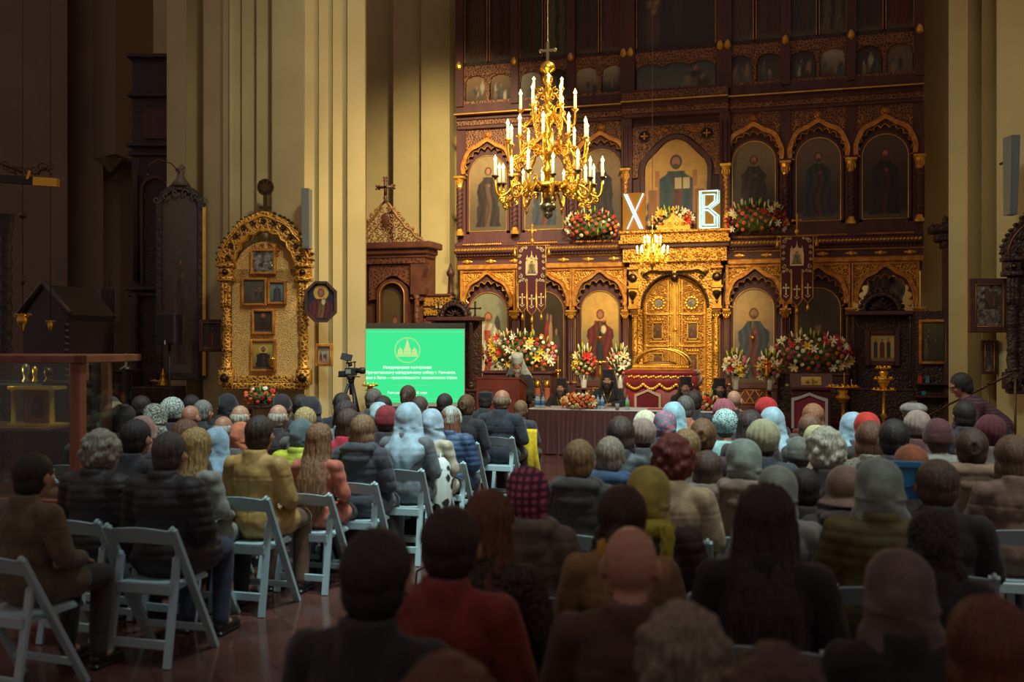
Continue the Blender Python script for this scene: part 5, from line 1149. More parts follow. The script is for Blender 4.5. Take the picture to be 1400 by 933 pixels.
# ---------------------------------------------------------------- dark kiots either side of the icon screen
def dark_kiot(px, Z, label, wpx, top, body, fn, legs=True, icon=None):
    s0 = spot(px, 466, Z); k = Z/FPX; t = thing('icon_shrine', label, 'icon shrine', (s0.x, s0.y, 0)); W = wpx*k/2; z_ = lambda py: EYE-(py-466.5)*k
    q = MB(); q.box(-W,W,.12,.3,0,z_(body)); q.box(-W,W,-.2,.3,0,.9,bev=.01); P2('body', q, WOODB, t, False)
    q = MB(); q.box(-W-.06,W+.06,-.24,.32,z_(body)-.02,z_(body)+.06,bev=.015); q.box(-W-.03,W+.03,-.22,.32,.9,.95,bev=.01); P2('cornice', q, WOODD, t, False)
    q = MB(); 
    for sg in (-1,1):
        q.lathe([(.055,.95),(.055,1.0),(.03,1.05)]+[(.03+.018*(i%2), 1.05+.05*i) for i in range(int((z_(body)-1.2)/.05))]+[(.035,z_(body)-.1),(.06,z_(body)-.03)], (sg*(W-.08),-.14,0), 12)
    P2('turned_column', q, mat('polished_dark_wood', (60,42,40), .16), t)
    q = MB(); R_ = W*.62; zb = z_(body)+.05
    q.strip([(R_*math.cos(PI*i/20)*.8, zb+.0+R_*.8*math.sin(PI*i/20)) for i in range(21)], [(R_*math.cos(PI*i/20), zb+R_*math.sin(PI*i/20)) for i in range(21)], -.1, .1)
    for i in range(7): a = PI*(i+.5)/7; q.bar((0,0,zb+.03),(R_*.85*math.cos(a),0,zb+R_*.85*math.sin(a)),.025)
    for i in range(13): a = PI*i/12; q.ell((R_*1.07*math.cos(a),0,zb+R_*1.07*math.sin(a)),(.05,.05,.05),6,4)
    q.lathe([(R_*.8,-.02),(R_*.8,.02)],(0,.05,zb),20,ax='y',a0=0,a1=PI); P2('fan_pediment', q, WOODB, t)
    def cross(u, zb, h): q = MB(); q.ell((u,0,zb+.05),(.05,.05,.05),8,6); q.bar((u,0,zb),(u,0,zb+h),.03); q.bar((u-h*.3,0,zb+h*.66),(u+h*.3,0,zb+h*.66),.03); [q.ell((u+d_[0]*h,0,zb+d_[1]*h),(.025,.025,.025),6,4) for d_ in ((-.3,.66),(.3,.66),(0,1))]; P2('cross', q, WOODB, t)
    for c in top: cross((c[0]-px)*k, z_(c[1]), c[2]*k)
    if icon:
        x0, x1, y0, y1 = icon; w_ = (x1-x0)*k; h = (y1-y0)*k; cx = ((x0+x1)/2-px)*k; q = MB(); b_ = .1
        for (a0,a1,c0,c1) in ((cx-w_/2-b_,cx-w_/2,z_(y1)-b_,z_(y0)+b_),(cx+w_/2,cx+w_/2+b_,z_(y1)-b_,z_(y0)+b_),(cx-w_/2,cx+w_/2,z_(y1)-b_,z_(y1)),(cx-w_/2,cx+w_/2,z_(y0),z_(y0)+b_)): q.box(a0,a1,.02,.14,c0,c1,bev=.02)
        f = P2('icon_frame', q, WOODD, t, False); link('painting', painted(w_, h, fn, 24), PAINT, f, (cx,.10,z_(y1)))
    else:
        q = MB(); q.box(-W*.4,W*.4,.09,.13,1.1,z_(body)-.3); P2('panel', q, WOODB, t, False); q = MB(); q.bar((-W*.5,.08,1.2),(-W*.5,.08,z_(body)-.5),.02); P2('gilded_line', q, GOLD, t)
    return t
dark_kiot(622, 18.9, 'dark carved icon shrine with small crosses standing behind the projection screen', 64, [(598,438,24),(651,438,24),(622,418,14)], 438, None)
def three(x, y):
    c = (206,176,96)
    for cx in (-.27, 0, .27):
        f = abs(x-cx) < (.10 if y < .66 else .10*max(0,(.78-y)/.12)) and .12 < y < .78
        if f: c = (60,56,66) if cx else (110,50,46)
        if math.hypot((x-cx), (y-.82)*1.2) < .055: c = (150,110,80)
    if y < .12: c = (150,120,70)
    return c
dark_kiot(1205, 19.2, 'dark carved icon shrine with a gold icon of three figures', 84, [(1207,412,26)], 430, three, icon=(1191,1222,458,494))
framed('framed_icon', 'large dark icon in yellow gilt frame right of the three figure shrine', 1276, 437, 498, 37, 18.2, 0, GOLDO, scene_fn((96,94,56),(60,54,44),[(60,56,50),(110,90,60),(80,70,50)],8), .05)
s0 = spot(1276, 466, 18.2); t = thing('icon_cabinet', 'dark cabinet below the yellow framed icon', 'cabinet', (s0.x, s0.y+.05, 0)); q = MB(); q.box(-.3,.22,0,.4,0,2.4); P2('body', q, WOODB, t, False); q = MB(); q.box(-.32,.24,-.25,.0,.82,.86,bev=.01); q.box(-.32,.24,-.25,0,1.06,1.08); P2('shelf', q, WOODD, t, False)
for (px, py, col, lb) in ((1260,522,(206,60,44),'small red card standing on the cabinet shelf'),(1270,521,(70,130,150),'small blue grey card beside the red one'),(1265,551,(40,150,160),'small turquoise box on the lower shelf')):
    a = spot(px, 466, 17.95); q = MB(); q.box(-.035,.035,-.01,.01,0,.13 if py < 540 else .07,bev=.002); o = q.build('standing_card', mat('card%d' % px, col, .5), None, False, (a.x, s0.y-.08, 1.085 if py < 540 else .865)); tag(o, lb, 'card')
# ---------------------------------------------------------------- left aisle furnishings
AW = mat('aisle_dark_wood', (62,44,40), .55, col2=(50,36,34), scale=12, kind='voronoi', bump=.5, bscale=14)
s0 = spot(205, 466, 19.0); k = 19.0/FPX; zs = lambda py: EYE-(py-466.5)*k
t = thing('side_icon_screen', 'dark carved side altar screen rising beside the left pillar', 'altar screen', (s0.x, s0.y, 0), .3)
q = MB(); q.box(-.34,.5,0,.4,0,zs(75)); P2('body', q, AW, t, False)
q = MB()
for py, d_ in ((75,.12),(128,.10),(196,.12),(208,.06),(392,.14),(400,.10)): q.box(-.36-d_*.5,.5,-d_,.3,zs(py)-.08,zs(py),bev=.015)
P2('cornice', q, AW, t, False)
q = MB(); q.lathe([(.06,zs(540)),(.07,zs(520)),(.05,zs(500)),(.05,zs(420)),(.07,zs(402))],(-.24,-.08,0),10); q.lathe([(.05,zs(385)),(.045,zs(250)),(.07,zs(240))],(-.24,-.06,0),10); P2('half_column', q, AW, t)
q = MB(); q.strip(arc(.12,zs(262),.24,-90,90,16), arc(.12,zs(262),.30,-90,90,16), -.06,.02); q.box(-.18,-.12,-.06,.02,zs(390),zs(262)); q.box(-.12,.36,-.04,.0,zs(190),zs(150)); P2('niche_frame', q, WOODD, t, False)
q = MB(); q.lathe([(.12,-.04),(.13,-.01)],(.05,-.04,zs(160)),14,ax='y'); q.bar((-.17,-.07,zs(388)),(-.17,-.07,zs(215)),.012); P2('gilded_line', q, BRONZE, t)
# big oval-topped icon seen at an angle
s0 = spot(247, 466, 15.75); k = 15.75/FPX; zo = lambda py: EYE-(py-466.5)*k
t = thing('tall_framed_icon', 'very tall dark icon in oval topped frame at the left flank of the pillar', 'icon', (s0.x, s0.y, zo(518)), YAW+.22)
h = zo(240)-zo(518)-.15; w_ = .72; q = MB(); q.box(-w_/2,-w_/2+.09,-.10,.06,0,h-w_/2); q.box(w_/2-.09,w_/2,-.10,.06,0,h-w_/2); q.box(-w_/2,w_/2,-.1,.06,-.02,.09,bev=.01); q.strip(arc(0,h-w_/2,w_/2-.09,-90,90,24), arc(0,h-w_/2,w_/2,-90,90,24), -.1,.06); P2('frame', q, AW, t, False)
q = MB(); q.box(w_/2-.02,w_/2+.03,-.12,-.08,.05,h-w_/2); P2('gilded_edge', q, GOLD, t, False)
q = MB(); q.lathe([(.16,0),(.07,.12),(.05,.18),(.07,.24)],(0,-.02,h-.02),8); q.bar((-.06,-.02,h+.2),(.05,-.02,h+.30),.07)
for k2 in range(6): curl(q, (-.35+.14*k2), h-.12-.16*abs(k2-2.5)**1.2*.3, -.11, .06, 1 if k2 > 2 else -1, 0, 1.2, .014)
P2('crest', q, mat('crest_grey', (110,96,84), .5), t)
link('painting', painted(w_-.16, h-.12, figure((84,66,58),(70,52,44),(96,66,52),(60,44,40),3.6,seed=5,ht=.62,w=.6), 22, arch=True), PAINT, t, (0,-.02,.06))
q = MB(); q.tube([(0,-.1,h+.18),(-.12,-.2,h+.3),(-.3,-.3,h+.34),(-.42,-.35,h+.25),(-.44,-.36,h+.12)], .009, 5); q.ell((-.44,-.36,h+.08),(.025,.025,.035),8,6); P2('picture_lamp', q, BRONZE, t)
q = MB(); q.box(-.06,.06,.06,.9,h*.5,h*.55); q.box(-.06,.06,.06,.9,.3,.4); P2('wall_bracket', q, BLACKM, t, False)
def stand_box(name, label, cat, px, Z, z0, z1, wpx, d, mt, legs=True, rz=0.):
    s0 = spot(px, 466, Z); W = wpx*Z/FPX/2; t = thing(name, label, cat, (s0.x, s0.y, 0), rz); q = MB(); q.box(-W,W,-d/2,d/2,z0,z1,bev=.015); P2('cabinet', q, mt, t, False); return t, W
t, W = stand_box('loudspeaker', 'black loudspeaker on a pole before the tall oval topped icon', 'loudspeaker', 231.5, 14.6, 1.80, 2.26, 27, .28, BLACKP, rz=.2)
q = MB(); q.box(-W+.03,W-.03,-.15,-.14,1.83,2.22,bev=.01); P2('grille', q, mat('black_grille', (34,32,34), .7, bump=.3, bscale=200, col2=(26,24,26), scale=200), t, False); q = MB(); q.tube([(0,0,1.8),(0,0,.6)], .02, 8); P2('pole', q, BLACKM, t)
q = MB(); q.add([(-.015,-.152,1.80),(.015,-.152,1.80),(.01,-.152,1.86),(-.01,-.152,1.86)], [(0,1,2,3)]); P2('speaker_badge', q, mat('badge', (190,196,200), .3), t, False)
for k in range(3): a = 2*PI*k/3+.4; q = MB(); q.tube([(0,0,.75),(.45*math.cos(a),.45*math.sin(a),.01)], .014, 6); P2('leg', q, BLACKM, t)
# table with brass vessel, icon desk
t, W = stand_box('side_altar_table', 'low dark table in the aisle carrying a brass vessel', 'table', 217, 15.6, 0, 1.14, 60, .5, AW, rz=.2)
s0 = spot(223, 466, 15.6); q = MB(); q.lathe([(.10,0),(.11,.02),(.06,.1),(.04,.16),(.06,.18),(.02,.22),(.012,.28)], (0,0,0), 14); q.tube([(-.04,0,.09),(-.2,0,.07),(-.24,0,.03)], .03, 6); o = q.build('brass_vessel', BRASS, None, True, (s0.x, s0.y, 1.142)); tag(o, 'polished brass vessel glinting on the low aisle table', 'vessel')
t, W = stand_box('icon_desk', 'dark aisle desk behind the wrapped headscarf woman', 'desk', 163, 15.7, 0, 1.40, 46, .5, AW)
s0 = spot(170, 466, 15.5); q = MB(); q.lathe([(.09,0),(.11,.01),(.05,.05),(.02,.08),(.02,.2),(.03,.22),(.01,.26)], (0,0,0), 14); o = q.build('silver_bell', mat('polished_silver', (190,190,190), .15, .9), None, True, (s0.x, spot(163,466,15.7).y-.1, 1.402)); tag(o, 'small silver bell shaped vessel on the dark aisle desk', 'vessel')
# dark banner on pole
s0 = spot(147.5, 466, 17.5); k = 17.5/FPX; zb_ = lambda py: EYE-(py-466.5)*k; W = 10.5*k
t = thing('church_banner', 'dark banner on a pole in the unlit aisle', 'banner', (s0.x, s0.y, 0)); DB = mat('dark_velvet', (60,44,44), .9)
q = MB(); q.lathe([(.12,0),(.02,.08),(.013,.3),(.013,zb_(372))],(0,.03,0),8); q.bar((-.04,.03,zb_(376)),(.04,.03,zb_(376)),.015); P2('pole', q, BRONZE, t)
q = MB(); q.tube([(-W,0,zb_(397)),(W,0,zb_(397))],.01,6); q.tube([(-W,0,zb_(397)),(0,.03,zb_(384)),(W,0,zb_(397))],.004,4); P2('crossbar', q, BRONZE, t)
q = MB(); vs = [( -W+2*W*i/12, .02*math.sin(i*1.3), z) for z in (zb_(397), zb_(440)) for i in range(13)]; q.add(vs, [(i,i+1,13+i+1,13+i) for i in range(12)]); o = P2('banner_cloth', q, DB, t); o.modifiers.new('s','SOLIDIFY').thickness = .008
for i in range(3): q = MB(); a = -W+2*W*i/3+.01; b_ = a+2*W/3-.02; q.prism([(a,zb_(440)),(b_,zb_(440)),(b_,zb_(472)),((a+b_)/2,zb_(478)),(a,zb_(472))],-.004,.004); P2('banner_tail', q, DB, t, False)
# dark canopied tomb, hanging lamps, bronze arm
s0 = spot(95, 466, 14.5); k = 14.5/FPX; zc = lambda py: EYE-(py-466.5)*k
t = thing('canopied_shrine', 'dark gabled shrine under clear covering in the unlit aisle', 'shrine', (s0.x, s0.y, 0)); W = 34*k
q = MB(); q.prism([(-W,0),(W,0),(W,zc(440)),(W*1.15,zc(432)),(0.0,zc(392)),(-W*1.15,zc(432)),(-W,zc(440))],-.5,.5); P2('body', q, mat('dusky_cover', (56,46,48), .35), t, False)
q = MB(); q.tube([(-W*1.2,-.52,zc(432)),(0,-.52,zc(389)),(W*1.2,-.52,zc(430))],.05,6)
for i in range(10): q.ell((W*1.0,-.5,zc(445)-i*.09),(.05,.05,.03),6,4)
P2('carved_rim', q, mat('dusky_rim', (84,74,76), .4), t)
for (px, py, Z, lb) in ((31, 435, 13.5, 'hanging brass lamp in the dark left aisle'), (69, 443, 13.8, 'smaller hanging brass lamp near the gabled shrine')):
    p = spot(px, py, Z); s_ = .85 if px < 40 else .45; t = thing('hanging_lamp', lb, 'lamp', (p.x, p.y, 0)); q = MB()
    q.lathe([(.001,p.z-.22*s_),(.02,p.z-.2*s_),(.03,p.z-.14*s_),(.07*s_,p.z-.1*s_),(.09*s_,p.z-.02*s_),(.07*s_,p.z+.02*s_),(.09*s_,p.z+.05*s_),(.03,p.z+.06*s_)],(0,0,0),14)
    for i in range(6): a = i*PI/3; curl(q, .11*s_*math.cos(a), p.z+.03, .11*s_*math.sin(a), .04*s_, 1, 0, 1.1, .008)
    P2('lamp_bowl', q, BRASS, t); q = MB(); q.tube([(0,0,p.z+.05*s_),(0,0,14)],.005,4); 
    if px < 40: q.ell((0,0,EYE+.1*13.5/1.361*.83),(.03,.03,.07),8,6); q.ell((0,0,EYE+1.70),(.06,.05,.04),8,6)
    P2('chain', q, BRONZE, t)
p = spot(40, 246, 12.0); t = thing('wall_lantern_arm', 'gilded beam end with bronze leaf ornament in the dark upper left', 'bracket', tuple(p), .35)
q = MB(); q.bar((-1.2,0,.06),(.32,0,-.03),.09,.09); P2('beam', q, AW, t, False); q = MB(); q.bar((.06,-.0,-.02),(.34,0,-.035),.095,.10); q.bar((.0,-.05,.0),(.03,-.05,.10),.03); P2('gilded_end', q, BRASS, t, False)
q = MB()
for i in range(9): curl(q, -.45+.085*i, .13+.03*math.sin(i), 0, .06, 1 if i%2 else -1, i, 1.2, .012)
for i in range(7): a = PI*i/6; q.ell((.18+.07*math.cos(a), 0, .08+.05*math.sin(a)),(.02,.02,.025),6,4)
q.tube([(-.6,0,.3),(-.35,0,.2),(-.1,0,.1)],.015,5); P2('leaf_ornament', q, BRONZE, t)
p = spot(8, 300, 12.2); t = thing('carved_column', 'dark turned wooden shaft at the left edge', 'column', (p.x, p.y, 0), 0); q = MB()
q.lathe([(.12,0),(.12,.1),(.06,.2)]+[(.06+.02*(i%2), .2+.09*i) for i in range(34)]+[(.1,3.4)],(0,0,0),12); P2('shaft', q, AW, t)
# ---------------------------------------------------------------- glass show case in the left foreground
s0 = spot(114, 466, 7.7); k = 7.7/FPX; top = EYE-(486-466.5)*k
t = thing('glass_showcase', 'wood framed glass showcase in the left foreground', 'showcase', (s0.x, s0.y, 0), .12); CWD = mat('showcase_wood', (132,74,48), .45, col2=(112,62,42), scale=4, stretch=(4,4,.3))
Lx = -1.9
posts_ = [(0,0),(0,-.0)]
for i, (x, y, w_) in enumerate(((-.045,0,.09),(-.26,.75,.07),(Lx,0,.08),(Lx,.75,.08),)): q = MB(); q.box(x-w_/2,x+w_/2,y-w_/2,y+w_/2,0,top-.05,bev=.006); P2('post', q, CWD, t, False)
q = MB(); q.box(Lx-.05,.03,-.06,-.0,top-.06,top,bev=.005); q.box(Lx-.05,.03,.74,.80,top-.06,top,bev=.005); q.box(-.04,.03,-.06,.8,top-.06,top,bev=.005); q.box(Lx,.0,-.05,.8,.55,.62,bev=.005); P2('rail', q, CWD, t, False)
q = MB(); q.box(Lx,0,-.03,.78,0,.56,bev=.01); P2('plinth', q, AW, t, False)
q = MB(); q.box(Lx,-.09,-.008,.0,.62,top-.06); P2('front_pane', q, glass(a=.05), t, False); q = MB(); q.box(-.02,-.012,.04,.72,.62,top-.06); P2('side_pane', q, glass(a=.05), t, False)
q = MB(); q.box(Lx,-.42,.1,.7,1.50,1.515); P2('glass_shelf', q, glass('shelf_glass', a=.35), t, False)
q = MB(); q.box(Lx,-.42,.1,.72,1.14,1.16); P2('lower_shelf', q, CWD, t, False)
q = MB(); q.box(-.46,-.30,.60,.66,.62,top-.08,bev=.004); P2('inner_panel', q, AW, t, False)
def at_case(x, y, z): 
    c, s = math.cos(.12), math.sin(.12); return (s0.x+x*c-y*s, s0.y+x*s+y*c, z)
for (x, z, h, r_, lb) in ((-.62,1.517,.13,.02,'thin brass vial'),(-.70,1.517,.15,.03,'small silver cup'),(-.50,1.517,.12,.035,'dark little bottle')):
    q = MB(); q.lathe([(r_,0),(r_,.01),(r_*.5,.03),(r_*.9,h*.5),(r_,h*.8),(r_*.4,h)],(0,0,0),10); o = q.build('altar_vessel', {'t':BRASS,'s':PEWTER,'d':BRONZE}[lb[0]], None, True, at_case(x,.3,z)); tag(o, lb+' on the glass shelf inside the showcase', 'vessel')
light('showcase_lamp', 'POINT', (s0.x-.95, s0.y+.1, 1.62), (1.0,.72,.3), 2.2, .03)
tq = thing('miniature_shrine', 'gilded miniature shrine with two small columns inside the showcase', 'shrine', at_case(-.64,.35,1.162), .12)
for x in (-.17,.17): q = MB(); q.lathe([(.03,0),(.02,.02),(.018,.27),(.03,.29)],(x,-.05,0),8); P2('colonnette', q, GOLD, tq)
q = MB(); q.box(-.21,.21,-.08,.1,.29,.32,bev=.005); q.box(-.21,.21,-.08,.1,0,.015); P2('canopy', q, GOLD, tq, False)
q = MB(); q.box(-.13,.13,.03,.06,.015,.29); P2('back_board', q, mat('brown_board', (150,96,60), .6), tq, False); q = MB(); q.ell((0,0,.13),(.05,.03,.07),10,8); q.ell((0,0,.22),(.03,.03,.03),8,6); P2('figurine', q, BRONZE, tq)
q = MB(); q.box(-.055,.055,0,.012,0,.16,bev=.004); o = q.build('wooden_plaque', mat('plaque_wood', (150,90,62), .5), None, False, at_case(-.38,.585,1.517), .12); tag(o, 'plain reddish wooden plaque at the back of the showcase', 'plaque')
# handrail with posts on the right
t = thing('handrail', 'brass handrail with thin posts rising on the far right', 'handrail', (0,0,0)); 
pts = [spot(px, py, Z) for px, py, Z in ((1262,574,11.9),(1300,552,11.6),(1352,527,11.2),(1388,508,11.0))]
o0 = pts[0].copy(); t.location = (o0.x, o0.y, 0)
loc = lambda p: Vector((p.x-o0.x, p.y-o0.y, p.z))
q = MB(); q.tube([loc(p) for p in pts], .012, 8); P2('rail', q, BRONZE, t)
for p in (pts[0], pts[2], pts[3]): q = MB(); l = loc(p); q.tube([(l.x,l.y,0),(l.x,l.y,l.z+.01)], .014, 8); q.ell((l.x,l.y,l.z+.02),(.025,.025,.025),8,6); P2('post', q, BRONZE, t)
# ---------------------------------------------------------------- people: fused meshes
def fuse(q, voxel, smooth=3, disp=None, name='m', crease=None):
    """fuse overlapping volumes to one continuous skin, smooth, then displace along normals"""
    me = q.mesh('tmp', False, True); o = bpy.data.objects.new('tmp', me); COL.objects.link(o)
    r = o.modifiers.new('r', 'REMESH'); r.mode = 'VOXEL'; r.voxel_size = voxel; r.use_smooth_shade = True
    if smooth: s_ = o.modifiers.new('s', 'SMOOTH'); s_.factor = .5; s_.iterations = smooth
    dg = bpy.context.evaluated_depsgraph_get(); ev = o.evaluated_get(dg); m2 = bpy.data.meshes.new_from_object(ev)
    m2.name = name; bpy.data.objects.remove(o); bpy.data.meshes.remove(me); m2.materials.clear()
    if disp:
        n = len(m2.vertices); co = np.empty(n*3); m2.vertices.foreach_get('co', co); co = co.reshape(-1, 3)
        nr = np.empty(n*3); m2.vertices.foreach_get('normal', nr); nr = nr.reshape(-1, 3)
        d = np.array([disp(*c) for c in co]); co = co + nr*d[:, None]; m2.vertices.foreach_set('co', co.ravel())
    m2.polygons.foreach_set('use_smooth', [True]*len(m2.polygons)); m2.update(); return m2
def sheet(q, rings, n=20):
    """closed soft loft through elliptical rings (x, y, z, rx, ry)"""
    vs = [(x+rx*math.cos(2*PI*k/n), y+ry*math.sin(2*PI*k/n), z) for x, y, z, rx, ry in rings for k in range(n)]; m = len(rings)
    fs = [(i*n+k, i*n+(k+1)%n, (i+1)*n+(k+1)%n, (i+1)*n+k) for i in range(m-1) for k in range(n)] + [tuple(range(n-1,-1,-1)), tuple((m-1)*n+k for k in range(n))]
    return q.add([tuple(HC+Vector(v)) for v in vs], fs)
NZ = lambda x, y, z: noise.noise(Vector((x, y, z)))
HC = Vector((0, .045, 1.175))          # head centre of the seated body
HS = 1.10
def hs(me):
    for v in me.vertices: v.co = HC + (v.co-HC)*HS
    return me
def head(q, c=HC, tilt=0., yaw=0., s=1.10):
    R = Matrix.Rotation(yaw, 3, 'Z') @ Matrix.Rotation(-tilt, 3, 'X'); c = Vector(c)
    E = lambda p, r: q.ell(c + R @ (Vector(p)*s), tuple(v*s for v in r), 14, 10, R=R)
    E((0,-.012,.022), (.076,.096,.094)); E((0,.02,-.03), (.060,.074,.082)); E((0,.058,-.085), (.028,.030,.026)); E((0,.02,-.075), (.050,.052,.040))
    E((0,.094,-.018), (.011,.020,.028)); E((0,.106,-.034), (.015,.014,.012)); E((0,.082,.022), (.052,.014,.012)); E((0,.086,-.060), (.024,.012,.009)); E((0,.084,-.068), (.020,.012,.008))
    for sg in (-1, 1): E((sg*.080,-.008,-.010), (.012,.022,.034)); E((sg*.04,.066,-.024), (.022,.018,.020)); E((sg*.031,.080,.004), (.014,.010,.009))
    q.cap(c + R @ Vector((0,-.018,-.07)), Vector((0,-.03,1.0)) if c == HC else c+Vector((0,-.06,-.20)), .052, .060)
    return R
def hand(q, w_, d, up, spread=1., curl_=.6, s=1., side=1):
    """w_ wrist, d pointing direction, up = back of the hand; five fingers"""
    w_ = Vector(w_); d = Vector(d).normalized(); up = (Vector(up)-d*Vector(up).dot(d)).normalized(); x = d.cross(up)*side
    q.cap(w_, w_+d*.03, .026, .027)
    for k in (-.026,-.009,.009,.026): q.cap(w_+d*.02+x*k*.7, w_+d*.085+x*k, .014, .013)
    for i, (k, L) in enumerate(((-.030,.062),(-.010,.074),(.010,.078),(.030,.070))):
        p = w_+d*.088+x*k*1.05*spread; a = 0
        for j, f in enumerate((.45,.32,.23)):
            a += curl_*(.5+.3*j); dd = (d*math.cos(a)-up*math.sin(a)+x*k*1.2*spread).normalized(); p2 = p+dd*L*f; q.cap(p, p2, .0095-.0008*j, .0088-.0008*j, 8); p = p2
    p = w_+d*.025+x*.026; a1 = (d*.6+x*.8-up*.2).normalized(); p2 = p+a1*.040; q.cap(p, p2, .014, .011, 8); p3 = p2+(d*.9+x*.25-up*.25).normalized()*.032; q.cap(p2, p3, .0105, .009, 8)
def limbs(pose):
    if pose == 'lap': return dict(sh=.175, el=(.235,.02,.74), wr=(.10,.29,.665), hd=(-.35,.9,-.35))
    if pose == 'table': return dict(sh=.18, el=(.27,.16,.80), wr=(.12,.40,.795), hd=(-.55,.8,-.02))
def torso(q, g, pose='lap', legs=True, top=1.035, sx=1.):
    """seated torso and arms grown by g metres"""
    L = limbs(pose)
    q.ell((0,-.01,.60), ((.165+g)*sx, .115+g, .13+g), 16, 10); q.ell((0,-.015,.74), ((.140+g)*sx, .100+g, .15+g), 16, 10); q.ell((0,-.02,.89), ((.158+g)*sx, .105+g, .14+g), 16, 10)
    q.ell((0,-.025,.97), ((.17+g*.8)*sx, .075+g*.9, .07+g*.6), 16, 10)
    for sg in (-1, 1):
        S_ = Vector((sg*L['sh']*sx,-.02,.965)); E_ = Vector((sg*L['el'][0]*sx, L['el'][1], L['el'][2])); W_ = Vector((sg*L['wr'][0], L['wr'][1], L['wr'][2]))
        q.cap(Vector((sg*.05,-.03,1.0)), S_+Vector((-sg*.01,0,.0)), .05+g*.5, .050+g*.9, 12); q.cap(S_, E_, .052+g, .040+g*.95, 12); q.cap(E_, W_, .040+g*.9, .028+g*.7, 12)
def legs_(q, g):
    for sg in (-1, 1):
        q.cap((sg*.09,.0,.565), (sg*.115,.43,.545), .088+g, .062+g, 12); q.cap((sg*.115,.44,.535), (sg*.12,.40,.10), .058+g, .040+g*1.2, 12)
def mk_body(pose):
    q = MB(); torso(q, -.004, pose); legs_(q, -.006); R = head(q); L = limbs(pose)
    for sg in (-1, 1):
        W_ = Vector((sg*L['wr'][0], L['wr'][1], L['wr'][2])); d = Vector((sg*L['hd'][0], L['hd'][1], L['hd'][2])); hand(q, W_, d, (0, .3, 1), side=-sg, curl_=.55 if pose == 'lap' else .25)
        q.cap((sg*.12,.40,.09), (sg*.125,.52,.035), .038, .030)
    return fuse(q, .0075, 2, name='seated_body')
BODY = {'lap': mk_body('lap'), 'table': mk_body('table')}
def mk_coat(kind, pose='lap'):
    q = MB(); g = {'plain':.022, 'puffer':.042, 'hooded':.034, 'cardigan':.014, 'cassock':.020, 'fur':.045, 'cape':.03}[kind]
    torso(q, g, pose, sx=1.0 if kind != 'cardigan' else .95)
    q.lathe([(.075+g*.5,0),(.062+g*.4,.045),(.05,.05)], (0,-.028,1.0), 16)
    for sg in (-1, 1): q.cap((sg*.09,.0,.57), (sg*.11,.22 if kind != 'cassock' else .44,.56), .092+g, .078+g, 12)
    if kind == 'cassock':
        for sg in (-1, 1): q.cap((sg*.10,.44,.53), (sg*.11,.42,.10), .075, .085, 12)
        q.ell((0,.44,.32), (.12,.08,.26), 12, 8)
    if kind in ('hooded', 'puffer'):
        if kind == 'hooded': q.ell((0,-.105,1.045), (.15,.075,.055), 16, 8); q.ell((0,-.125,.98), (.125,.06,.085), 16, 8); q.ell((0,-.125,.92), (.07,.05,.07), 14, 8); q.ell((-.10,-.03,1.06), (.055,.08,.04)); q.ell((.10,-.03,1.06), (.055,.08,.04))
        else: q.lathe([(.095,0),(.098,.04),(.085,.085),(.06,.09)], (0,-.025,1.0), 16)
    if kind == 'plain': q.lathe([(.10,-.03),(.085,.03),(.078,.062),(.06,.06)], (0,-.028,1.02), 16)
    def dis(x, y, z):
        w_ = .004*NZ(x*9, y*9, z*9)+.003*NZ(x*22, y*22, z*14)
        if kind == 'puffer': return w_*1.4 + .007*(abs(math.sin(z*PI/.055 + .5*NZ(x*6,y*6,z*6)))**.6) - .004
        if kind == 'hooded': return w_*1.6 + .010*(abs(math.sin(z*PI/.11))**.5) - .006
        if kind == 'plain': return w_*1.8 - (.004 if abs(z-.90) < .006 and y < 0 else 0) - (.004 if abs(x) < .006 and y < 0 and z < .9 else 0)
        if kind == 'fur': return w_*1.5 + .008*NZ(x*60, y*60, z*40)
        return w_*1.3 + .003*math.sin(z*60+6*NZ(x*4,y*4,z*4))
    return fuse(q, .0105 if kind != 'fur' else .0095, 2, dis, 'coat_'+kind)
COAT = {}
def coat_mesh(kind, pose='lap'):
    if (kind, pose) not in COAT: COAT[(kind, pose)] = mk_coat(kind, pose)
    return COAT[(kind, pose)]
q = MB(); legs_(q, .012); q.ell((0,.0,.585),(.175,.125,.10),14,8); TROUS = fuse(q, .011, 2, lambda x,y,z: .004*NZ(x*12,y*12,z*12), 'trousers')
q = MB()
for sg in (-1, 1):
    q.cap((sg*.12,.385,.050), (sg*.125,.555,.040), .043, .036); q.cap((sg*.12,.40,.06),(sg*.12,.40,.11),.042,.046); q.box(sg*.12-.04, sg*.12+.042, .34, .585, .004, .022, bev=.006)
SHOES = fuse(q, .008, 1, None, 'shoes')
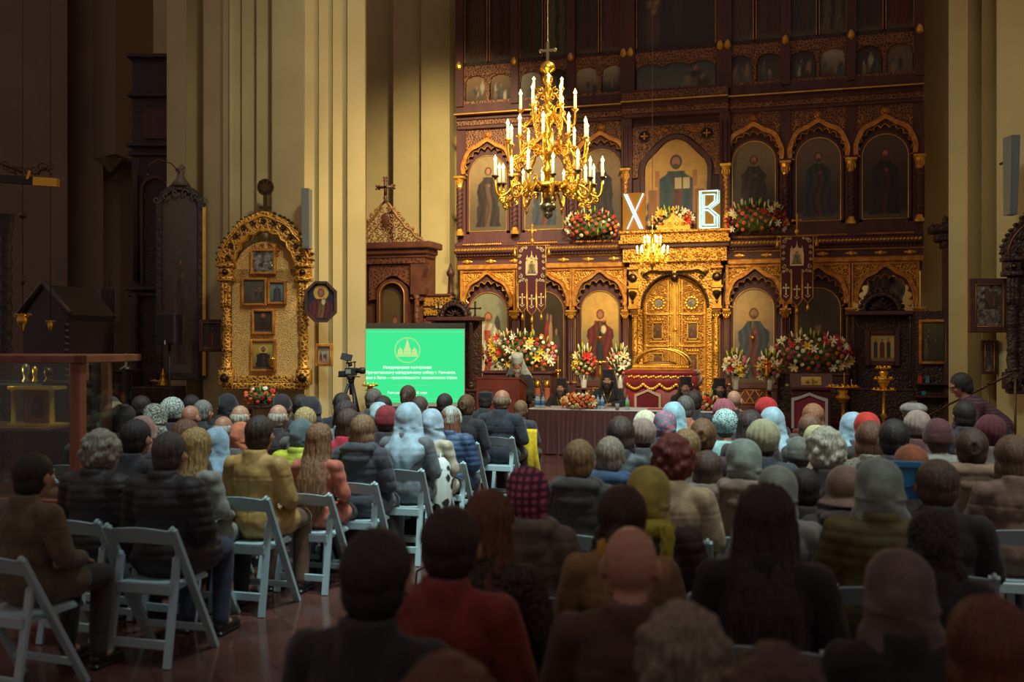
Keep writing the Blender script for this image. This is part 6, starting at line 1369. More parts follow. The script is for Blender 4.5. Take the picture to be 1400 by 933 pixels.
# --- hair and head wear, all around the head centre HC
def strands(amp, fz=7, fr=46): return lambda x, y, z: amp*NZ(math.atan2(x, -(y-.04))*5, z*fz, 3.1) + amp*.7*NZ(math.atan2(x, -(y-.04))*22+2*NZ(x*6,y*6,z*6), z*9, y*14)
def skull(q, t, z0=-.04, back=.0):
    c = HC; q.ell(c+Vector((0,-.018-back,.024)), (.080+t, .096+t, .096+t), 18, 12); q.ell(c+Vector((0,-.04,-.03)), (.072+t, .066+t, .070+t), 16, 10)
def face_cut(me, keep=lambda x, y, z: True):
    b = bmesh.new(); b.from_mesh(me); dl = [f for f in b.faces if not keep(*(f.calc_center_median()-HC))]; bmesh.ops.delete(b, geom=dl, context='FACES')
    b.to_mesh(me); b.free(); me.update(); return me
def mk_hair(k):
    q = MB(); c = HC; dis = strands(.006); vx = .0085; keep = lambda x, y, z: not (y > .058-.0*z and z < .062) and not (z < -.055 and y > -.02) and not (y > .02 and z < -.0 and True)
    if k == 'short': skull(q, .008)
    elif k == 'crop': skull(q, .004); dis = strands(.002)
    elif k == 'curly':
        skull(q, .020); r = random.Random(2)
        for i in range(70):
            a = r.uniform(0, 2*PI); e = r.uniform(-.75, 1.5); d = Vector((math.cos(a)*math.cos(e), math.sin(a)*math.cos(e), math.sin(e)))
            q.ell(c+Vector((0,-.02,.01))+Vector((d.x*.098, d.y*.112, d.z*.115)), (.024,.024,.022), 7, 5)
        keep = lambda x, y, z: not (y > .062 and z < .05) and not (z < -.12)
    elif k == 'fringe':
        q.ell(c+Vector((0,-.022,-.004)), (.086,.102,.078), 16, 10); q.ell(c+Vector((0,-.045,-.05)), (.07,.06,.05)); keep = lambda x, y, z: z < .045 + .25*min(0, y+.02)*-0 and not (y > .03) and not (z < -.085); dis = strands(.005)
    elif k == 'bob':
        skull(q, .016); q.ell(c+Vector((0,-.035,-.055)), (.100,.085,.095), 16, 12); q.ell(c+Vector((0,-.03,-.10)), (.102,.080,.055), 16, 10); keep = lambda x, y, z: not (y > .050 and z < .055); dis = strands(.008, 4)
    elif k == 'long':
        skull(q, .014); sheet(q, [(0,-.03,.06,.09,.09),(0,-.035,-.02,.098,.088),(0,-.05,-.10,.104,.078),(0,-.085,-.17,.112,.062),(0,-.125,-.25,.118,.055),(0,-.14,-.32,.108,.045),(0,-.145,-.37,.08,.034),(0,-.145,-.39,.04,.015)])
        keep = lambda x, y, z: not (y > .050 and z < .055); dis = strands(.010, 3)
    elif k == 'verylong':
        skull(q, .014); sheet(q, [(0,-.03,.06,.09,.09),(0,-.035,-.02,.100,.088),(0,-.05,-.10,.108,.080),(0,-.095,-.18,.116,.072),(0,-.135,-.27,.126,.058),(0,-.15,-.37,.128,.050),(0,-.155,-.46,.112,.044),(0,-.155,-.52,.085,.034),(0,-.155,-.55,.04,.018)])
        keep = lambda x, y, z: not (y > .050 and z < .055); dis = strands(.012, 3)
    elif k == 'updo':
        skull(q, .012); q.ell(c+Vector((0,-.12,.015)), (.045,.038,.055), 12, 8); q.ell(c+Vector((.012,-.135,.04)), (.026,.024,.03)); q.tube([c+Vector((.03*math.cos(a),-.15+.0*a,.02+.04*math.sin(a))) for a in [i*.6 for i in range(11)]], .013, 6); keep = lambda x, y, z: not (y > .054 and z < .06) and not (z < -.06 and y > -.03) and not (y > .03 and z < .0)
    elif k == 'lowbun':
        skull(q, .014); q.ell(c+Vector((0,-.125,-.055)), (.050,.045,.045), 12, 8); q.ell(c+Vector((0,-.03,-.05)),(.09,.07,.05)); keep = lambda x, y, z: not (y > .054 and z < .055) and not (z < -.08 and y > -.03)
    elif k == 'ponytail':
        skull(q, .009); q.ell(c+Vector((0,-.125,-.0)), (.026,.030,.028)); q.cap(c+Vector((0,-.13,-.01)), c+Vector((0,-.125,-.20)), .028, .018); keep = lambda x, y, z: not (y > .054 and z < .06) and not (z < -.06 and y > -.03) and not (y > .03 and z < .0)
    me = fuse(q, vx, 2, dis, 'hair_'+k); return hs(face_cut(me, keep))
def mk_wear(k):
    q = MB(); c = HC; keep = None; vx = .0085; sm = 3
    fold = lambda x, y, z: .010*NZ(x*8+z*9, y*8, z*6) + .0055*math.sin(34*z+24*x*(1 if z < 1.14 else -.6)+7*NZ(x*5, y*5, z*4))
    if k == 'scarf':           # draped headscarf falling to the shoulders
        skull(q, .020); sheet(q, [(0,-.015,.08,.09,.095),(0,-.02,0,.102,.100),(0,-.025,-.08,.106,.096),(0,-.035,-.14,.122,.092),(0,-.055,-.19,.150,.084),(0,-.075,-.235,.130,.066),(0,-.088,-.28,.09,.05),(0,-.095,-.33,.045,.03)], 28); keep = lambda x, y, z: not (y > .072 and abs(x) < .062 and -.085 < z < .065)
    elif k == 'scarfshort':    # headscarf tucked in at the neck
        skull(q, .020); q.ell(c+Vector((0,-.02,-.06)), (.095,.092,.10), 16, 12); q.lathe([(.085,-.08),(.09,-.12),(.10,-.15),(.02,-.16)], (c.x, c.y-.035, c.z), 24, sy=.85); keep = lambda x, y, z: not (y > .070 and abs(x) < .062 and -.085 < z < .065)
    elif k == 'veil':          # long light veil down over the back
        skull(q, .022); sheet(q, [(0,-.02,.08,.09,.095),(0,-.025,0,.106,.100),(0,-.035,-.09,.118,.100),(0,-.055,-.15,.145,.108),(0,-.075,-.20,.172,.112),(0,-.09,-.25,.165,.108),(0,-.11,-.30,.13,.088),(0,-.125,-.35,.08,.062),(0,-.135,-.39,.03,.03)], 28); keep = lambda x, y, z: not (y > .072 and abs(x) < .062 and -.085 < z < .065)
        fold = lambda x, y, z: .006*NZ(x*7, y*7, z*4) + .006*math.sin(60*x+5*NZ(x*3, y*3, z*4))*(1 if z < 1.12 else .3)
    elif k == 'kerchief':      # tied behind the neck with a knot and tails
        skull(q, .016); q.ell(c+Vector((0,-.105,-.055)), (.026,.024,.022)); q.ell(c+Vector((.028,-.115,-.095)), (.018,.014,.045)); q.ell(c+Vector((-.024,-.118,-.10)), (.018,.013,.05)); keep = lambda x, y, z: not (y > .052 and z < .045) and not (z < -.035 and y > -.055)
    elif k == 'beanie':
        q.ell(c+Vector((0,-.014,.040)), (.094,.108,.100), 18, 12); q.lathe([(.092,-.03),(.098,-.01),(.098,.03),(.092,.05),(.05,.05),(.05,-.03)], (c.x, c.y-.012, c.z), 24, sy=1.16); keep = lambda x, y, z: z > -.032
        fold = lambda x, y, z: .0035*math.sin(math.atan2(x, y-.03)*34) + .003*NZ(x*9, y*9, z*9)
    elif k == 'beret':
        q.ell(c+Vector((.0,-.02,.052)), (.118,.128,.062), 18, 12); q.lathe([(.086,-.0),(.092,.02),(.05,.04)], (c.x, c.y-.015, c.z), 20, sy=1.14); keep = lambda x, y, z: z > -.01; fold = lambda x, y, z: .004*NZ(x*8, y*8, z*8)
    elif k == 'bonnet':        # full gathered cap
        q.ell(c+Vector((0,-.03,.038)), (.104,.118,.108), 18, 12); q.lathe([(.080,-.055),(.090,-.035),(.09,.0),(.05,.0)], (c.x, c.y-.02, c.z), 24, sy=1.12); keep = lambda x, y, z: z > -.05 and not (y > .06 and z < .045)
        fold = lambda x, y, z: .006*math.sin(math.atan2(x, y-.0)*17+3*NZ(x*5,y*5,z*5)) + .006*NZ(x*14, y*14, z*14)
    elif k == 'hat':           # felt cloche
        q.ell(c+Vector((0,-.01,.035)), (.098,.112,.108), 18, 12); q.lathe([(.09,-.045),(.135,-.06),(.138,-.05),(.10,-.02),(.05,-.02)], (c.x, c.y-.01, c.z), 24, sy=1.1); keep = lambda x, y, z: z > -.075; fold = lambda x, y, z: .003*NZ(x*8, y*8, z*8)
    elif k == 'cap':
        q.ell(c+Vector((0,-.012,.038)), (.090,.106,.086), 18, 12); q.ell(c+Vector((0,.115,.012)), (.065,.06,.008), 14, 6); keep = lambda x, y, z: z > -.005; fold = lambda x, y, z: .002*NZ(x*8, y*8, z*8)
    elif k == 'skufia':
        q.lathe([(.086,-.0),(.090,.03),(.094,.105),(.09,.112),(.001,.115)], (c.x, c.y-.015, c.z), 28, sy=1.14); fold = None; sm = 1
    elif k == 'klobuk':        # tall cylindrical hat with long veil
        q.lathe([(.085,.0),(.090,.02),(.098,.15),(.096,.16),(.001,.162)], (c.x, c.y-.012, c.z), 28, sy=1.12)
        for sg in (-1, 1): q.ell(c+Vector((sg*.095,-.04,-.09)), (.028,.07,.16), 12, 10); q.ell(c+Vector((sg*.13,-.04,-.20)), (.035,.07,.10), 12, 8)
        q.ell(c+Vector((0,-.115,.02)), (.09,.02,.13), 14, 10); q.ell(c+Vector((0,-.12,-.14)), (.13,.03,.20), 14, 10); q.ell(c+Vector((0,-.13,-.34)), (.14,.03,.16), 14, 10)
        fold = lambda x, y, z: .004*math.sin(50*x+30*y)*(1 if z < 1.16 else 0)
    me = fuse(q, vx, sm, fold, 'wear_'+k)
    if keep: face_cut(me, keep)
    return hs(me)
HAIR = {}; WEAR = {}
def hair_me(k):
    if k not in HAIR: HAIR[k] = mk_hair(k)
    return HAIR[k]
def wear_me(k):
    if k not in WEAR: WEAR[k] = mk_wear(k)
    return WEAR[k]
q = MB()
q.ell(HC+Vector((0,.075,-.105)), (.052,.035,.055), 12, 8); q.ell(HC+Vector((0,.075,-.15)), (.035,.026,.05), 12, 8)
for sg in (-1, 1): q.ell(HC+Vector((sg*.055,.045,-.06)), (.02,.03,.045)); q.ell(HC+Vector((sg*.018,.100,-.052)), (.020,.010,.008))
BEARD = fuse(q, .007, 1, lambda x,y,z: .004*NZ(x*50,y*50,z*18), 'beard'); face_cut(BEARD, lambda x, y, z: not (y > .085 and abs(x) < .018 and -.072 < z < -.058)); hs(BEARD)
q = MB()
for sg in (-1, 1): q.ell(HC+Vector((sg*.031,.081,.002)), (.0125,.010,.007), 8, 6); q.ell(HC+Vector((sg*.031,.0905,.002)), (.005,.003,.005), 6, 4, 1); q.ell(HC+Vector((sg*.032,.092,.021)), (.018,.006,.004), 8, 4, 1)
EYES_ME = hs(q.mesh('eyes', True))
# --- chair
def make_chair():
    t = thing('folding_chair', 'white wooden folding chair', 'chair', (0,0,0)); W = .215
    for sg in (-1, 1):
        q = MB(); q.bar((sg*W,-.215,.785), (sg*(W+.005),.215,.004), .026, .050, up=(1,0,0)); q.ell((sg*W,-.215,.785), (.013,.024,.022), 8, 6); P2('back_leg', q, WHITEC, t, False)
        q = MB(); q.bar((sg*(W-.03),-.125,.61), (sg*(W-.022),-.235,.004), .022, .044, up=(1,0,0)); q.ell((sg*(W-.03),-.125,.61), (.011,.022,.022), 8, 6); P2('rear_leg', q, WHITEC, t, False)
        q = MB(); q.bar((sg*(W-.045),-.17,.43), (sg*(W-.045),.19,.44), .018, .034, up=(1,0,0)); P2('seat_rail', q, WHITEC, t, False)
    q = MB(); n = 10
    A_ = [(-W+.01+(2*W-.02)*i/n, .685+.010*math.sin(PI*i/n)) for i in range(n+1)]; B_ = [(-W+.01+(2*W-.02)*i/n, .770+.020*math.sin(PI*i/n)) for i in range(n+1)]
    q.strip(A_, B_, -.212, -.192); q.v = [(x, y-.018*math.cos(x/W*PI/2)+(.79-z)*.54-.01, z) for x, y, z in q.v]; P2('back_rail', q, WHITEC, t, False)
    q = MB(); q.box(-W+.04,W-.04,-.175,.20,.435,.462,bev=.01); q.box(-W+.03,W-.03,-.185,-.165,.40,.465,bev=.006); P2('seat', q, WHITEC, t, False)
    q = MB(); q.box(-W+.03,W-.03,-.222,-.204,.10,.155,bev=.004); P2('rear_crossbar', q, WHITEC, t, False)
    q = MB(); q.box(-W+.01,W-.01,.125,.142,.115,.16,bev=.004); P2('front_crossbar', q, WHITEC, t, False)
    return t
CHAIR0 = make_chair(); chair_used = [False]
SKIN = {'a': mat('skin_fair', (190,144,116), .5, col2=(176,126,100), scale=30), 'b': mat('skin_ruddy', (178,124,98), .5, col2=(160,106,84), scale=30), 'c': mat('skin_tan', (160,114,88), .5)}
def cloth(col, pat=None, rough=.85):
    n = 'cloth_%d_%d_%d_%s' % (*col, pat or '')
    if n in MATS: return MATS[n]
    c2 = tuple(int(v*.8) for v in col)
    if pat is None: return mat(n, col, rough, col2=c2, scale=14, bump=.15, bscale=90, sheen=.15)
    if pat == 'shiny': return mat(n, col, .6, col2=c2, scale=10, bump=.2, bscale=30)
    if pat == 'leopard': return mat(n, col, .8, col2=(40,50,54), scale=52, kind='cells', thr=(.13,.2))
    if pat == 'spots': return mat(n, (30,32,34), .8, col2=col, scale=9, kind='voronoi', thr=(.34,.40))
    if pat == 'floral': return mat(n, col, .8, col2=(208,96,112), scale=48, thr=(.54,.60), detail=6)
    if pat == 'print': return mat(n, col, .8, col2=(40,52,74), scale=40, kind='voronoi', thr=(.25,.5))
    if pat == 'plaid': 
        m = mat(n, col, .85); nt = m.node_tree; b = nt.nodes['Principled BSDF']; tc = nt.nodes.new('ShaderNodeTexCoord'); mx = nt.nodes.new('ShaderNodeMix'); mx.data_type = 'RGBA'
        outs = []
        for ax in 'XZ':
            w_ = nt.nodes.new('ShaderNodeTexWave'); w_.bands_direction = ax; w_.inputs['Scale'].default_value = 9; nt.links.new(tc.outputs['Object'], w_.inputs['Vector']); outs.append(w_.outputs[1])
        mm = nt.nodes.new('ShaderNodeMath'); mm.operation = 'MULTIPLY'; nt.links.new(outs[0], mm.inputs[0]); nt.links.new(outs[1], mm.inputs[1]); cr = nt.nodes.new('ShaderNodeValToRGB'); cr.color_ramp.elements[0].color = lin((84,40,60)); cr.color_ramp.elements[1].color = lin(col); cr.color_ramp.elements[0].position = .1; cr.color_ramp.elements[1].position = .55
        nt.links.new(mm.outputs[0], cr.inputs[0]); nt.links.new(cr.outputs[0], b.inputs['Base Color']); return m
    if pat == 'lace': return mat(n, col, .8, col2=tuple(int(v*.45) for v in col), scale=60, kind='voronoi', bump=.5, bscale=60, thr=(.2,.7))
def hairm(col): return mat('hair_%d_%d_%d' % col, col, .62, col2=tuple(int(v*.55) for v in col), scale=7, stretch=(16,16,1), bump=.35, bscale=8)
# --- seating list: px, py of the top of the head, head kind, head colour, coat kind, coat colour, label, options
K = (50,44,46)
PEOPLE = [
 # left block, front to back of the picture
 (45,618,'h:short',(52,42,38),'plain',(104,88,66),'man with short black hair in a long olive brown coat by the showcase',dict(Z=5.35,tr=(60,52,44),yaw=-.15)),
 (138,590,'h:curly',(168,160,146),'puffer',K,'grey wavy haired man in black quilted jacket beside the showcase post',dict(Z=6.3)),
 (232,590,'h:short',(92,82,78),'puffer',(46,42,46),'man with tousled dark grey hair in black quilted jacket and jeans',dict(Z=5.95,tr=(52,60,84))),
 (268,586,'h:long',(196,160,96),'cardigan',(150,152,140),'woman with long straight blonde hair in grey green top',dict(Z=6.7)),
 (355,568,'h:short',(70,56,44),'plain',(196,158,90),'man in tan leather jacket and brown trousers on an aisle chair',dict(Z=7.0,tr=(110,78,58),shn=1)),
 (296,586,'w:veil',(150,178,198),'cardigan',(186,182,160),'person in pale blue shawl between the blonde woman and tan jacket',dict(Z=7.55)),
 (330,578,'w:scarf',(214,122,84),'plain',(110,108,112),'woman in salmon orange headscarf',dict(Z=8.1)),
 (305,568,'h:fringe',(196,190,178),'plain',(90,84,84),'old bald man with white side hair near the orange headscarf',dict(Z=8.7)),
 (328,553,'h:fringe',(214,206,180),'plain',(64,60,60),'man with long thin white hair below the gilded icon case',dict(Z=9.5)),
 (312,539,'w:scarf',(44,38,44),'plain',(44,40,44),'woman in long black headscarf in front of the pillar, left one',dict(Z=10.7)),
 (380,552,'h:fringe',(206,196,176),'plain',(54,44,44),'balding white haired man in dark coat in front of the tan jacket row',dict(Z=9.3)),
 (386,539,'w:kerchief',(52,40,42),'plain',(60,46,46),'woman in dark brown kerchief seated by the pillar',dict(Z=10.6)),
 (411,539,'h:short',(60,46,38),'plain',(46,44,48),'man with short dark hair by the pillar right of the brown kerchief',dict(Z=10.9)),
 (426,543,'w:scarf',(52,48,56),'plain',(48,46,52),'person under black hood by the pillar',dict(Z=10.3)),
 (417,558,'h:bob',(204,176,116),'plain',(96,90,86),'woman with short ash blonde hair in the left block',dict(Z=9.2)),
 (413,574,'w:scarfshort',(96,114,118),'puffer',(196,204,60),'person in teal grey headscarf and bright lime jacket',dict(Z=7.9)),
 (437,580,'h:verylong',(150,104,66),'cardigan',(196,108,84),'woman with long light brown hair in coral sweater',dict(Z=7.6)),
 (496,568,'h:bob',(150,114,78),'hooded',(64,66,74),'woman with short light brown hair in dark hooded coat',dict(Z=8.0)),
 (476,560,'h:bob',(84,56,44),'plain',(204,40,70),'woman with brown bob in bright red jacket',dict(Z=8.5)),
 (472,548,'h:bob',(58,44,42),'plain',(140,148,152),'woman with dark bob and pale grey scarf on her shoulder',dict(Z=9.3)),
 (468,537,'h:short',(58,44,38),'plain',(46,44,48),'man in dark coat under the film camera',dict(Z=10.8)),
 (511,531,'h:short',(128,116,102),'plain',(86,88,92),'grey haired man in grey jacket before the screen edge',dict(Z=11.4)),
 (524,541,'h:short',(52,40,38),'plain',(60,56,58),'person with short black hair before the screen, near the screen edge',dict(Z=10.4)),
 (519,551,'w:scarfshort',(176,204,208),'plain',(52,52,58),'woman in pale aqua scarf behind the wine red beanie',dict(Z=9.75)),
 (528,554,'w:beanie',(140,38,46),'plain',(50,46,50),'person in wine red knitted beanie',dict(Z=8.95)),
 (558,527,'h:ponytail',(98,66,46),'plain',(48,44,46),'taller man with brown hair tied back in front of the screen',dict(Z=12.2)),
 (574,541,'h:crop',(96,78,68),'plain',(128,132,84),'shaven headed person with olive patterned collar',dict(Z=10.7)),
 (559,552,'w:veil',(172,200,216),'plain',(104,108,114),'woman in large pale blue headscarf and grey jacket on an aisle chair',dict(Z=8.55)),
 (591,560,'w:scarf',(170,196,212),'cardigan',(188,180,156),'woman in pale blue headscarf and beige cardigan',dict(Z=9.0)),
 (617,555,'w:beanie',(178,190,180),'puffer',(56,82,118),'woman in pale knitted hat with long auburn hair and blue jacket',dict(Z=9.4,under=('long',(140,84,54)))),
 (608,538,'h:short',(60,46,40),'plain',(52,46,50),'dark haired man turning his head, at the right screen corner',dict(Z=11.5,yaw=-.7)),
 (638,540,'h:updo',(112,76,46),'plain',(46,42,44),'woman with gathered brown hair in black jacket',dict(Z=11.0)),
 (664,536,'w:skufia',(40,36,40),'plain',(56,58,60),'man in flat black clerical cap before the lectern',dict(Z=12.6,under=('short',(70,56,46)))),
 (686,532,'h:fringe',(150,124,96),'plain',(50,54,66),'broad man in dark navy suit jacket on the front aisle chair',dict(Z=11.35,sx=1.12)),
 (712,553,'h:short',(150,112,76),'plain',(66,68,78),'boy with light brown hair in dark blazer beside the navy suited man',dict(Z=12.1)),
 (152,543,'w:scarfshort',(88,74,70),'plain',(56,48,48),'person in dusky wrapped headscarf in the dim left rear',dict(Z=10.6)),
 (158,550,'w:scarfshort',(150,130,92),'plain',(50,44,44),'woman in khaki headscarf in the dim left rear',dict(Z=9.7)),
 (168,554,'h:bob',(60,46,44),'plain',(48,42,44),'woman with dark bob in front of the khaki headscarf',dict(Z=8.9)),
 (186,573,'h:short',(46,38,38),'plain',(44,40,44),'black haired man in black beside the pinkish scarf',dict(Z=7.3)),
 (196,570,'w:scarf',(156,116,104),'plain',(70,58,58),'woman in dusty pink headscarf in the left block',dict(Z=7.9)),
 (193,541,'h:short',(58,42,38),'plain',(52,44,46),'dark haired man in profile left of the leopard kerchief',dict(Z=10.6,yaw=-1.0)),
 (212,553,'w:scarf',(178,182,164),'plain',(80,72,74),'woman in whitish lace headscarf',dict(Z=9.1,pat='lace')),
 (237,543,'w:bonnet',(190,200,190),'plain',(66,58,58),'woman in black and white speckled kerchief',dict(Z=10.2,pat='leopard')),
 (262,540,'h:short',(44,36,38),'plain',(46,42,46),'black haired man behind the bald man by the pillar',dict(Z=11.2)),
 (277,547,'h:short',(150,144,138),'plain',(50,48,52),'grey haired man in profile beside the bald man',dict(Z=10.2,yaw=-.9)),
 (260,553,'bald',None,'plain',(56,50,52),'bald man in the left block below the tall dark icon',dict(Z=9.3)),
 (254,575,'h:bob',(124,78,50),'plain',(60,50,50),'woman with auburn bob behind the blonde woman',dict(Z=7.6)),
 (120,585,'h:short',(56,44,40),'plain',(52,46,46),'dark figure sitting behind the showcase post',dict(Z=9.4)),
 # right block
 (792,601,'h:short',(150,116,74),'hooded',(64,60,60),'young man with short sandy hair in black hooded jacket',dict(Z=5.9)),
 (834,597,'h:short',(158,146,128),'hooded',(44,74,112),'grey haired man in blue hooded jacket',dict(Z=6.3)),
 (849,571,'h:bob',(70,48,42),'plain',(52,60,60),'woman with dark brown bob in black leather jacket near the table',dict(Z=7.4,shn=1)),
 (883,561,'w:bonnet',(222,220,186),'plain',(60,52,54),'person in cream knitted hat',dict(Z=9.0)),
 (880,572,'w:bonnet',(146,122,112),'plain',(64,60,62),'person in plain taupe beret before the cream hat',dict(Z=8.1)),
 (910,562,'w:scarfshort',(100,110,126),'plain',(56,50,54),'woman in dark floral kerchief with pink bloom',dict(Z=8.7,pat='floral')),
 (921,551,'w:veil',(160,206,214),'plain',(110,120,126),'woman in long pale aqua veil',dict(Z=9.4)),
 (937,541,'h:short',(108,104,98),'plain',(180,110,84),'grey haired man with rust collar right of the aqua veil',dict(Z=10.4)),
 (949,534,'h:short',(62,46,42),'plain',(50,44,46),'dark haired man before the cleric with drawn face',dict(Z=11.7)),
 (961,573,'h:updo',(124,86,50),'plain',(62,46,46),'woman with brown pinned up hair and pink collar',dict(Z=7.3)),
 (938,588,'h:bob',(150,116,70),'plain',(110,96,88),'woman with dark blonde hair partly hidden by curly red hair',dict(Z=6.7)),
 (920,597,'h:curly',(124,46,38),'plain',(186,162,128),'woman with thick curly dark red hair and beige coat',dict(Z=5.6)),
 (992,559,'w:bonnet',(172,208,204),'cardigan',(156,198,196),'woman in black and white lace kerchief and aqua cowl top',dict(Z=8.6,pat='leopard')),
 (990,545,'w:bonnet',(166,84,96),'plain',(60,46,50),'person in mauve pink hat',dict(Z=9.9)),
 (1003,533,'bald',None,'plain',(52,46,48),'bald man wearing a light blue face mask',dict(Z=11.6,mask=1,yaw=-.35)),
 (1048,543,'w:bonnet',(196,34,34),'plain',(64,40,42),'person in bright red knitted hat, nearest the slender candlestick',dict(Z=10.1)),
 (1056,558,'w:veil',(166,198,212),'plain',(90,96,104),'woman in pale blue veil slanting to the right',dict(Z=8.9)),
 (1026,562,'h:verylong',(62,42,40),'plain',(58,42,44),'woman with long dark hair left of the pale green turban',dict(Z=8.2)),
 (1044,573,'w:bonnet',(170,166,132),'plain',(56,60,72),'woman in pale green turban with bare neck and navy coat',dict(Z=7.0,under=('crop',(90,70,60)))),
 (1018,602,'w:scarfshort',(146,160,152),'hooded',(134,116,102),'woman in smooth sage grey headscarf and taupe coat',dict(Z=5.75)),
 (1112,553,'h:bob',(170,112,74),'plain',(72,58,56),'woman with ginger blonde hair before the tall red chair',dict(Z=9.2)),
 (1107,566,'h:short',(132,90,62),'plain',(64,54,54),'person with short brown hair in front of the ginger blonde woman',dict(Z=8.2)),
 (1092,597,'w:beanie',(108,112,106),'plain',(74,66,64),'person in grey green knitted cap',dict(Z=7.0,kid=.93)),
 (1117,582,'w:kerchief',(206,204,152),'plain',(160,140,122),'woman in pale yellow kerchief behind the silver haired woman',dict(Z=7.4)),
 (1129,587,'h:curly',(206,204,184),'plain',(46,42,46),'woman with full silver white hair in black coat',dict(Z=6.1)),
 (1166,565,'w:veil',(160,192,210),'plain',(70,76,86),'woman in pale blue veil beside the red headscarf',dict(Z=8.5)),
 (1186,565,'w:scarfshort',(204,44,34),'plain',(56,44,46),'woman in vivid red headscarf on the right',dict(Z=8.15)),
 (1190,577,'h:bob',(116,78,52),'plain',(120,110,92),'woman with brown hair and speckled scarf below the red headscarf',dict(Z=7.1,cpat='leopard')),
 (1222,573,'h:short',(46,36,38),'plain',(44,40,44),'black haired man in black right of the speckled scarf',dict(Z=6.6)),
 (1249,550,'w:beret',(150,142,136),'plain',(80,72,72),'person in pale grey beret near the right pillar',dict(Z=9.6)),
 (1254,561,'w:bonnet',(164,142,132),'plain',(96,56,62),'person in pinkish beige knitted hat before the grey beret',dict(Z=8.5)),
 (1283,572,'w:beanie',(92,46,54),'fur',(132,132,126),'woman in maroon beanie and ruffled grey wrap',dict(Z=7.2)),
 (1319,548,'h:short',(48,38,38),'plain',(52,50,60),'dark haired person with hand at the face below the bending man',dict(Z=9.0,yaw=.3)),
 (1354,567,'w:bonnet',(98,36,48),'plain',(100,92,86),'person in dark maroon knitted hat near the right edge',dict(Z=7.8)),
 (1328,586,'h:updo',(84,60,50),'hooded',(138,110,88),'woman with messy dark updo, navy scarf and tan coat',dict(Z=6.4)),
 (1385,597,'h:bob',(118,86,66),'plain',(120,92,78),'woman with straight light brown hair at the right edge',dict(Z=6.0)),
 (1246,608,'w:beanie',(150,84,52),'plain',(60,48,48),'person in rust brown knitted hat',dict(Z=5.7)),
 (1281,628,'h:short',(100,80,64),'plain',(44,38,42),'man with short brown hair in wide dark coat',dict(Z=4.95,sx=1.1)),
 (1203,629,'w:scarf',(150,166,158),'puffer',(96,90,44),'woman in large sage grey headscarf and olive quilted jacket',dict(Z=4.6,short=1)),
 (1156,636,'w:hat',(140,112,98),'hooded',(84,68,72),'woman in taupe felt hat and plum grey coat',dict(Z=5.15)),
 (1064,639,'w:scarfshort',(150,160,150),'plain',(150,150,148),'woman in pale scarf partly hidden by the long dark hair',dict(Z=5.0)),
 (1047,664,'h:verylong',(58,42,42),'plain',(40,36,40),'woman with very long dark hair in black, right of the aisle front',dict(Z=3.75,sx=1.05)),
 (888,640,'w:scarfshort',(196,184,92),'puffer',(56,46,46),'woman in yellow green headscarf and black quilted coat',dict(Z=4.6)),
 (851,665,'h:lowbun',(74,52,42),'plain',(166,130,82),'woman with low dark bun, mustard scarf and camel coat',dict(Z=4.0)),
 (862,716,'bald',None,'plain',(88,58,44),'bald man in dark brown coat in the near rows',dict(Z=3.05)),
 (723,640,'w:scarfshort',(186,96,126),'hooded',(116,104,92),'woman in pink and plum checked headscarf and taupe hooded coat',dict(Z=4.6,pat='plaid')),
 (668,672,'h:long',(124,76,48),'plain',(84,70,62),'woman with auburn shoulder length hair and flecked dark coat',dict(Z=3.9,cpat='lace')),
 (617,692,'h:short',(64,44,38),'plain',(140,50,34),'man with short dark hair in rust red sweater',dict(Z=3.35,sx=1.05)),
 (515,722,'h:short',(46,38,36),'plain',(42,38,40),'black haired man in black coat, nearest to the viewer at the aisle',dict(Z=2.75)),
 (935,833,'h:curly',(150,138,118),'plain',(50,40,40),'person with curly grey hair low in the frame',dict(Z=2.3)),
 (1232,755,'w:scarf',(112,94,90),'plain',(42,36,40),'woman in dark mauve headscarf and black coat near the lower right',dict(Z=2.95)),
 (1277,700,'w:scarf',(70,58,66),'plain',(46,40,46),'woman in dark lace headscarf behind the mauve one',dict(Z=3.9,pat='lace')),
 (1353,820,'h:bob',(116,58,34),'plain',(72,52,46),'woman with auburn bob at the lower right corner',dict(Z=2.4)),
 (612,906,'h:curly',(112,60,38),'plain',(60,44,40),'person whose rusty curls just show at the bottom edge',dict(Z=1.95)),
 (1062,892,'h:curly',(92,62,52),'plain',(52,42,42),'person with dark brown curls at the bottom edge',dict(Z=2.05)),
 (968,618,'h:bob',(90,66,54),'hooded',(118,108,100),'person in grey brown quilted coat behind the curly red hair',dict(Z=6.35)),
 (1100,640,'h:short',(54,44,42),'plain',(48,42,44),'dark haired person in black below the silver haired woman',dict(Z=5.55)),
]
seats = []
for pi, (px, py, hk, hc, ck, cc, lb, op) in enumerate(PEOPLE):
    Z = op['Z']; p = spot(px, py, Z); seats.append([p.x, p.y, p.z, Z, px, py])
# keep neighbours from sitting in each other: slide along the line of sight
def slide(s, dz): s[3] = max(1.6, s[3]+dz); p = spot(s[4], s[5], s[3]); s[0], s[1], s[2] = p.x, p.y, p.z
for it in range(60):
    for i in range(len(seats)):
        for j in range(i+1, len(seats)):
            a, b_ = seats[i], seats[j]; dx, dy = abs(a[0]-b_[0]), a[1]-b_[1]
            if dx < .37 and abs(dy) < .48 and dx/.37+abs(dy)/.48 < 1.25:
                st = .02 if dy > 0 else -.02
                if 1.10 < seats[i][2] + (-st*(py-466)/FPX) : slide(a, st)
                slide(b_, -st)
            
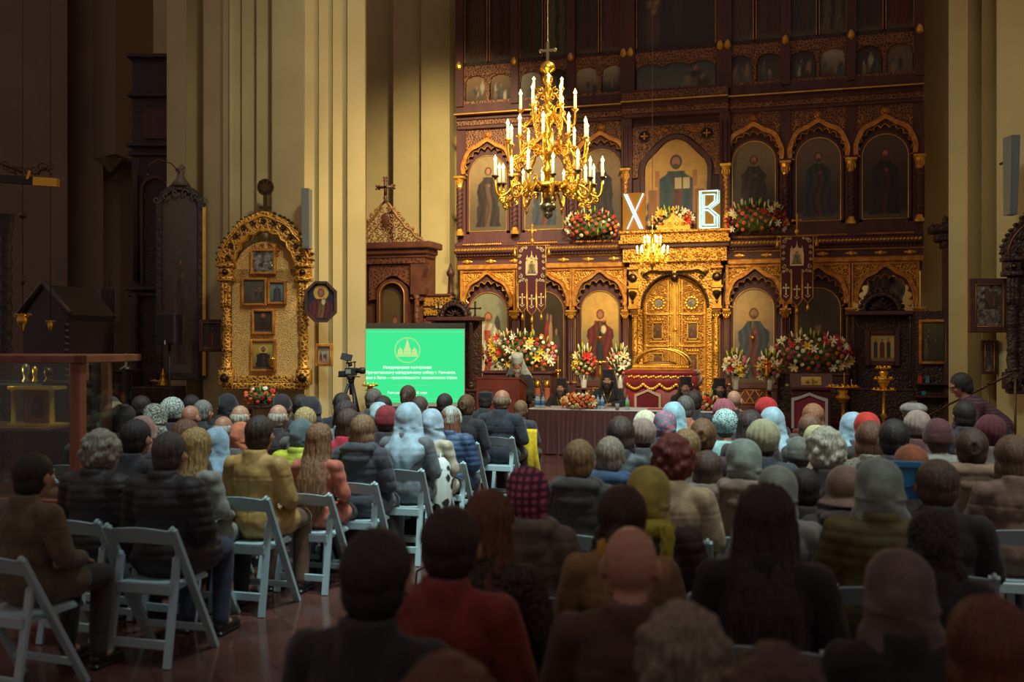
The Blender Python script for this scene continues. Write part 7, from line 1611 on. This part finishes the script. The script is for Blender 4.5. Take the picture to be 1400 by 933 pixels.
def person(px, py, hk, hc, ck, cc, lb, op, loc, rz, top, pose='lap', chair=True, skin='a', eyes=False, beard=None):
    hat = {'w:klobuk':.162, 'w:skufia':.115, 'w:beret':.114, 'w:bonnet':.146, 'w:beanie':.14, 'w:hat':.143}.get(hk, .128 if hk.startswith('w') else .126)
    s_ = top/(HC.z+hat*1.10); s_ = min(1.10, max(.86, s_))
    t = thing('person', lb, 'person', loc, rz); t.scale = (s_*op.get('sx', 1), s_, s_)
    link('body', BODY[pose], SKIN[skin], t)
    cm = cloth(cc, op.get('cpat') or ('shiny' if op.get('shn') or ck == 'puffer' else None))
    link('coat', coat_mesh(ck, pose), cm, t)
    if ck != 'cassock': link('trousers', TROUS, cloth(op.get('tr', (50,46,50))), t)
    link('shoes', SHOES, mat('black_shoes', (40,34,34), .35), t)
    if op.get('under'): link('hair', hair_me(op['under'][0]), hairm(op['under'][1]), t)
    if hk.startswith('h:'): link('hair', hair_me(hk[2:]), hairm(hc), t)
    elif hk.startswith('w:'): 
        if not op.get('under'): link('hair', hair_me('crop'), hairm((80,62,52)), t)
        link({'scarf':'headscarf','scarfshort':'headscarf','veil':'veil','kerchief':'kerchief','klobuk':'clerical_hat','skufia':'clerical_cap'}.get(hk[2:], hk[2:]), wear_me(hk[2:]), cloth(hc, op.get('pat')), t)
    if eyes: link('eyes', EYES_ME, [mat('eye_white', (214,206,196), .3), mat('dark_iris', (40,28,24), .4)], t)
    if beard: link('beard', BEARD, hairm(beard), t)
    if op.get('mask'):
        q = MB(); q.ell(HC+Vector((0,.075,-.05)), (.052,.045,.045), 14, 10); P2('face_mask', q, mat('blue_mask', (110,170,210), .7), t)
    return t, s_
PMAP = {}
for i, (px, py, hk, hc, ck, cc, lb, op) in enumerate(PEOPLE):
    x, y, z, Z = seats[i][:4]; rz = op.get('yaw', rnd.uniform(-.10, .10)); body_rz = rz*(.5 if abs(rz) < .5 else .15)
    top = z; sc_ = max(.86, min(1.1, top/1.305))
    ox = -math.sin(body_rz)*.045*sc_; oy = math.cos(body_rz)*.03*sc_
    t, s_ = person(px, py, hk, hc, ck, cc, lb, op, (x, y-oy, 0), body_rz, top, skin=['a','b','a','c'][i % 4])
    PMAP[lb] = t
    short = lb.split(' with ')[0] if False else lb
    wds = [w_ for w_ in lb.replace(',', '').split()]
    cl = 'white folding chair under the ' + ' '.join(wds[:11])
    while cl.split()[-1] in ('and','in','of','the','with','by','at','a','under','behind','before','near','on','beside','very','or','to','below','nearest','left','black','dark','pale','long'): cl = ' '.join(cl.split()[:-1])
    if not chair_used[0]: c = CHAIR0; chair_used[0] = True; c.location = (x, y-oy-.025, 0); c.rotation_euler = (0,0,body_rz); c['label'] = cl
    else: c = dup(CHAIR0, (x, y-oy-.025, 0), body_rz, cl)
    c.scale = (1, 1, max(.92, min(1.08, s_))); c.location.y -= .02
    c['group'] = 'white folding chairs of the audience'
# --- clergy
def cleric(px, py, Z, lb, beardc, hatc=(40,36,40), yaw=0., tilt=0):
    p = spot(px, py, Z); p.y = max(p.y, TY+.80) if Z > 15 else p.y; k = (p.y)/(cy_+(px-700)/FPX*sy_); p2 = spot(px, py, k)
    t, s_ = person(px, py, 'w:klobuk', hatc, 'cassock', (40,38,42), lb, {}, (p2.x, p2.y, 0), PI+yaw, p2.z, pose='table', eyes=True, beard=beardc)
    q = MB(); q.tube([(-.07,.085,1.02),(-.05,.115,.92),(0,.135,.80),(.05,.115,.92),(.07,.085,1.02)], .005, 5); q.bar((0,.145,.74),(0,.145,.81),.012); q.bar((-.022,.145,.785),(.022,.145,.785),.010); P2('pectoral_cross', q, BRASS, t)
    c = thing('dark_chair', 'dark chair behind the table under the ' + ' '.join(lb.split()[:8]), 'chair', (p2.x, p2.y, 0), PI+yaw)
    q = MB(); q.box(-.2,.2,-.2,.2,.40,.445,bev=.01); P2('seat', q, WOODB, c, False); q = MB(); q.box(-.2,.2,-.23,-.205,.6,.9,bev=.01); P2('backrest', q, WOODB, c, False)
    for a in (-.18,.18): q = MB(); q.box(a-.018,a+.018,.15,.185,0,.41); P2('leg', q, WOODB, c, False); q = MB(); q.box(a-.018,a+.018,-.23,-.195,0,.62); P2('leg', q, WOODB, c, False)
    return t
cleric(768, 517, 16.8, 'bearded cleric in black hat and veil looking down beside the table flowers', (90,74,64))
cleric(832, 505, 16.8, 'young bearded cleric in tall black hat facing the audience at the table', (50,36,30))
cleric(937, 515, 16.3, 'grey bearded cleric in black hat behind the blue veiled woman', (130,118,104), yaw=.15)
cleric(983, 517, 16.2, 'cleric with glasses and black veil at the right end of the table', (80,64,56), yaw=.25)
# bishop standing at the lectern
bp = spot(709, 482, 17.95); t = thing('person', 'elderly bishop in white hat with lappets reading at the lectern', 'person', (bp.x, bp.y, 0), PI+.1)
hcx = Vector((0, .12, bp.z-.225)); q = MB(); R = Matrix.Rotation(-.30, 3, 'X')
def std_head(q): 
    E = lambda p, r: q.ell(hcx + R @ Vector(p), r, 14, 10, R=R)
    E((0,-.012,.022), (.076,.096,.094)); E((0,.02,-.03), (.060,.074,.082)); E((0,.058,-.085), (.028,.030,.026)); E((0,.094,-.018), (.011,.020,.028)); E((0,.106,-.034), (.015,.014,.012)); E((0,.082,.022), (.052,.014,.012))
    for sg in (-1,1): E((sg*.076,-.004,-.010), (.010,.020,.032)); E((sg*.04,.066,-.024), (.022,.018,.020))
std_head(q); hz = hcx.z; sh = hz-.22
q.cap(hcx+Vector((0,-.03,-.06)), (0,.03,sh+.02), .055, .062)
q.ell((0,0,sh-.10),(.18,.11,.14)); q.ell((0,-.01,sh-.32),(.15,.11,.2)); q.ell((0,-.01,sh-.5),(.165,.12,.15))
for sg in (-1,1):
    q.cap((sg*.09,0,sh-.5),(sg*.09,.0,.5),.085,.06); q.cap((sg*.09,0,.5),(sg*.09,-.01,.1),.058,.04); q.cap((sg*.09,-.01,.06),(sg*.095,.13,.04),.038,.03)
    q.cap((sg*.17,.0,sh-.03),(sg*.24,.06,sh-.30),.055,.042); q.cap((sg*.24,.06,sh-.30),(sg*.15,.28,sh-.28),.042,.03); hand(q, (sg*.15,.28,sh-.28), (-sg*.4,.9,-.1), (0,0,1), side=-sg, curl_=.5)
link('body', fuse(q, .008, 2, None, 'bishop_body'), SKIN['b'], t)
q = MB(); q.ell((0,0,sh-.08),(.21,.13,.15)); q.ell((0,-.01,sh-.35),(.19,.14,.25)); q.lathe([(.19,sh-.35),(.21,sh-.7),(.27,.35),(.31,.03),(.02,.03)],(0,0,0),24,sy=.75)
for sg in (-1,1): q.cap((sg*.17,.0,sh-.03),(sg*.25,.06,sh-.30),.08,.085); q.cap((sg*.25,.06,sh-.30),(sg*.17,.23,sh-.29),.08,.07); q.ell((sg*.22,.14,sh-.38),(.05,.10,.10))
link('robe', fuse(q, .013, 3, lambda x,y,z: .007*math.sin(math.atan2(x,y)*16)*(1 if z < .9 else .3), 'robe'), cloth((42,40,44)), t)
q = MB(); vs0 = MB(); vs0.lathe([(.088,.0),(.098,.03),(.112,.14),(.100,.172),(.06,.185),(.001,.188)], (0,-.01,.03), 28, sy=1.1)
def fl(rings, n=24):
    v = [(x+rx*math.cos(2*PI*k/n), y+ry*math.sin(2*PI*k/n), z) for x, y, z, rx, ry in rings for k in range(n)]; m = len(rings)
    return v, [(i*n+k, i*n+(k+1)%n, (i+1)*n+(k+1)%n, (i+1)*n+k) for i in range(m-1) for k in range(n)] + [tuple(range(n-1,-1,-1)), tuple((m-1)*n+k for k in range(n))]
vs0.add(*fl([(0,-.05,.12,.10,.05),(0,-.07,.02,.125,.035),(0,-.085,-.10,.175,.03),(0,-.10,-.20,.225,.028),(0,-.11,-.28,.255,.025),(0,-.12,-.30,.20,.02)]))
vs0.v = [tuple(hcx + R @ Vector(p)) for p in vs0.v]; q.add(vs0.v, vs0.f)
link('white_clerical_hat', fuse(q, .0085, 2, None, 'white_hat'), cloth((214,232,226)), t)
q = MB(); B_ = lambda p, r: q.ell(hcx + R @ Vector(p), r, 12, 8, R=R)
B_((0,.075,-.10),(.055,.035,.06)); B_((0,.08,-.165),(.045,.028,.075)); B_((0,.075,-.23),(.028,.02,.05)); [B_((sg*.055,.045,-.06),(.02,.03,.045)) for sg in (-1,1)]
link('beard', fuse(q, .008, 1, lambda x,y,z: .004*NZ(x*50,y*50,z*14), 'long_beard'), hairm((190,182,168)), t)
q = MB()
for sg in (-1,1): q.ell(hcx+R@Vector((sg*.031,.083,.002)),(.012,.009,.006),8,6)
P2('eyes', q, mat('eye_white', (214,206,196)), t)
# man bending by the right pillar, turned left
bp = spot(1318, 513, 10.6); gx = spot(1352, 600, 10.6)
t = thing('person', 'man with glasses and dark checked shirt bending forward by the right pillar', 'person', (gx.x, gx.y, 0), PI/2+.1+YAW*0)
q = MB(); dist = math.hypot(bp.x-gx.x, bp.y-gx.y); hcx = Vector((0, dist+.02, bp.z-.118)); R = Matrix.Rotation(-.35, 3, 'X'); std_head(q)
nk = hcx+Vector((0,-.05,-.12)); q.cap(hcx+Vector((0,-.03,-.05)), nk, .055, .06)
hip = Vector((0,-.10,.88)); ch_ = hcx+Vector((0,-.12,-.24))
q.cap(ch_, hip, .13, .13); q.ell(ch_,(.18,.12,.12))
for sg in (-1,1):
    q.cap(hip+Vector((sg*.09,0,-.03)), (sg*.10,.02,.48), .09, .065); q.cap((sg*.10,.02,.48), (sg*.10,-.06,.09), .06, .042); q.cap((sg*.10,-.06,.06),(sg*.105,.1,.035),.038,.03)
    e_ = ch_+Vector((sg*.24,.10,-.24)); w2 = ch_+Vector((sg*.12,.32,-.30)); q.cap(ch_+Vector((sg*.17,0,.04)), e_, .052, .042); q.cap(e_, w2, .04, .028); hand(q, w2, (-sg*.2,.9,-.3), (0,.3,1), side=-sg, curl_=.6)
link('body', fuse(q, .008, 2, None, 'bending_body'), SKIN['b'], t)
q = MB(); q.cap(ch_, hip+Vector((0,0,.05)), .155, .15); q.ell(ch_,(.205,.145,.14)); q.ell(nk+Vector((0,-.01,-.03)),(.085,.085,.05))
for sg in (-1,1): e_ = ch_+Vector((sg*.24,.10,-.24)); w2 = ch_+Vector((sg*.13,.28,-.29)); q.cap(ch_+Vector((sg*.17,0,.04)), e_, .075, .062); q.cap(e_, w2, .06, .045)
link('checked_shirt', fuse(q, .011, 2, lambda x,y,z: .004*NZ(x*12,y*12,z*12), 'shirt'), cloth((92,82,72), 'plaid'), t)
q = MB(); q.ell(hip,(.17,.14,.12))
for sg in (-1,1): q.cap(hip+Vector((sg*.09,0,-.03)), (sg*.10,.02,.48), .105, .08); q.cap((sg*.10,.02,.48), (sg*.10,-.06,.10), .075, .06)
link('trousers', fuse(q, .011, 2, None, 'standing_trousers'), cloth((48,44,48)), t)
q = MB()
for sg in (-1,1): q.cap((sg*.10,-.07,.05),(sg*.105,.12,.04),.045,.038); q.box(sg*.10-.04,sg*.10+.04,-.11,.15,.003,.02,bev=.005)
link('shoes', fuse(q, .008, 1, None, 'standing_shoes'), MATS['black_shoes'], t)
me = hair_me('short').copy(); off = hcx-HC; 
for v in me.vertices: v.co = hcx + R @ (v.co-HC)
link('hair', me, hairm((60,46,38)), t)
q = MB(); gl = lambda p: hcx + R @ Vector(p)
for sg in (-1,1): q.tube([gl((sg*.034+.022*math.cos(a), .102, .002+.018*math.sin(a))) for a in [i*2*PI/12 for i in range(12)]], .0025, 4, closed=True); q.tube([gl((sg*.056,.10,.005)), gl((sg*.078,.0,.005))], .0025, 4)
q.tube([gl((-.012,.104,.004)), gl((.012,.104,.004))], .0025, 4); P2('glasses', q, BLACKM, t)
# --- small things among the seats
def at_person(lb): return PMAP[lb].location
u = spot(605, 622, 8.75); t = thing('umbrella', 'folded white umbrella with black spots hanging from the beige cardigan lap', 'umbrella', (u.x, u.y-.05, 0), 0)
zt = EYE-(622-466.5)/FPX*8.75; zb = EYE-(692-466.5)/FPX*8.75
q = MB(); prof = [(.02,0),(.045,.06),(.085,.22),(.10,.36),(.07,.44),(.03,.47)]; q.lathe([(r_, .08+z_*(zt-.1)/.47*1.0) for r_, z_ in prof], (0,0,0), 20); q.v = [(x*(1+.12*math.sin(math.atan2(y,x)*6)), y*(1+.12*math.sin(math.atan2(y,x)*6)), z) for x,y,z in q.v]; P2('canopy', q, cloth((206,216,208),'spots'), t)
q = MB(); q.tube([(0,0,.0),(0,0,zt+.02)], .007, 6); P2('shaft', q, WHITEC, t)
b_ = spot(565, 742, 6.55); t = thing('handbag', 'black shiny handbag on the floor beside an aisle chair', 'bag', (b_.x+.1, b_.y, 0), .3); q = MB(); q.box(-.14,.14,-.06,.06,0,.24,bev=.035); P2('bag_body', q, mat('black_leather', (44,44,50), .25), t); q = MB(); q.tube([(-.08,0,.23),(-.07,0,.34),(0,0,.38),(.07,0,.34),(.08,0,.23)],.008,6); P2('strap', q, mat('black_leather', (44,44,50)), t)
y_ = at_person('boy with light brown hair in dark blazer beside the navy suited man'); q = MB(); vs = []
for j in range(13):
    for i in range(7): x = -.10+.17*i/6; z = .82-.52*j/12; vs.append((x+.05*j/12, -.04*math.sin(j*.3)+.014*math.sin(i*1.9+j*.2)-.02, z))
q.add(vs, [(j*7+i, j*7+i+1, (j+1)*7+i+1, (j+1)*7+i) for j in range(12) for i in range(6)]); o = q.build('yellow_jacket', cloth((232,196,20)), None, True, (spot(729,600,11.75).x, y_.y-.36, 0)); o.modifiers.new('s','SOLIDIFY').thickness = .02; tag(o, 'bright yellow jacket hanging over the chair beside the boy in blazer', 'jacket')
f = spot(1241, 682, 5.05); q = MB(); q.box(-.125,.125,-.004,.004,0,.19,bev=.003); fo = thing('blue_folder', 'bright blue printed sheet held up beside the rust brown knitted hat', 'folder', (f.x, f.y, f.z), -.1); P2('sheet', q, mat('blue_print', (52,140,190), .5), fo, False)
q = MB(); q.box(-.10,.10,-.008,-.004,.15,.16); q.tube([(-.11,-.006,.03),(-.02,-.006,.05),(.04,-.006,.07),(.10,-.006,.06)],.004,4); P2('printed_line', q, mat('navy_ink', (40,60,90)), fo, False)
sc2 = at_person('woman with low dark bun, mustard scarf and camel coat'); 
m_ = MB(); m_.lathe([(.08,-.03),(.10,.0),(.095,.05),(.07,.07)], (0,-.03,1.04), 20); o = m_.build('mustard_scarf', cloth((214,160,40)), PMAP['woman with low dark bun, mustard scarf and camel coat'], True)
m_ = MB(); m_.lathe([(.09,-.06),(.12,-.02),(.105,.04),(.08,.06)], (0,-.03,1.03), 20, sy=.95); o = m_.build('navy_scarf', cloth((44,48,62)), PMAP['woman with messy dark updo, navy scarf and tan coat'], True)
q = MB()
r = random.Random(5)
for k in range(9):
    x0 = r.uniform(.03,.13); pts = [(x0+.03*math.sin(i*.9+k), -.11-.035*i/6-.02*r.random(), 1.07-.06*i) for i in range(6)]; q.tube(pts, .014, 6)
q.lathe([(.10,-.04),(.125,-.01),(.11,.03),(.08,.05)], (0,-.03,1.04), 20, sy=.95)
q.build('lime_scarf', cloth((190,180,56)), PMAP['woman in yellow green headscarf and black quilted coat'], True)
q = MB(); q.tube([(-.16,-.12,1.0),(0,-.175,.86),(.13,-.14,.70)], .009, 5); q.build('bag_strap', mat('black_leather', (44,44,50)), PMAP['woman in pale blue headscarf and beige cardigan'], True)
